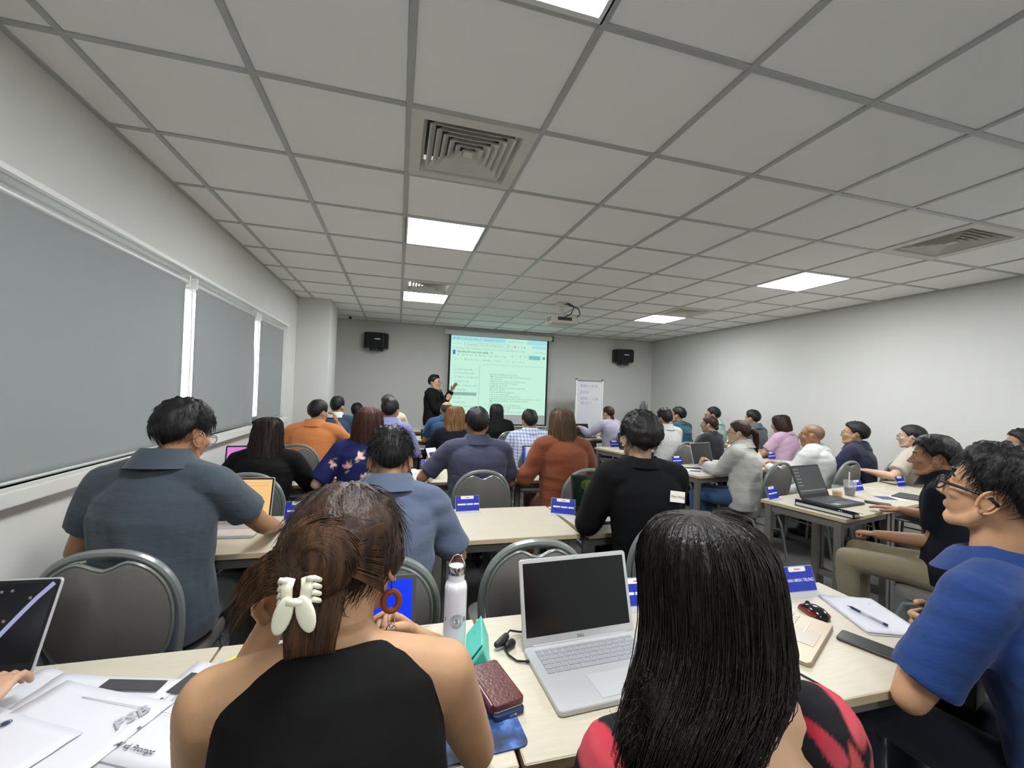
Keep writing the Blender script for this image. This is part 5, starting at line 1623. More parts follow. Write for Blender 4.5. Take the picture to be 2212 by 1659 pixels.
# --- fourth row
OR = cloth('polo_orange', (228, 128, 56), 0.85)
P = person('orange', 'man in orange polo leaning his cheek on his hand', (-0.77, 4.66, 1.33), (-0.80, 4.52), -4, hyaw=-24, hpitch=-4, scale=1.03, wide=1.12, skin_rgb=MID, shirt=OR, sleeve='short', sleeve_len=0.75, collar=OR, pants=grey_t,
           hair=sh(71), hairm=M_hblack, q='mid', armR=('w', -0.60, 4.76, 1.08), armL=(0.2, 0.3, 0.79), handR='relax', fdirR=(-0.3, 0.0, 1), palmR=(-1, -0.2, 0), poleR=(0.6, 0.1, -1), shirt_w=0.010)
seated_chair(P, 'grey banquet chair of the man in orange polo', dx=-0.08, dy=0.10, rz=0)
LV = cloth('shirt_lavender', (146, 148, 214), 0.8)
P = person('lav', 'man in lavender shirt with neat black hair', (-0.07, 4.62, 1.37), (-0.06, 4.5), 0, hyaw=-10, scale=1.03, wide=1.05, skin_rgb=MID, shirt=LV, sleeve='long', collar=LV, pants=navy_t, hair=sh(72), hairm=M_hblack, q='mid')
seated_chair(P, 'grey banquet chair of the man in lavender shirt', dy=0.07)
NV = cloth('blouse_navy', (30, 32, 58), 0.85)
rings = [(0.135, 0, -0.012, 0.02, 0.02), (0.128, 0, -0.014, 0.064, 0.066), (0.10, 0, -0.02, 0.094, 0.098), (0.04, 0, -0.026, 0.110, 0.106), (-0.03, 0, -0.034, 0.118, 0.104), (-0.10, 0, -0.045, 0.128, 0.098), (-0.16, 0, -0.058, 0.130, 0.086), (-0.195, 0, -0.06, 0.115, 0.068)]
P = person('curly', 'woman in navy blouse with wavy light brown shoulder length hair', (0.61, 4.62, 1.30), (0.60, 4.52), 0, hyaw=8, scale=0.96, skin_rgb=FAIR, shirt=NV, shirt_name='blouse', sleeve='long', pants=black_t, hair=loft_hair(rings, 73, nu=44, wav=0.007, strands=350, sr=0.002, curl=0.007, out=0.006), hairm=M_hlight, q='mid', shirt_w=0.012)
seated_chair(P, 'grey banquet chair of the woman with wavy light brown hair', dy=0.07)
CK = check_mat('shirt_blue_check', (206, 212, 226), (120, 134, 180))
P = person('check', 'man in blue and white checked shirt with side parted hair', (1.47, 4.62, 1.28), (1.46, 4.52), 0, hyaw=-4, scale=1.02, wide=1.12, skin_rgb=MID, shirt=CK, sleeve='long', collar=CK, pants=cloth('jeans_pale', (120, 140, 170)), hair=sh(74, top=0.032, part=0.02), hairm=M_hblack, q='mid', shirt_w=0.012)
seated_chair(P, 'grey banquet chair of the man in checked shirt', dy=0.08)
P = person('whitesh', 'man in plain white shirt just beyond the man in black sweater', (3.41, 4.86, 1.33), (3.40, 4.78), 10, hyaw=-2, scale=1.03, skin_rgb=MID, shirt=WS, sleeve='short', collar=WS, pants=navy_t, hair=sh(75, top=0.030, rough=0.45, lift=0.5), hairm=M_hblack, q='mid', shirt_w=0.012, wide=1.08)
chair(3.48, 4.80, RAD(8), 'grey banquet chair of the man in plain white shirt')
base = sh(76, edge=PULL, top=0.018, back=0.020, rough=0.12, strands=60)
base.ellipsoid((0, -0.105, -0.035), (0.040, 0.030, 0.040))
P = person('darkw', 'woman in dark blouse with glasses and low tied hair', (4.05, 4.78, 1.258), (4.04, 4.72), 24, hyaw=12, scale=0.95, skin_rgb=MID, shirt=cloth('blouse_charcoal', (44, 46, 56)), shirt_name='blouse', sleeve='long', pants=black_t, hair=base, hairm=M_hbrown, q='lo', glasses='steel', shirt_w=0.012)
chair(4.18, 4.76, RAD(8), 'grey banquet chair of the woman in dark blouse')
rings = [(0.135, 0, -0.012, 0.02, 0.02), (0.128, 0, -0.012, 0.062, 0.064), (0.10, 0, -0.014, 0.092, 0.10), (0.04, 0, -0.020, 0.106, 0.108), (-0.03, 0, -0.030, 0.110, 0.104), (-0.08, 0, -0.040, 0.104, 0.090), (-0.11, 0, -0.045, 0.085, 0.070)]
P = person('pink', 'woman in pale pink top with short dark bob', (4.86, 4.42, 1.30), (4.85, 4.36), 14, hyaw=14, hpitch=-10, scale=0.97, skin_rgb=MID, shirt=cloth('top_pink', (206, 166, 196)), shirt_name='top', sleeve='short', pants=navy_t, hair=loft_hair(rings, 77, nu=40, wav=0.003, strands=150, sr=0.002), hairm=M_hbrown, q='lo', glasses='steel', shirt_w=0.012, wide=1.05)
chair(4.90, 4.40, RAD(8), 'grey banquet chair of the woman in pale pink top')
P = person('greysh', 'man in grey shirt with short hair near the right wall', (5.10, 5.12, 1.345), (5.09, 5.04), 8, hyaw=4, scale=1.03, skin_rgb=MID, shirt=cloth('shirt_steel_grey', (104, 112, 122)), sleeve='short', collar=MATS['shirt_steel_grey'], pants=navy_t, hair=sh(78), hairm=M_hblack, q='lo')
seated_chair(P, 'grey banquet chair of the man in grey shirt', dy=0.05)

# --- front row
SU = cloth('suit_blue', (50, 72, 106), 0.8)
P = person('bluesuit', 'man in blue suit jacket with white collar in the front row', (-0.76, 6.0, 1.33), (-0.77, 5.90), -4, hyaw=-18, scale=1.02, wide=1.08, skin_rgb=MID, shirt=SU, shirt_name='jacket', sleeve='long', collar=cloth('collar_white', (226, 226, 224)), pants=navy_t, hair=sh(81, top=0.030, side=0.006, back=0.006, lift=0.5), hairm=M_hblack, q='lo', shirt_w=0.010)
seated_chair(P, 'grey banquet chair of the man in blue suit', dx=0.06, dy=0.06)
P = person('blackhair', 'person with black hair half hidden beside the man in blue suit', (-0.60, 6.98, 1.22), (-0.60, 6.90), 0, hyaw=-20, scale=0.95, skin_rgb=MID, shirt=BK, sleeve='long', pants=black_t, hair=sh(82, edge=BOB), hairm=M_hblack, q='lo')
seated_chair(P, 'grey banquet chair of the half hidden person at the front', dy=0.05)
P = person('balding', 'man in cream shirt with greying thin hair behind the lavender shirt man', (-0.12, 5.98, 1.40), (-0.10, 5.90), 0, hyaw=-6, scale=1.02, skin_rgb=MID, shirt=cloth('shirt_cream', (214, 200, 172)), sleeve='long', collar=MATS['shirt_cream'], pants=navy_t, hair=sh(83, top=0.008, side=0.010), hairm=M_hgrey, q='lo', wide=1.05)
seated_chair(P, 'grey banquet chair of the man in cream shirt', dy=0.06)
RIM = lambda a: 24 if a > 60 else 8
P = person('bald', 'bald man in teal blue polo in the front row', (0.68, 6.02, 1.325), (0.67, 5.92), -2, hyaw=-8, scale=1.03, wide=1.1, skin_rgb=(200, 148, 110), shirt=cloth('polo_teal_blue', (40, 78, 122)), sleeve='short', collar=cloth('polo_teal_blue', (40, 78, 122)), pants=navy_t,
           hair=hair_cap(84, [(0, 5), (60, 4), (80, -8), (90, -4), (100, 4), (115, -10), (130, -32), (180, -46)], top=0.006, side=0.006, back=0.006, e_top=lambda a: float(np.interp(a, [0, 60, 75, 110, 180], [5.5, 5, 14, 30, 30])), nu=44, nv=10, edge_t=0.0005), hairm=M_hgrey, q='lo', shirt_w=0.010)
seated_chair(P, 'grey banquet chair of the bald man', dy=0.06)
rings = [(0.135, 0, -0.012, 0.02, 0.02), (0.128, 0, -0.014, 0.060, 0.062), (0.10, 0, -0.02, 0.090, 0.096), (0.04, 0, -0.026, 0.104, 0.104), (-0.03, 0, -0.034, 0.104, 0.098), (-0.10, 0.005, -0.055, 0.100, 0.08), (-0.18, 0.03, -0.08, 0.110, 0.062), (-0.24, 0.06, -0.09, 0.09, 0.045)]
P = person('blackw', 'woman in black with long black hair in the front row', (1.40, 6.0, 1.29), (1.40, 5.92), 0, hyaw=-8, scale=0.97, wide=1.12, skin_rgb=FAIR, shirt=BK, shirt_name='blouse', sleeve='short', pants=black_t, hair=loft_hair(rings, 85, nu=40, wav=0.003, strands=120, sr=0.002), hairm=M_hblack, q='lo', shirt_w=0.014)
seated_chair(P, 'grey banquet chair of the woman in black in the front row', dx=0.14, dy=0.07)
base = sh(86, edge=PULL, top=0.018, side=0.012, back=0.014, rough=0.12, strands=60)
zz = np.linspace(0, 1, 9)
base.tube([(0.006*math.sin(9*u), -0.098-0.012*math.sin(PI*u), -0.02-0.25*u) for u in zz], [0.026*(1-0.45*u)*(1+0.22*math.sin(u*30)) for u in zz], 10, hint=None)
P = person('braid', 'woman in pale lilac cardigan with a long braid', (3.33, 6.25, 1.305), (3.36, 6.16), 16, hyaw=6, scale=0.96, skin_rgb=FAIR, shirt=cloth('cardigan_lilac', (176, 168, 192)), shirt_name='cardigan', sleeve='long', pants=navy_t, hair=base, hairm=M_hbrown, q='lo', armL=('w', 2.97, 6.46, 0.92), armR=('w', 3.4, 6.6, 0.79), poleL=(-0.6, -0.4, -0.6), shirt_w=0.012)
chair(3.44, 6.20, RAD(8), 'grey banquet chair of the woman with the braid')
P = person('teal', 'man in dark teal shirt with full black hair', (4.42, 5.93, 1.325), (4.42, 5.84), 14, hyaw=16, scale=1.03, skin_rgb=MID, shirt=cloth('shirt_teal', (38, 92, 112)), sleeve='long', pants=navy_t, hair=sh(87, top=0.030, back=0.024, rough=0.5), hairm=M_hblack, q='lo', wide=1.08)
seated_chair(P, 'grey banquet chair of the man in dark teal shirt', dx=0.15, dy=0.05)
P = person('mint', 'man in pale mint shirt and glasses near the right wall', (4.95, 5.76, 1.352), (4.95, 5.68), 20, hyaw=18, scale=1.03, skin_rgb=MID, shirt=cloth('shirt_mint', (176, 216, 200)), sleeve='long', collar=MATS['shirt_mint'], pants=navy_t, hair=sh(88), hairm=M_hblack, q='lo', glasses='dark')
seated_chair(P, 'grey banquet chair of the man in pale mint shirt', dy=0.05)

# --- presenter
SB = cloth('suit_black', (20, 21, 24), 0.85)
P = person('presenter', 'standing presenter in black suit pointing at the screen with microphone', (0.60, 7.2, 1.715), (0.60, 7.2), -112, hyaw=-8, scale=1.03, wide=1.05, skin_rgb=(206, 158, 124), shirt=SB, shirt_name='jacket', sleeve='long', pants=SB, stand=True,
           hair=sh(91, edge=[(0, 40), (35, 38), (55, 24), (68, 6), (80, -10), (90, -4), (100, 6), (115, -8), (130, -32), (180, -46)], top=0.030, fringe=0.006), hairm=M_hblack, q='mid', glasses='steel', armR=('w', 0.80, 7.08, 1.31), armL=('w', 0.92, 7.50, 1.46), handR='fist', handL='open', poleR=(0.4, -0.3, -1), poleL=(-0.5, -0.2, -1), fdirL=None, fdirR=(-0.25, 0.55, 0.8), palmL=(0.3, 0.3, -1), palmR=(-0.8, -0.4, 0), shirt_len=-0.10, slouch=0.0, shirt_w=0.010)
mic = empty('microphone', (0.745, 7.055, 1.335)); tag(mic, 'dark handheld microphone held near the presenter chin', 'microphone')
mic.rotation_euler = (0, RAD(-28), RAD(20))
MB().tube([(0, 0, -0.04), (0, 0, 0.12)], [0.011, 0.017], 12).build('handle', M_black, mic, smooth=True)
MB().ellipsoid((0, 0, 0.142), (0.024, 0.024, 0.028)).build('grille', mat('mic_grille', (110, 110, 112), 0.35, metal=0.7), mic, smooth=True)
# ------------------------------------------------------------------ things on the tables
ZT = TZ+0.0005
M_alum = mat('laptop_silver', (196, 197, 198), 0.35, metal=0.35)
M_keys = mat('laptop_keys_grey', (150, 152, 158), 0.5)
M_gold = mat('laptop_gold', (160, 144, 120), 0.35, metal=0.35)
M_keyw = mat('laptop_keys_cream', (206, 198, 182), 0.5)
M_lapblk = mat('laptop_black', (38, 39, 42), 0.4)
M_lapgry = mat('laptop_dark_grey', (70, 72, 76), 0.4)
M_pad = mat('trackpad_silver', (178, 180, 182), 0.3)
def disp(name, rgb, estr):
    return mat('display_'+name, (8, 8, 10), 0.18, emit=rgb, estr=estr, spec=0.5)
_key = {}
def key_mesh(w, d, m):
    k = (round(w, 4), round(d, 4), m.name)
    if k not in _key:
        me = MB().box((0, 0, 0.0008), (w, d, 0.0016)).mesh('key')
        me.materials.append(m)
        _key[k] = me
    return _key[k]
def laptop(x, y, rz, label, w=0.33, d=0.225, lid=0.215, tilt=18, body=None, keysm=None, screen=None, bezel=None, detail=False, z=ZT, padm=None, hinge_bar=False):
    """x, y: centre of the hinge line; the user sits on the -Y side."""
    body = body or M_lapgry; bezel = bezel or M_black
    r = empty('laptop', (x, y, z), RAD(rz)); tag(r, label, 'laptop', 'open laptops')
    b_ = MB().prism(rounded_rect(w, d, 0.012, 4, 0, -d/2), 0.0, 0.014).build('base', body, r, bevel=0.002, seg=1)
    kw, kd = w*0.86, d*0.46
    if detail:
        pitch = kw/14.5
        rows = [(0.009, 15), (0.0150, 14), (0.0150, 14), (0.0150, 13), (0.0150, 12), (0.0150, 9)]
        yy = -0.022
        for ri, (kh, n) in enumerate(rows):
            if ri == 5:
                widths = [1, 1, 1, 1.2, 5.2, 1.2, 1, 1, 1.1]
            elif ri == 2:
                widths = [1.4]+[1]*12+[1.1]
            elif ri == 3:
                widths = [1.7]+[1]*11+[1.8]
            elif ri == 4:
                widths = [2.2]+[1]*10+[2.3]
            elif ri == 1:
                widths = [1]*13+[1.5]
            else:
                widths = [0.97]*15
            xx = -kw/2
            tot = sum(widths)
            for wv in widths:
                ww = kw*wv/tot
                o = link('key', key_mesh(ww-0.003, kh-0.0005, keysm or M_keys), None, b_)
                o.location = (xx+ww/2, yy-kh/2, 0.0141)
                xx += ww
            yy -= kh+0.0032
    else:
        MB().box((0, -0.02-kd/2, 0.0145), (kw, kd, 0.0012)).build('keyboard', keysm or M_black, b_)
    MB().box((0, -d+0.012+d*0.18, 0.0145), (w*0.34, d*0.34, 0.0008)).build('trackpad', padm or M_pad, b_)
    L = empty('lid', (0, 0, 0.012)); L.parent = r
    L.rotation_euler = (RAD(-tilt), 0, 0)
    bpy.data.objects.remove(L, do_unlink=True)
    M = T(0, 0, 0.013) @ RX(RAD(-tilt))
    lo_ = MB().prism(rounded_rect(w, lid, 0.010, 4, 0, lid/2), -0.003, 0.003, M @ RX(PI/2)).build('lid', body, r, bevel=0.001, seg=1)
    MB().prism(rounded_rect(w-0.008, lid-0.008, 0.007, 3, 0, lid/2), 0.003, 0.0036, M @ RX(PI/2)).build('bezel', bezel, lo_)
    sm = screen or disp('off', (10, 10, 12), 0.2)
    sh_ = lid-0.036; sy = lid/2+0.006
    do = MB().prism(rounded_rect(w-0.022, sh_, 0.002, 2, 0, sy), 0.0036, 0.0041, M @ RX(PI/2)).build('display', sm, lo_)
    MB().tube([tuple(M @ Vector((-w*0.42, 0, 0.0))), tuple(M @ Vector((w*0.42, 0, 0.0)))], 0.006, 8, hint=(0, 0, 1)).build('hinge', M_lapblk if body is not M_alum else M_alum, r, smooth=True)
    def at(u, v):      # point on the display, u, v in -1..1
        return M @ RX(PI/2) @ T(u*(w-0.022)/2, sy+v*sh_/2, 0.0046)
    r2 = dict(root=r, display=do, at=at, w=w-0.022, h=sh_, lid=lo_, base=b_, M=M)
    return r2
def on_display(L, s, u, v, size, m, align='CENTER', name='screen_text'):
    return text_part(name, s, size, m, L['display'], L['at'](u, v), align, res=1)
def rect_display(L, u0, u1, v0, v1, m, name='screen_block', k=0.0):
    P = L['at']((u0+u1)/2, (v0+v1)/2)
    w = (u1-u0)/2*L['w']; h = (v1-v0)/2*L['h']
    return MB().add([P @ Vector((sx*w/2, sy*h/2, k)) for sx, sy in ((-1, -1), (1, -1), (1, 1), (-1, 1))], [(0, 1, 2, 3)]).build(name, m, L['display'])

L1 = laptop(0.555, 1.165, 3, 'open silver laptop with blank dark screen on the nearest row', 0.365, 0.25, 0.234, 16, M_alum, M_keys, disp('dark', (20, 22, 24), 0.35), M_alum, detail=True)
text_part('lid_badge', 'DELL', 0.011, mat('badge_grey', (120, 122, 125), 0.3, metal=0.6), L1['lid'], L1['M'] @ RX(PI/2) @ T(0, 0.011, 0.0046), bold=True)
MB().ellipsoid(tuple(L1['M'] @ RX(PI/2) @ Vector((0, 0.2275, 0.0040))), (0.002, 0.002, 0.001), nu=8, nv=6).build('webcam', M_black, L1['lid'])
L2 = laptop(1.18, 1.18, 28, 'gold laptop with cream keys beside the red mouse', 0.31, 0.21, 0.20, 16, M_gold, M_keyw, disp('pale', (120, 120, 118), 0.4), M_gold, detail=True, padm=mat('trackpad_gold', (150, 136, 114), 0.3))
MB().box((0.06, -0.155, 0.0150), (0.09, 0.0035, 0.0006)).build('light_strip', mat('strip_white', (235, 232, 224), 0.4), L2['base'])
L3 = laptop(-1.0, 1.315, -4, 'dark screen laptop cut by the left picture edge', 0.335, 0.225, 0.215, 22, M_alum, M_lapblk, disp('desktop_black', (14, 10, 24), 0.3), M_black)
M_ico = disp('icon_grey', (150, 140, 130), 0.6)
for u, v in ((0.28, 0.80), (0.42, 0.82), (0.70, 0.62), (0.20, 0.66), (0.45, 0.05), (0.1, 0.3)):
    rect_display(L3, u-0.022, u+0.022, v-0.035, v+0.035, M_ico, 'desktop_icon')
pts = [L3['at'](u, v) @ Vector((0, 0, 0.001)) for u, v in ((0.97, 0.99), (0.80, 0.62), (0.66, 0.25), (0.52, -0.15), (0.38, -0.55), (0.27, -0.95))]
MB().tube([tuple(p) for p in pts], [(0.0055, 0.0006)]*6, 6, hint=(1, 0, 0)).build('screen_reflection_strip', disp('reflection_strip', (176, 176, 226), 0.8), L3['display'], smooth=True)  # glowing strip modelled in place of light reflected on the display
# laptop with warm orange start page
L4 = laptop(-0.79, 2.50, -4, 'laptop with warm orange search page in front of the slate polo man', 0.335, 0.225, 0.225, 12, M_alum, M_keys, disp('orange', (255, 205, 140), 0.95), M_black)
M_oln = disp('orange_line', (205, 150, 95), 0.8)
for k, (ch, rgb) in enumerate(zip('Google', ((150, 150, 170), (225, 110, 80), (235, 170, 70), (150, 150, 170), (150, 170, 110), (225, 110, 80)))):
    on_display(L4, ch, -0.02+k*0.062, 0.42, 0.028, disp('logo_%d' % k, rgb, 0.85))
rect_display(L4, -0.95, 0.88, 0.66, 0.675, M_oln); rect_display(L4, -0.95, 0.88, 0.80, 0.807, M_oln); rect_display(L4, -0.55, 0.75, 0.22, 0.226, M_oln)
for k in range(4):
    rect_display(L4, -0.13+k*0.13, -0.09+k*0.13, 0.03, 0.085, disp('orange_icon', (150, 110, 70), 0.8), 'screen_icon')
for k in range(8):
    rect_display(L4, -0.3+k*0.09, -0.275+k*0.09, -0.97, -0.93, disp('orange_icon', (150, 110, 70), 0.8), 'screen_icon')
L5 = laptop(-1.13, 3.80, 6, 'laptop with pink screen beside the long haired woman by the window', 0.33, 0.225, 0.22, 12, M_lapblk, M_black, disp('pink', (232, 130, 226), 0.9))
L6 = laptop(-0.092, 1.205, 0, 'laptop with bright blue screen in front of the woman with the hair clip', 0.33, 0.225, 0.20, 14, M_lapgry, M_black, disp('blue', (24, 60, 240), 1.0), M_lapgry)
L7 = laptop(-0.72, 5.00, 2, 'laptop with violet sunset screen before the man in orange polo', 0.30, 0.21, 0.20, 10, M_lapblk, M_black, disp('violet', (120, 110, 196), 0.85))
rect_display(L7, -0.98, 0.98, -0.98, -0.2, disp('violet_sand', (206, 150, 140), 0.8))
L8 = laptop(1.34, 3.86, 0, 'laptop with white mail page and blue side bar before the rust dress woman', 0.32, 0.215, 0.215, 12, M_lapblk, M_black, disp('mail', (226, 226, 214), 0.8))
rect_display(L8, -1.0, -0.86, -0.98, 0.98, disp('mail_bar', (44, 90, 214), 0.9))
for k in range(8):
    rect_display(L8, -0.76, -0.71, 0.42-k*0.16, 0.48-k*0.16, disp('mail_dot', (70, 80, 110), 0.6), 'screen_icon'); rect_display(L8, -0.66, 0.3, 0.435-k*0.16, 0.455-k*0.16, disp('mail_line', (190, 192, 184), 0.7))
L9 = laptop(1.235, 2.42, 2, 'laptop with forest wallpaper and clock beside the man in black sweater', 0.33, 0.225, 0.225, 12, M_lapblk, M_black, disp('forest', (16, 28, 18), 0.6))
rf = random.Random(4)
for (u, v, r_, c_) in ((-0.42, 0.45, 0.034, (84, 104, 30)), (-0.28, 0.52, 0.026, (96, 116, 40)), (-0.55, 0.40, 0.022, (50, 76, 28)), (0.02, 0.28, 0.026, (84, 84, 36)), (-0.38, -0.02, 0.022, (120, 84, 92)), (-0.30, -0.42, 0.026, (92, 96, 32)), (-0.52, -0.30, 0.018, (28, 62, 34)), (0.15, 0.0, 0.03, (60, 66, 30)), (-0.70, -0.1, 0.03, (18, 40, 26))):
    P_ = L9['at'](u, v)
    n_ = 18
    ring_ = [P_ @ Vector((r_*(0.8+0.35*rf.random())*math.cos(2*PI*i/n_), r_*(0.8+0.35*rf.random())*math.sin(2*PI*i/n_), 0.0002)) for i in range(n_)]
    MB().add(ring_, [tuple(range(n_))]).build('wallpaper_patch', disp('patch_%d%d%d' % c_, c_, 0.5), L9['display'])
on_display(L9, '9:16', 0.02, 0.66, 0.022, disp('clock_text', (190, 190, 186), 0.8))
L10 = laptop(3.10, 6.72, 13, 'dark laptop before the woman with the braid', 0.32, 0.22, 0.215, 14, M_lapblk, M_black, disp('off2', (22, 24, 24), 0.3))
L11 = laptop(3.10, 5.28, 30, 'dark purple laptop before the man in plain white shirt', 0.32, 0.22, 0.215, 8, M_lapblk, M_black, disp('dim_purple', (44, 40, 54), 0.4))
L12 = laptop(3.88, 5.46, 22, 'laptop with pale screen before the woman in dark blouse', 0.32, 0.22, 0.21, 14, M_lapblk, M_black, disp('pale_page', (200, 198, 184), 0.75))
L13 = laptop(3.32, 3.98, 16, 'laptop with dark olive screen before the woman in white blouse', 0.35, 0.235, 0.235, 14, M_alum, M_lapblk, disp('olive', (52, 56, 50), 0.6))
L14 = laptop(3.15, 2.54, 9.5, 'dark grey laptop with icon columns on the drinks table', 0.36, 0.245, 0.245, 22, M_lapblk, mat('laptop_keys_dark', (52, 56, 58), 0.4), disp('grey_desktop', (78, 82, 84), 0.62), M_lapblk, padm=mat('trackpad_dark', (74, 80, 84), 0.35))
for c_ in range(6):
    for k in range(4):
        rect_display(L14, -0.90+k*0.085, -0.86+k*0.085, 0.80-c_*0.24, 0.87-c_*0.24, disp('icon_pale', (196, 194, 186), 0.7), 'desktop_icon')
rect_display(L14, -0.95, 0.9, -0.80, -0.70, disp('taskbar', (140, 142, 132), 0.65))
MB().box((0.09, -0.20, 0.0152), (0.05, 0.045, 0.0006)).build('palm_sticker', mat('sticker_blue', (58, 84, 168), 0.4), L14['base'])
MB().box((-0.10, -0.20, 0.0152), (0.07, 0.04, 0.0006)).build('palm_sticker', mat('sticker_pale', (150, 160, 160), 0.4), L14['base'])
L15 = laptop(4.72, 2.68, 13, 'dark laptop behind the royal blue polo man near the right wall', 0.33, 0.225, 0.225, 12, M_lapblk, M_black, disp('off3', (70, 72, 74), 0.4))
L16 = laptop(0.63, 5.00, 0, 'laptop with white lid edge and orange page before the wavy haired woman', 0.32, 0.22, 0.20, 14, M_alum, M_keys, disp('orange_page', (200, 100, 60), 0.8))

# name cards
M_acr = mat('acrylic_clear', (225, 232, 238), 0.05, alpha=0.22, spec=0.6)
M_card = mat('card_blue', (34, 52, 170), 0.35, var=(9, 0.18))
M_cardw = mat('card_white', (232, 234, 238), 0.5)
M_cardt = mat('card_lettering', (222, 226, 246), 0.5)
M_cardr = mat('card_logo_red', (196, 90, 84), 0.5)
def name_card(x, y, rz, label, words=None):
    r = empty('name_card', (x, y, ZT), RAD(rz)); tag(r, label, 'name card', 'blue acrylic name cards')
    W_, H_ = 0.145, 0.088
    M = T(0, 0.0, 0.004) @ RX(RAD(-20)) @ RX(PI/2)
    MB().prism(rounded_rect(W_+0.006, H_+0.006, 0.003, 2, 0, H_/2), -0.0015, 0.0015, M).build('acrylic_panel', M_acr, r)
    MB().box((0, -0.012, 0.0015), (W_+0.006, 0.055, 0.003)).build('acrylic_foot', M_acr, r, bevel=0.001, seg=1)
    c = MB().prism(rounded_rect(W_, H_, 0.001, 1, 0, H_/2), 0.0017, 0.0024, M).build('printed_card', M_card, r)
    MB().prism(rounded_rect(W_*0.56, 0.018, 0.005, 3, 0, H_-0.009), 0.0026, 0.0029, M).build('badge', M_cardw, c)
    MB().prism(rounded_rect(W_*0.20, 0.0035, 0.001, 1, 0, H_-0.0095), 0.0031, 0.0033, M).build('logo', M_cardr, c)
    if words and isinstance(words, str):
        text_part('lettering', words, 0.0165, M_cardt, c, M @ T(0, H_*0.44, 0.0032), bold=True, maxw=W_*0.93, res=2)
    else:
        x0 = -W_*0.42
        for k, wv in enumerate(words or (0.30, 0.26, 0.24)):
            o = MB().prism(rounded_rect(W_*wv, 0.0095, 0.002, 2, x0+W_*wv/2, H_*0.44), 0.0026, 0.0029, M).build('lettering', M_cardt, c)
            x0 += W_*(wv+0.03)
    return r
name_card(1.555, 1.30, -2, 'blue name card reading three white words right of the long haired woman', 'PHAN MINH TRUNG')
name_card(0.855, 1.325, -4, 'blue name card mostly hidden behind the long dark hair', (0.3, 0.2, 0.3))
name_card(0.44, 2.56, 3, 'blue name card alone on the empty second row table', (0.36, 0.27, 0.22))
name_card(1.005, 2.42, -28, 'tilted blue name card at the joint next to the forest wallpaper laptop', (0.30, 0.28, 0.25))
name_card(-0.50, 2.55, 0, 'blue name card behind the drinking glass on the second row', (0.3, 0.25, 0.25))
name_card(-0.50, 3.90, 2, 'blue name card between the white mouse and the floral blouse', (0.3, 0.25, 0.25))
name_card(0.31, 3.92, 2, 'blue name card left of the dusk blue polo man', (0.3, 0.25, 0.25))
name_card(3.02, 5.42, 8, 'blue name card on the table behind the dark purple laptop', (0.3, 0.25, 0.25))
name_card(3.02, 4.02, 10, 'blue name card at the corner of the white blouse table', (0.3, 0.25, 0.25))
name_card(2.78, 2.565, 18, 'blue name card left of the grey laptop on the drinks table', (0.3, 0.25, 0.25))
name_card(3.83, 2.70, 10, 'blue name card right of the iced coffee', (0.3, 0.25, 0.25))
name_card(4.50, 2.80, 10, 'blue name card behind the shoulder of the navy polo man', (0.3, 0.25, 0.25))
name_card(4.62, 4.30, 14, 'blue name card beside the arm of the woman in pale pink', (0.3, 0.25, 0.25))

# white steel bottle
M_btl = mat('bottle_white_enamel', (224, 222, 226), 0.22, spec=0.6, coat=0.4)
M_chr = mat('bottle_steel', (190, 188, 184), 0.18, metal=1.0)
bt = empty('water_bottle', (0.185, 1.225, ZT)); tag(bt, 'tall white water bottle with steel cap beside the teal case', 'bottle')
MB().lathe([(0.029, 0.0), (0.0315, 0.003), (0.0315, 0.010)], 32).build('base_ring', M_chr, bt, smooth=True)
bb = MB().lathe([(0.0318, 0.010), (0.0325, 0.03), (0.0325, 0.168), (0.0320, 0.176), (0.029, 0.186), (0.0245, 0.191), (0.0235, 0.195), (0.0235, 0.212)], 40).build('body', M_btl, bt, smooth=True)
MB().lathe([(0.0238, 0.212), (0.0242, 0.2125), (0.0242, 0.233), (0.0232, 0.2345), (0.0205, 0.2345), (0.020, 0.2325)], 40).build('cap', M_chr, bt, smooth=True)
MB().lathe([(0.0195, 0.2322), (0.0195, 0.2330)], 32).build('cap_disc', mat('cap_white', (224, 224, 224), 0.35), bt, smooth=True)
MB().tube([(-0.0245, -0.004, 0.224), (-0.0235, -0.002, 0.240), (-0.010, 0.0, 0.262), (0.002, 0.0, 0.266), (0.012, 0.0, 0.262), (0.0225, 0.002, 0.242), (0.0245, 0.004, 0.226)], 0.0019, 8, hint=(0, 1, 0)).build('wire_handle', M_chr, bt, smooth=True)
def on_cyl(me, R_, ang0):
    for v in me.vertices:
        a = ang0+v.co.x/R_
        z_ = v.co.y
        v.co = (R_*math.sin(a), -R_*math.cos(a), z_)
def cyl_text(s, a, size, m, z, parent):
    me = text_mesh(s, size, res=3); on_cyl(me, 0.0329, RAD(a)); me.transform(T(0, 0, z)); me.materials.clear(); me.materials.append(m)
    o = link('lettering', me, None, parent); return o
M_blk_ink = mat('bottle_ink', (40, 40, 42), 0.5)
for r0, r1, c_ in ((0.0205, 0.011, (170, 168, 172)), (0.011, 0.0, (186, 184, 188))):
    n = 36; vs = []; fs = []
    for i in range(n):
        a = 2*PI*i/n
        for rr_ in (r0, max(r1, 0.0002)):
            vs.append((rr_*math.cos(a), rr_*math.sin(a), 0))
    fs = [(2*i, 2*((i+1) % n), 2*((i+1) % n)+1, 2*i+1) for i in range(n)]
    me = MB().add(vs, fs).mesh('emblem'); on_cyl(me, 0.0327, RAD(2)); me.transform(T(0, 0, 0.088)); me.materials.append(mat('emblem_%d' % c_[0], c_, 0.4))
    link('emblem_ring', me, None, bb)
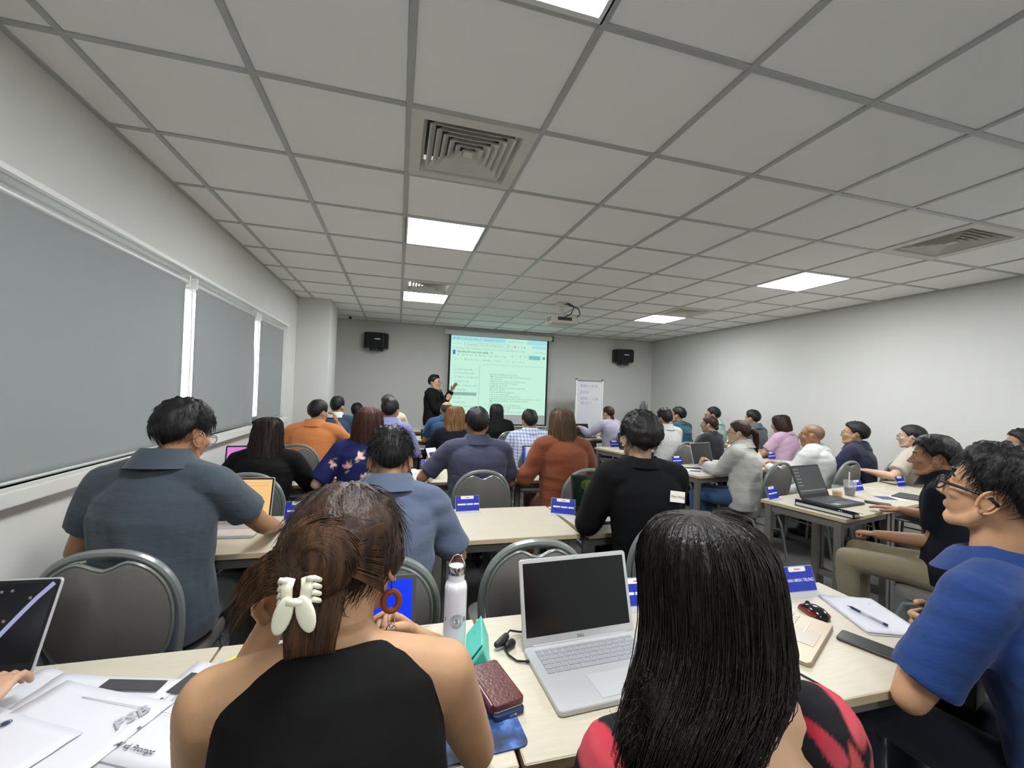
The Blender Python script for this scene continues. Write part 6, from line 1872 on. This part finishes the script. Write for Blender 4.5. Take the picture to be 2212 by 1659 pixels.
cyl_text('S', 0, 0.018, M_blk_ink, 0.088, bb); cyl_text('B', 46, 0.018, M_blk_ink, 0.089, bb); cyl_text('F', -62, 0.018, M_blk_ink, 0.089, bb)

# teal folding glasses case
M_teal = mat('case_teal_leather', (96, 196, 178), 0.45, bump=(160, 0.1))
gc = empty('glasses_case', (0.250, 1.185, ZT), RAD(-10)); tag(gc, 'teal triangular glasses case standing by the white bottle', 'glasses case')
tri = [(-0.032, 0.0), (0.032, 0.0), (0.010, 0.058)]
MB().prism(tri, -0.08, 0.08, RX(PI/2)).build('shell', M_teal, gc, bevel=0.004)
MB().add([(-0.0345, -0.066, 0.004), (0.0085, -0.066, 0.0605), (0.0085, 0.078, 0.0605), (-0.0345, 0.078, 0.004), (-0.0365, -0.066, 0.0055), (0.0065, -0.066, 0.062), (0.0065, 0.078, 0.062), (-0.0365, 0.078, 0.0055)], [(3, 2, 1, 0), (4, 5, 6, 7), (0, 1, 5, 4), (1, 2, 6, 5), (2, 3, 7, 6), (3, 0, 4, 7)]).build('flap', M_teal, gc, bevel=0.001, seg=1)
MB().box((-0.012, 0.035, 0.0378), (0.003, 0.016, 0.0006), rot=Matrix.Rotation(RAD(-52), 3, 'Y')).build('embossed_mark', mat('case_mark', (70, 160, 146), 0.5), gc)

# mouse mat, mouse, wallet and device
M_mat = mat('mouse_mat_print', (44, 72, 124), 0.55)
nt = M_mat.node_tree; tc = nt.nodes.new('ShaderNodeTexCoord'); n1 = nt.nodes.new('ShaderNodeTexNoise'); n1.inputs['Scale'].default_value = 16; n1.inputs['Detail'].default_value = 6
r1 = nt.nodes.new('ShaderNodeValToRGB'); r1.color_ramp.elements[0].position = 0.42; r1.color_ramp.elements[0].color = (*lin((20, 34, 64)), 1); r1.color_ramp.elements[1].position = 0.74; r1.color_ramp.elements[1].color = (*lin((124, 168, 224)), 1)
e_ = r1.color_ramp.elements.new(0.55); e_.color = (*lin((44, 78, 138)), 1)
nt.links.new(tc.outputs['Object'], n1.inputs['Vector']); nt.links.new(n1.outputs['Fac'], r1.inputs['Fac']); nt.links.new(r1.outputs['Color'], nt.nodes['Principled BSDF'].inputs['Base Color'])
mm = MB().prism(rounded_rect(0.22, 0.27, 0.015, 4), 0.0, 0.003).build('mouse_mat', M_mat); mm.location = (0.178, 0.978, ZT); mm.rotation_euler = (0, 0, RAD(4)); tag(mm, 'dark blue printed mouse mat under the maroon wallet', 'mouse mat')
def mouse(x, y, rz, label, top, side=None, z=ZT, L=0.105, W_=0.06, H_=0.034, name='computer_mouse'):
    r = empty(name, (x, y, z), RAD(rz)); tag(r, label, 'mouse')
    vs = []; fs = []; nu, nv = 20, 10
    m_ = MB(); 
    prof = [(-0.5, 0.02), (-0.46, 0.5), (-0.36, 0.80), (-0.18, 1.0), (0.05, 0.98), (0.25, 0.80), (0.42, 0.52), (0.49, 0.28), (0.5, 0.02)]
    wid = [0.1, 0.62, 0.86, 0.98, 0.92, 0.92, 0.86, 0.6, 0.1]
    for (t_, h_), w_ in zip(prof, wid):
        for j in range(nu):
            a = PI*j/(nu-1)
            vs.append((W_/2*w_*math.copysign(abs(math.cos(a))**0.8, math.cos(a)), t_*L, H_*h_*math.sin(a)**0.7))
    for i in range(len(prof)-1):
        for j in range(nu-1):
            fs.append((i*nu+j, i*nu+j+1, (i+1)*nu+j+1, (i+1)*nu+j))
        fs.append((i*nu, (i+1)*nu, (i+1)*nu+nu-1, i*nu+nu-1))
    m_.add(vs, fs).build('shell', top, r, smooth=True)
    MB().tube([(-0.003, L*0.28, H_*0.74), (0.003, L*0.28, H_*0.74)], 0.008, 14, hint=(0, 0, 1)).build('scroll_wheel', M_black, r, smooth=True)
    MB().box((0, L*0.36, H_*0.62), (0.0015, L*0.16, 0.004), rot=Matrix.Rotation(RAD(-32), 3, 'X')).build('button_split', M_dark, r)
    if side:
        for s in (-1, 1):
            MB().capsule([(s*W_*0.43, -L*0.34, H_*0.30), (s*W_*0.485, -0.01, H_*0.36), (s*W_*0.43, L*0.34, H_*0.26)], [(0.004, 0.007), (0.005, 0.009), (0.004, 0.006)], 10, hint=(1, 0, 0)).build('side_panel', side, r, smooth=True)
    return r
mouse(0.172, 0.955, 12, 'dark grey mouse on the blue mouse mat', mat('mouse_dark_grey', (58, 60, 60), 0.45), z=ZT+0.003)
mouse(1.44, 1.155, -10, 'black mouse with red sides next to the gold laptop', mat('mouse_gloss_black', (26, 24, 26), 0.15, coat=0.5), mat('mouse_red', (128, 24, 28), 0.2, coat=0.5))
mouse(-0.63, 3.80, 40, 'white mouse on the third row table by the window', mat('mouse_white', (226, 226, 222), 0.35))
wl_ = empty('wallet', (0.258, 1.012, ZT+0.003), RAD(13)); tag(wl_, 'maroon leather wallet lying on a small dark device', 'wallet')
M_mar = mat('wallet_maroon_leather', (84, 40, 38), 0.3, bump=(140, 0.12), coat=0.3)
MB().prism(rounded_rect(0.080, 0.155, 0.010, 4), 0.016, 0.030).build('top_cover', M_mar, wl_, bevel=0.003)
MB().prism(rounded_rect(0.076, 0.150, 0.008, 3, 0.001), 0.012, 0.016).build('inner_leaf', mat('wallet_lining', (196, 190, 180), 0.6), wl_)
MB().tube([(-0.040, -0.07, 0.021), (-0.040, 0.07, 0.021)], 0.010, 10).build('spine', M_mar, wl_, smooth=True)
dv = empty('power_bank', (0.258, 1.004, ZT+0.003), RAD(13)); tag(dv, 'small dark device under the maroon wallet', 'power bank')
MB().prism(rounded_rect(0.078, 0.155, 0.008, 4), 0.0, 0.0115).build('case', mat('device_dark_blue', (40, 52, 84), 0.3), dv, bevel=0.002)
MB().box((0.006, -0.0785, 0.006), (0.018, 0.002, 0.006)).build('port', M_chr, dv)

# laptop charger plug and cable
ch = empty('laptop_charger', (0.325, 1.195, ZT)); tag(ch, 'black charger plug and cable left of the silver laptop', 'charger')
MB().capsule([(-0.022, -0.012, 0.016), (0.0, 0.0, 0.018), (0.012, 0.016, 0.02)], [0.009, 0.014, 0.010], 10, hint=None).build('plug_head', M_black, ch, smooth=True)
MB().capsule([(0.006, -0.02, 0.014), (0.024, -0.006, 0.012)], [0.009, 0.012], 10, hint=None).build('plug_strap', M_black, ch, smooth=True)
MB().tube([(0.012, 0.018, 0.020), (0.03, 0.04, 0.022), (0.06, 0.048, 0.010), (0.10, 0.05, 0.004)], 0.0028, 6, hint=None).build('cable', M_black, ch, smooth=True)
MB().tube([(0.0, -0.012, 0.012), (0.004, -0.05, 0.006), (0.02, -0.078, 0.005), (0.050, -0.088, 0.006)], 0.0028, 6, hint=None).build('cable', M_black, ch, smooth=True)
MB().tube([(0.042, -0.088, 0.007), (0.062, -0.088, 0.007)], 0.0042, 8, hint=(0, 0, 1)).build('connector', M_black, ch, smooth=True)

# papers
M_pap = mat('paper_white', (206, 206, 212), 0.85, var=(3, 0.02))
M_prt = mat('print_dark', (62, 62, 64), 0.8)
M_prg = mat('print_grey', (168, 168, 172), 0.8)
M_prb = mat('print_navy', (52, 56, 84), 0.8)
M_hole = mat('punch_hole_shadow', (110, 108, 116), 0.9)
def sheet(x, y, z, rz, label, w=0.21, h=0.297, curl=0.0, name='paper_sheet', rx=0.0):
    nx, ny = 8, 10
    vs = [(-w/2+w*i/nx, -h/2+h*j/ny, curl*((j/ny)**3)*0.03+curl*0.012*(i/nx)**2+0.0008*math.sin(3*i)) for j in range(ny+1) for i in range(nx+1)]
    fs = [(j*(nx+1)+i, j*(nx+1)+i+1, (j+1)*(nx+1)+i+1, (j+1)*(nx+1)+i) for j in range(ny) for i in range(nx)]
    r = empty(name, (x, y, z), RAD(rz)); r.rotation_euler = (RAD(rx), 0, RAD(rz)); tag(r, label, 'paper', 'loose paper sheets')
    o = MB().add(vs, fs).build('page', M_pap, r, smooth=True)
    sm = o.modifiers.new('thickness', 'SOLIDIFY'); sm.thickness = 0.0004; sm.offset = -1
    return r
def pprint(r, x, y, w, h, m, z=0.0070, name='printed_block'):
    return MB().box((x, y, z), (w, h, 0.0003)).build(name, m, r)
s1 = sheet(-0.735, 1.165, ZT+0.001, 62, 'lowest left paper sheet with a dark printed picture', curl=0.3); pprint(s1, 0.04, -0.10, 0.07, 0.07, M_prt)
s2 = sheet(-0.645, 1.150, ZT+0.004, 76, 'left paper sheet with dark picture strip along its far edge', curl=0.3); pprint(s2, 0.075, -0.045, 0.035, 0.14, M_prt, 0.0075)
s3 = sheet(-0.64, 1.095, ZT+0.008, 66, 'left paper sheet with large grey school letters', curl=0.25)
text_part('lettering', 'FSB', 0.042, M_prg, s3, T(0.045, -0.105, 0.0064) @ RZ(RAD(-18)), bold=True, shear=0.2); pprint(s3, 0.072, -0.03, 0.002, 0.18, M_prg, 0.0065)
s4 = sheet(-0.775, 1.045, ZT+0.012, 62, 'topmost left paper sheet with small round logo', curl=0.2)
text_part('lettering', '◉', 0.024, M_prb, s4, T(0.075, 0.02, 0.0068) @ RZ(RAD(-60))); pprint(s4, 0.06, 0.08, 0.003, 0.06, M_prg, 0.0065); pprint(s4, -0.04, -0.10, 0.006, 0.012, M_prg, 0.0065)
s5 = sheet(-0.435, 1.105, ZT+0.001, -22, 'right paper sheet with dark picture and punched hole', curl=0.3); pprint(s5, -0.055, 0.075, 0.06, 0.07, M_prt); pprint(s5, -0.075, 0.02, 0.007, 0.007, M_hole)
s6 = sheet(-0.385, 1.09, ZT+0.006, -26, 'right paper sheet with bold black heading beside the bare shoulder', curl=0.3)
text_part('lettering', 'AI và Prompt', 0.017, M_prt, s6, T(-0.045, -0.115, 0.0050), bold=True, shear=0.25)
for k, yy in enumerate((0.02, -0.075)):
    pprint(s6, -0.085, yy, 0.006, 0.006, M_hole, 0.0065)
for yy in (0.115, -0.03):
    pprint(s6, -0.03, yy, 0.11, 0.0012, M_prg, 0.0065); pprint(s6, -0.03, yy+0.012, 0.03, 0.006, M_prg, 0.0065)
hl = empty('highlighter', (-0.392, 1.262, ZT+0.012), RAD(-38)); tag(hl, 'yellow highlighter tip above the right papers', 'highlighter')
MB().capsule([(0, -0.05, 0), (0, 0.035, 0)], 0.007, 10).build('barrel', mat('highlighter_yellow', (226, 226, 40), 0.4), hl, smooth=True)
MB().tube([(0, 0.035, 0), (0, 0.055, 0)], [0.0065, 0.003], 10).build('tip', mat('highlighter_tip', (210, 216, 60), 0.5), hl, smooth=True)
# note paper pad, pen, phone at the right end
s7 = sheet(1.632, 1.105, ZT+0.0015, -20, 'lower sheet of note paper at the right end of the nearest row', 0.19, 0.26)
s8 = sheet(1.636, 1.110, ZT+0.0050, -21, 'note paper carrying the navy ballpoint pen', 0.19, 0.26); pprint(s8, -0.06, 0.11, 0.03, 0.003, M_prg, 0.0022); pprint(s8, 0.05, 0.075, 0.004, 0.003, M_hole, 0.0022)
pn = empty('ballpoint_pen', (1.600, 1.095, ZT+0.013), RAD(-2)); tag(pn, 'clear ballpoint pen with navy grip on the note paper', 'pen')
M_penb = mat('pen_navy_grip', (30, 34, 84), 0.4)
MB().tube([(0, 0.052, 0), (0, 0.068, -0.001)], [0.0032, 0.0010], 10).build('tip', M_chr, pn, smooth=True)
MB().tube([(0, 0.018, 0), (0, 0.052, 0)], 0.0046, 10).build('grip', M_penb, pn, smooth=True)
MB().tube([(0, -0.055, 0), (0, 0.018, 0)], 0.0042, 10).build('barrel', mat('pen_clear', (196, 200, 214), 0.1, alpha=0.6), pn, smooth=True)
MB().tube([(0, -0.05, 0), (0, -0.01, 0)], 0.0026, 8).build('refill', M_penb, pn, smooth=True)
MB().tube([(0, -0.066, 0), (0, -0.055, 0)], 0.0046, 10).build('end_cap', M_penb, pn, smooth=True)
def phone(x, y, rz, label, rgb=(40, 40, 42), z=ZT, w=0.074, h=0.152):
    r = empty('smartphone', (x, y, z), RAD(rz)); tag(r, label, 'phone')
    MB().prism(rounded_rect(w, h, 0.009, 4), 0.0, 0.009).build('case', mat('phone_case_%d' % rgb[0], rgb, 0.5), r, bevel=0.002, seg=1)
    MB().prism(rounded_rect(w-0.006, h-0.006, 0.007, 4), 0.009, 0.0096).build('glass', mat('phone_glass', (22, 24, 27), 0.25), r)
    return r
phone(1.425, 0.965, 24, 'black phone lying between the gold laptop and the folded arms', (60, 50, 42))
phone(3.50, 2.335, 40, 'dark phone right of the grey laptop on the drinks table')
phone(-0.60, 3.63, 60, 'dark grey phone below the white mouse', (86, 88, 88))
phone(3.03, 3.78, 70, 'brown phone behind the papers on the white blouse table', (84, 62, 50))
cb = MB().tube([(1.02, 0.97, ZT+0.003), (1.06, 0.955, ZT+0.004), (1.085, 0.92, ZT+0.003), (1.10, 0.865, ZT+0.003), (1.105, 0.83, ZT+0.003)], 0.0028, 6, hint=None).build('usb_cable', M_black, smooth=True)
tag(cb, 'thin black cable curving over the table edge by the long hair', 'cable')

# drinks on the right table
M_clr = mat('clear_plastic', (226, 232, 232), 0.05, alpha=0.14, spec=0.7)
def cup(x, y, label, r0, r1, h, liquid, lvl, straw=False, name='plastic_cup'):
    c = empty(name, (x, y, ZT)); tag(c, label, 'cup')
    MB().lathe([(r0*0.9, 0.001), (r0, 0.002), (r1, h), (r1*1.03, h+0.002), (r1*0.98, h), (r0*0.96, 0.004)], 28).build('wall', M_clr, c, smooth=True)
    f = lvl/h
    MB().lathe([(r0*0.93, 0.004), (r0+(r1-r0)*f-0.002, lvl)], 28).build('drink', liquid, c, smooth=True)
    if straw:
        MB().tube([(0.005, 0.012, 0.01), (-0.008, 0.0, h+0.07)], 0.0045, 10).build('straw', mat('straw_white', (232, 232, 228), 0.5), c, smooth=True)
    return c
cup(3.425, 2.58, 'short clear cup with amber tea on the drinks table', 0.032, 0.040, 0.082, mat('amber_tea', (188, 128, 40), 0.15, alpha=0.92), 0.038)
cup(3.565, 2.585, 'tall clear cup of iced coffee with white straw', 0.034, 0.046, 0.118, mat('iced_coffee', (40, 22, 16), 0.15), 0.062, True)
cup(-0.46, 2.50, 'clear drinking glass in front of the second row name card', 0.030, 0.036, 0.09, mat('water_clear', (220, 228, 232), 0.05, alpha=0.25), 0.03)
dm = empty('dome_lid', (4.00, 2.62, ZT)); tag(dm, 'clear plastic dome lid on the drinks table', 'cup lid')
MB().lathe([(0.050, 0.0), (0.050, 0.006), (0.046, 0.008), (0.044, 0.022), (0.034, 0.040), (0.018, 0.050), (0.004, 0.052)], 28, closed=False).build('dome', M_clr, dm, smooth=True)
MB().tube([(0.049*math.cos(a), 0.049*math.sin(a), 0.003) for a in np.linspace(0, 2*PI, 28, endpoint=False)], 0.002, 6, hint=(0, 0, 1), closed=True).build('rim', M_clr, dm, smooth=True)
sA = sheet(3.80, 2.46, ZT+0.001, 70, 'white leaflet with navy picture near the resting hand', 0.15, 0.21); pprint(sA, 0.0, 0.02, 0.11, 0.12, mat('print_navy_soft', (70, 78, 116), 0.7), 0.0022)
fd = empty('document_folder', (4.05, 2.47, ZT), RAD(20)); tag(fd, 'dark grey flat folder on the right side table', 'folder')
MB().box((0, 0, 0.005), (0.24, 0.17, 0.010)).build('cover', mat('folder_grey', (66, 68, 74), 0.5), fd, bevel=0.002, seg=1)
MB().box((0, 0.003, 0.0055), (0.236, 0.166, 0.006)).build('pages', M_pap, fd)

# ring binders
M_bind = mat('binder_black', (32, 33, 36), 0.4)
def binder(x, y, rz, label, w=0.27, h=0.31, t=0.055, z=ZT, slope=5):
    r = empty('ring_binder', (x, y, z), RAD(rz)); tag(r, label, 'binder', 'black ring binders')
    MB().box((0, 0, 0.0015), (w, h, 0.003)).build('cover', M_bind, r)
    MB().box((-w/2+0.002, 0, t/2), (0.004, h, t)).build('spine', M_bind, r)
    a = math.atan2(t*0.55, w)
    MB().box((0, 0, t*0.72), (w, h, 0.003), rot=Matrix.Rotation(a, 3, 'Y')).build('cover', M_bind, r)
    MB().box((-0.02, 0, t*0.35), (w*0.75, h*0.95, t*0.4)).build('pages', mat('binder_pages', (206, 206, 204), 0.8), r)
    MB().tube([(-w/2-0.002+0.012*0, 0.012*math.cos(q_)-h*0.28, t/2+0.012*math.sin(q_)) for q_ in np.linspace(0, 2*PI, 18, endpoint=False)], 0.0018, 6, hint=(1, 0, 0), closed=True).build('finger_ring', M_chr, r, smooth=True)
    return r
binder(0.40, 4.92, 90, 'closed black ring binder on the fourth row left of the wavy haired woman')
binder(1.06, 3.62, 62, 'black ring binder left of the woman in rust dress', t=0.06)
binder(2.885, 2.235, 13, 'black ring binder overhanging the left end of the drinks table', w=0.12, h=0.36, t=0.045)
s9 = sheet(2.93, 3.62, ZT+0.001, 30, 'white printed sheet spread before the woman in white blouse'); pprint(s9, 0.0, -0.08, 0.12, 0.09, M_prg, 0.0022)
s10 = sheet(2.90, 3.70, ZT+0.004, 60, 'upper printed sheet before the woman in white blouse'); pprint(s10, 0.03, 0.05, 0.10, 0.08, M_prg, 0.0022); pprint(s10, -0.05, -0.06, 0.06, 0.10, M_prt, 0.0022)
s11 = sheet(-0.545, 3.47, ZT+0.001, 20, 'leaflet with dark picture blocks at the right elbow of the long haired woman', 0.15, 0.21); pprint(s11, 0.0, 0.05, 0.11, 0.06, M_prb, 0.0022); pprint(s11, 0.0, -0.05, 0.11, 0.06, M_prb, 0.0022)
s12 = sheet(-0.55, 4.86, ZT+0.001, 10, 'leaflet right of the elbow of the man in orange polo', 0.15, 0.21); pprint(s12, 0.0, 0.04, 0.11, 0.06, M_prb, 0.0022)
s13 = sheet(0.31, 3.545, 0.905, 30, 'folded leaflet held up by the man in dusk blue polo', 0.10, 0.20, rx=58); pprint(s13, 0.0, 0.0, 0.06, 0.12, M_prb, 0.0022)
s14 = sheet(1.16, 4.98, ZT+0.001, 14, 'white sheet beside the man in checked shirt')
s15 = sheet(0.12, 3.86, ZT+0.001, 4, 'white sheet left of the dusk blue polo man', 0.15, 0.21)
th = empty('thermos_cup', (0.385, 6.25, ZT)); tag(th, 'black thermos cup on the front row table', 'cup')
MB().lathe([(0.034, 0), (0.036, 0.01), (0.040, 0.13)], 24).build('body', M_black, th, smooth=True)
MB().lathe([(0.041, 0.13), (0.041, 0.142), (0.03, 0.146)], 24).build('lid', M_lapgry, th, smooth=True)
MB().tube([(0.038, 0, 0.10), (0.062, 0, 0.095), (0.062, 0, 0.05), (0.037, 0, 0.04)], 0.005, 8, hint=(0, 1, 0)).build('handle', M_black, th, smooth=True)
# black bag on the floor between the tables
bg_ = empty('black_bag', (1.72, 2.95, 0.0), RAD(10)); tag(bg_, 'black bag on the floor behind the man in black sweater', 'bag')
vs = MB().prism(rounded_rect(0.32, 0.30, 0.08, 5, 0, 0.15), -0.08, 0.08, RX(PI/2))
vs.build('body', mat('bag_fabric', (24, 24, 26), 0.8, bump=(200, 0.3)), bg_, bevel=0.02, seg=3)
MB().tube([(-0.05, 0, 0.30), (-0.045, 0, 0.345), (0, 0, 0.36), (0.045, 0, 0.345), (0.05, 0, 0.30)], 0.008, 8, hint=(0, 1, 0)).build('handle', M_black, bg_, smooth=True)
MB().prism(rounded_rect(0.24, 0.14, 0.03, 4, 0, 0.10), -0.105, -0.08, T(0, 0, 0) @ RX(PI/2)).build('pocket', MATS['bag_fabric'], bg_, bevel=0.01)
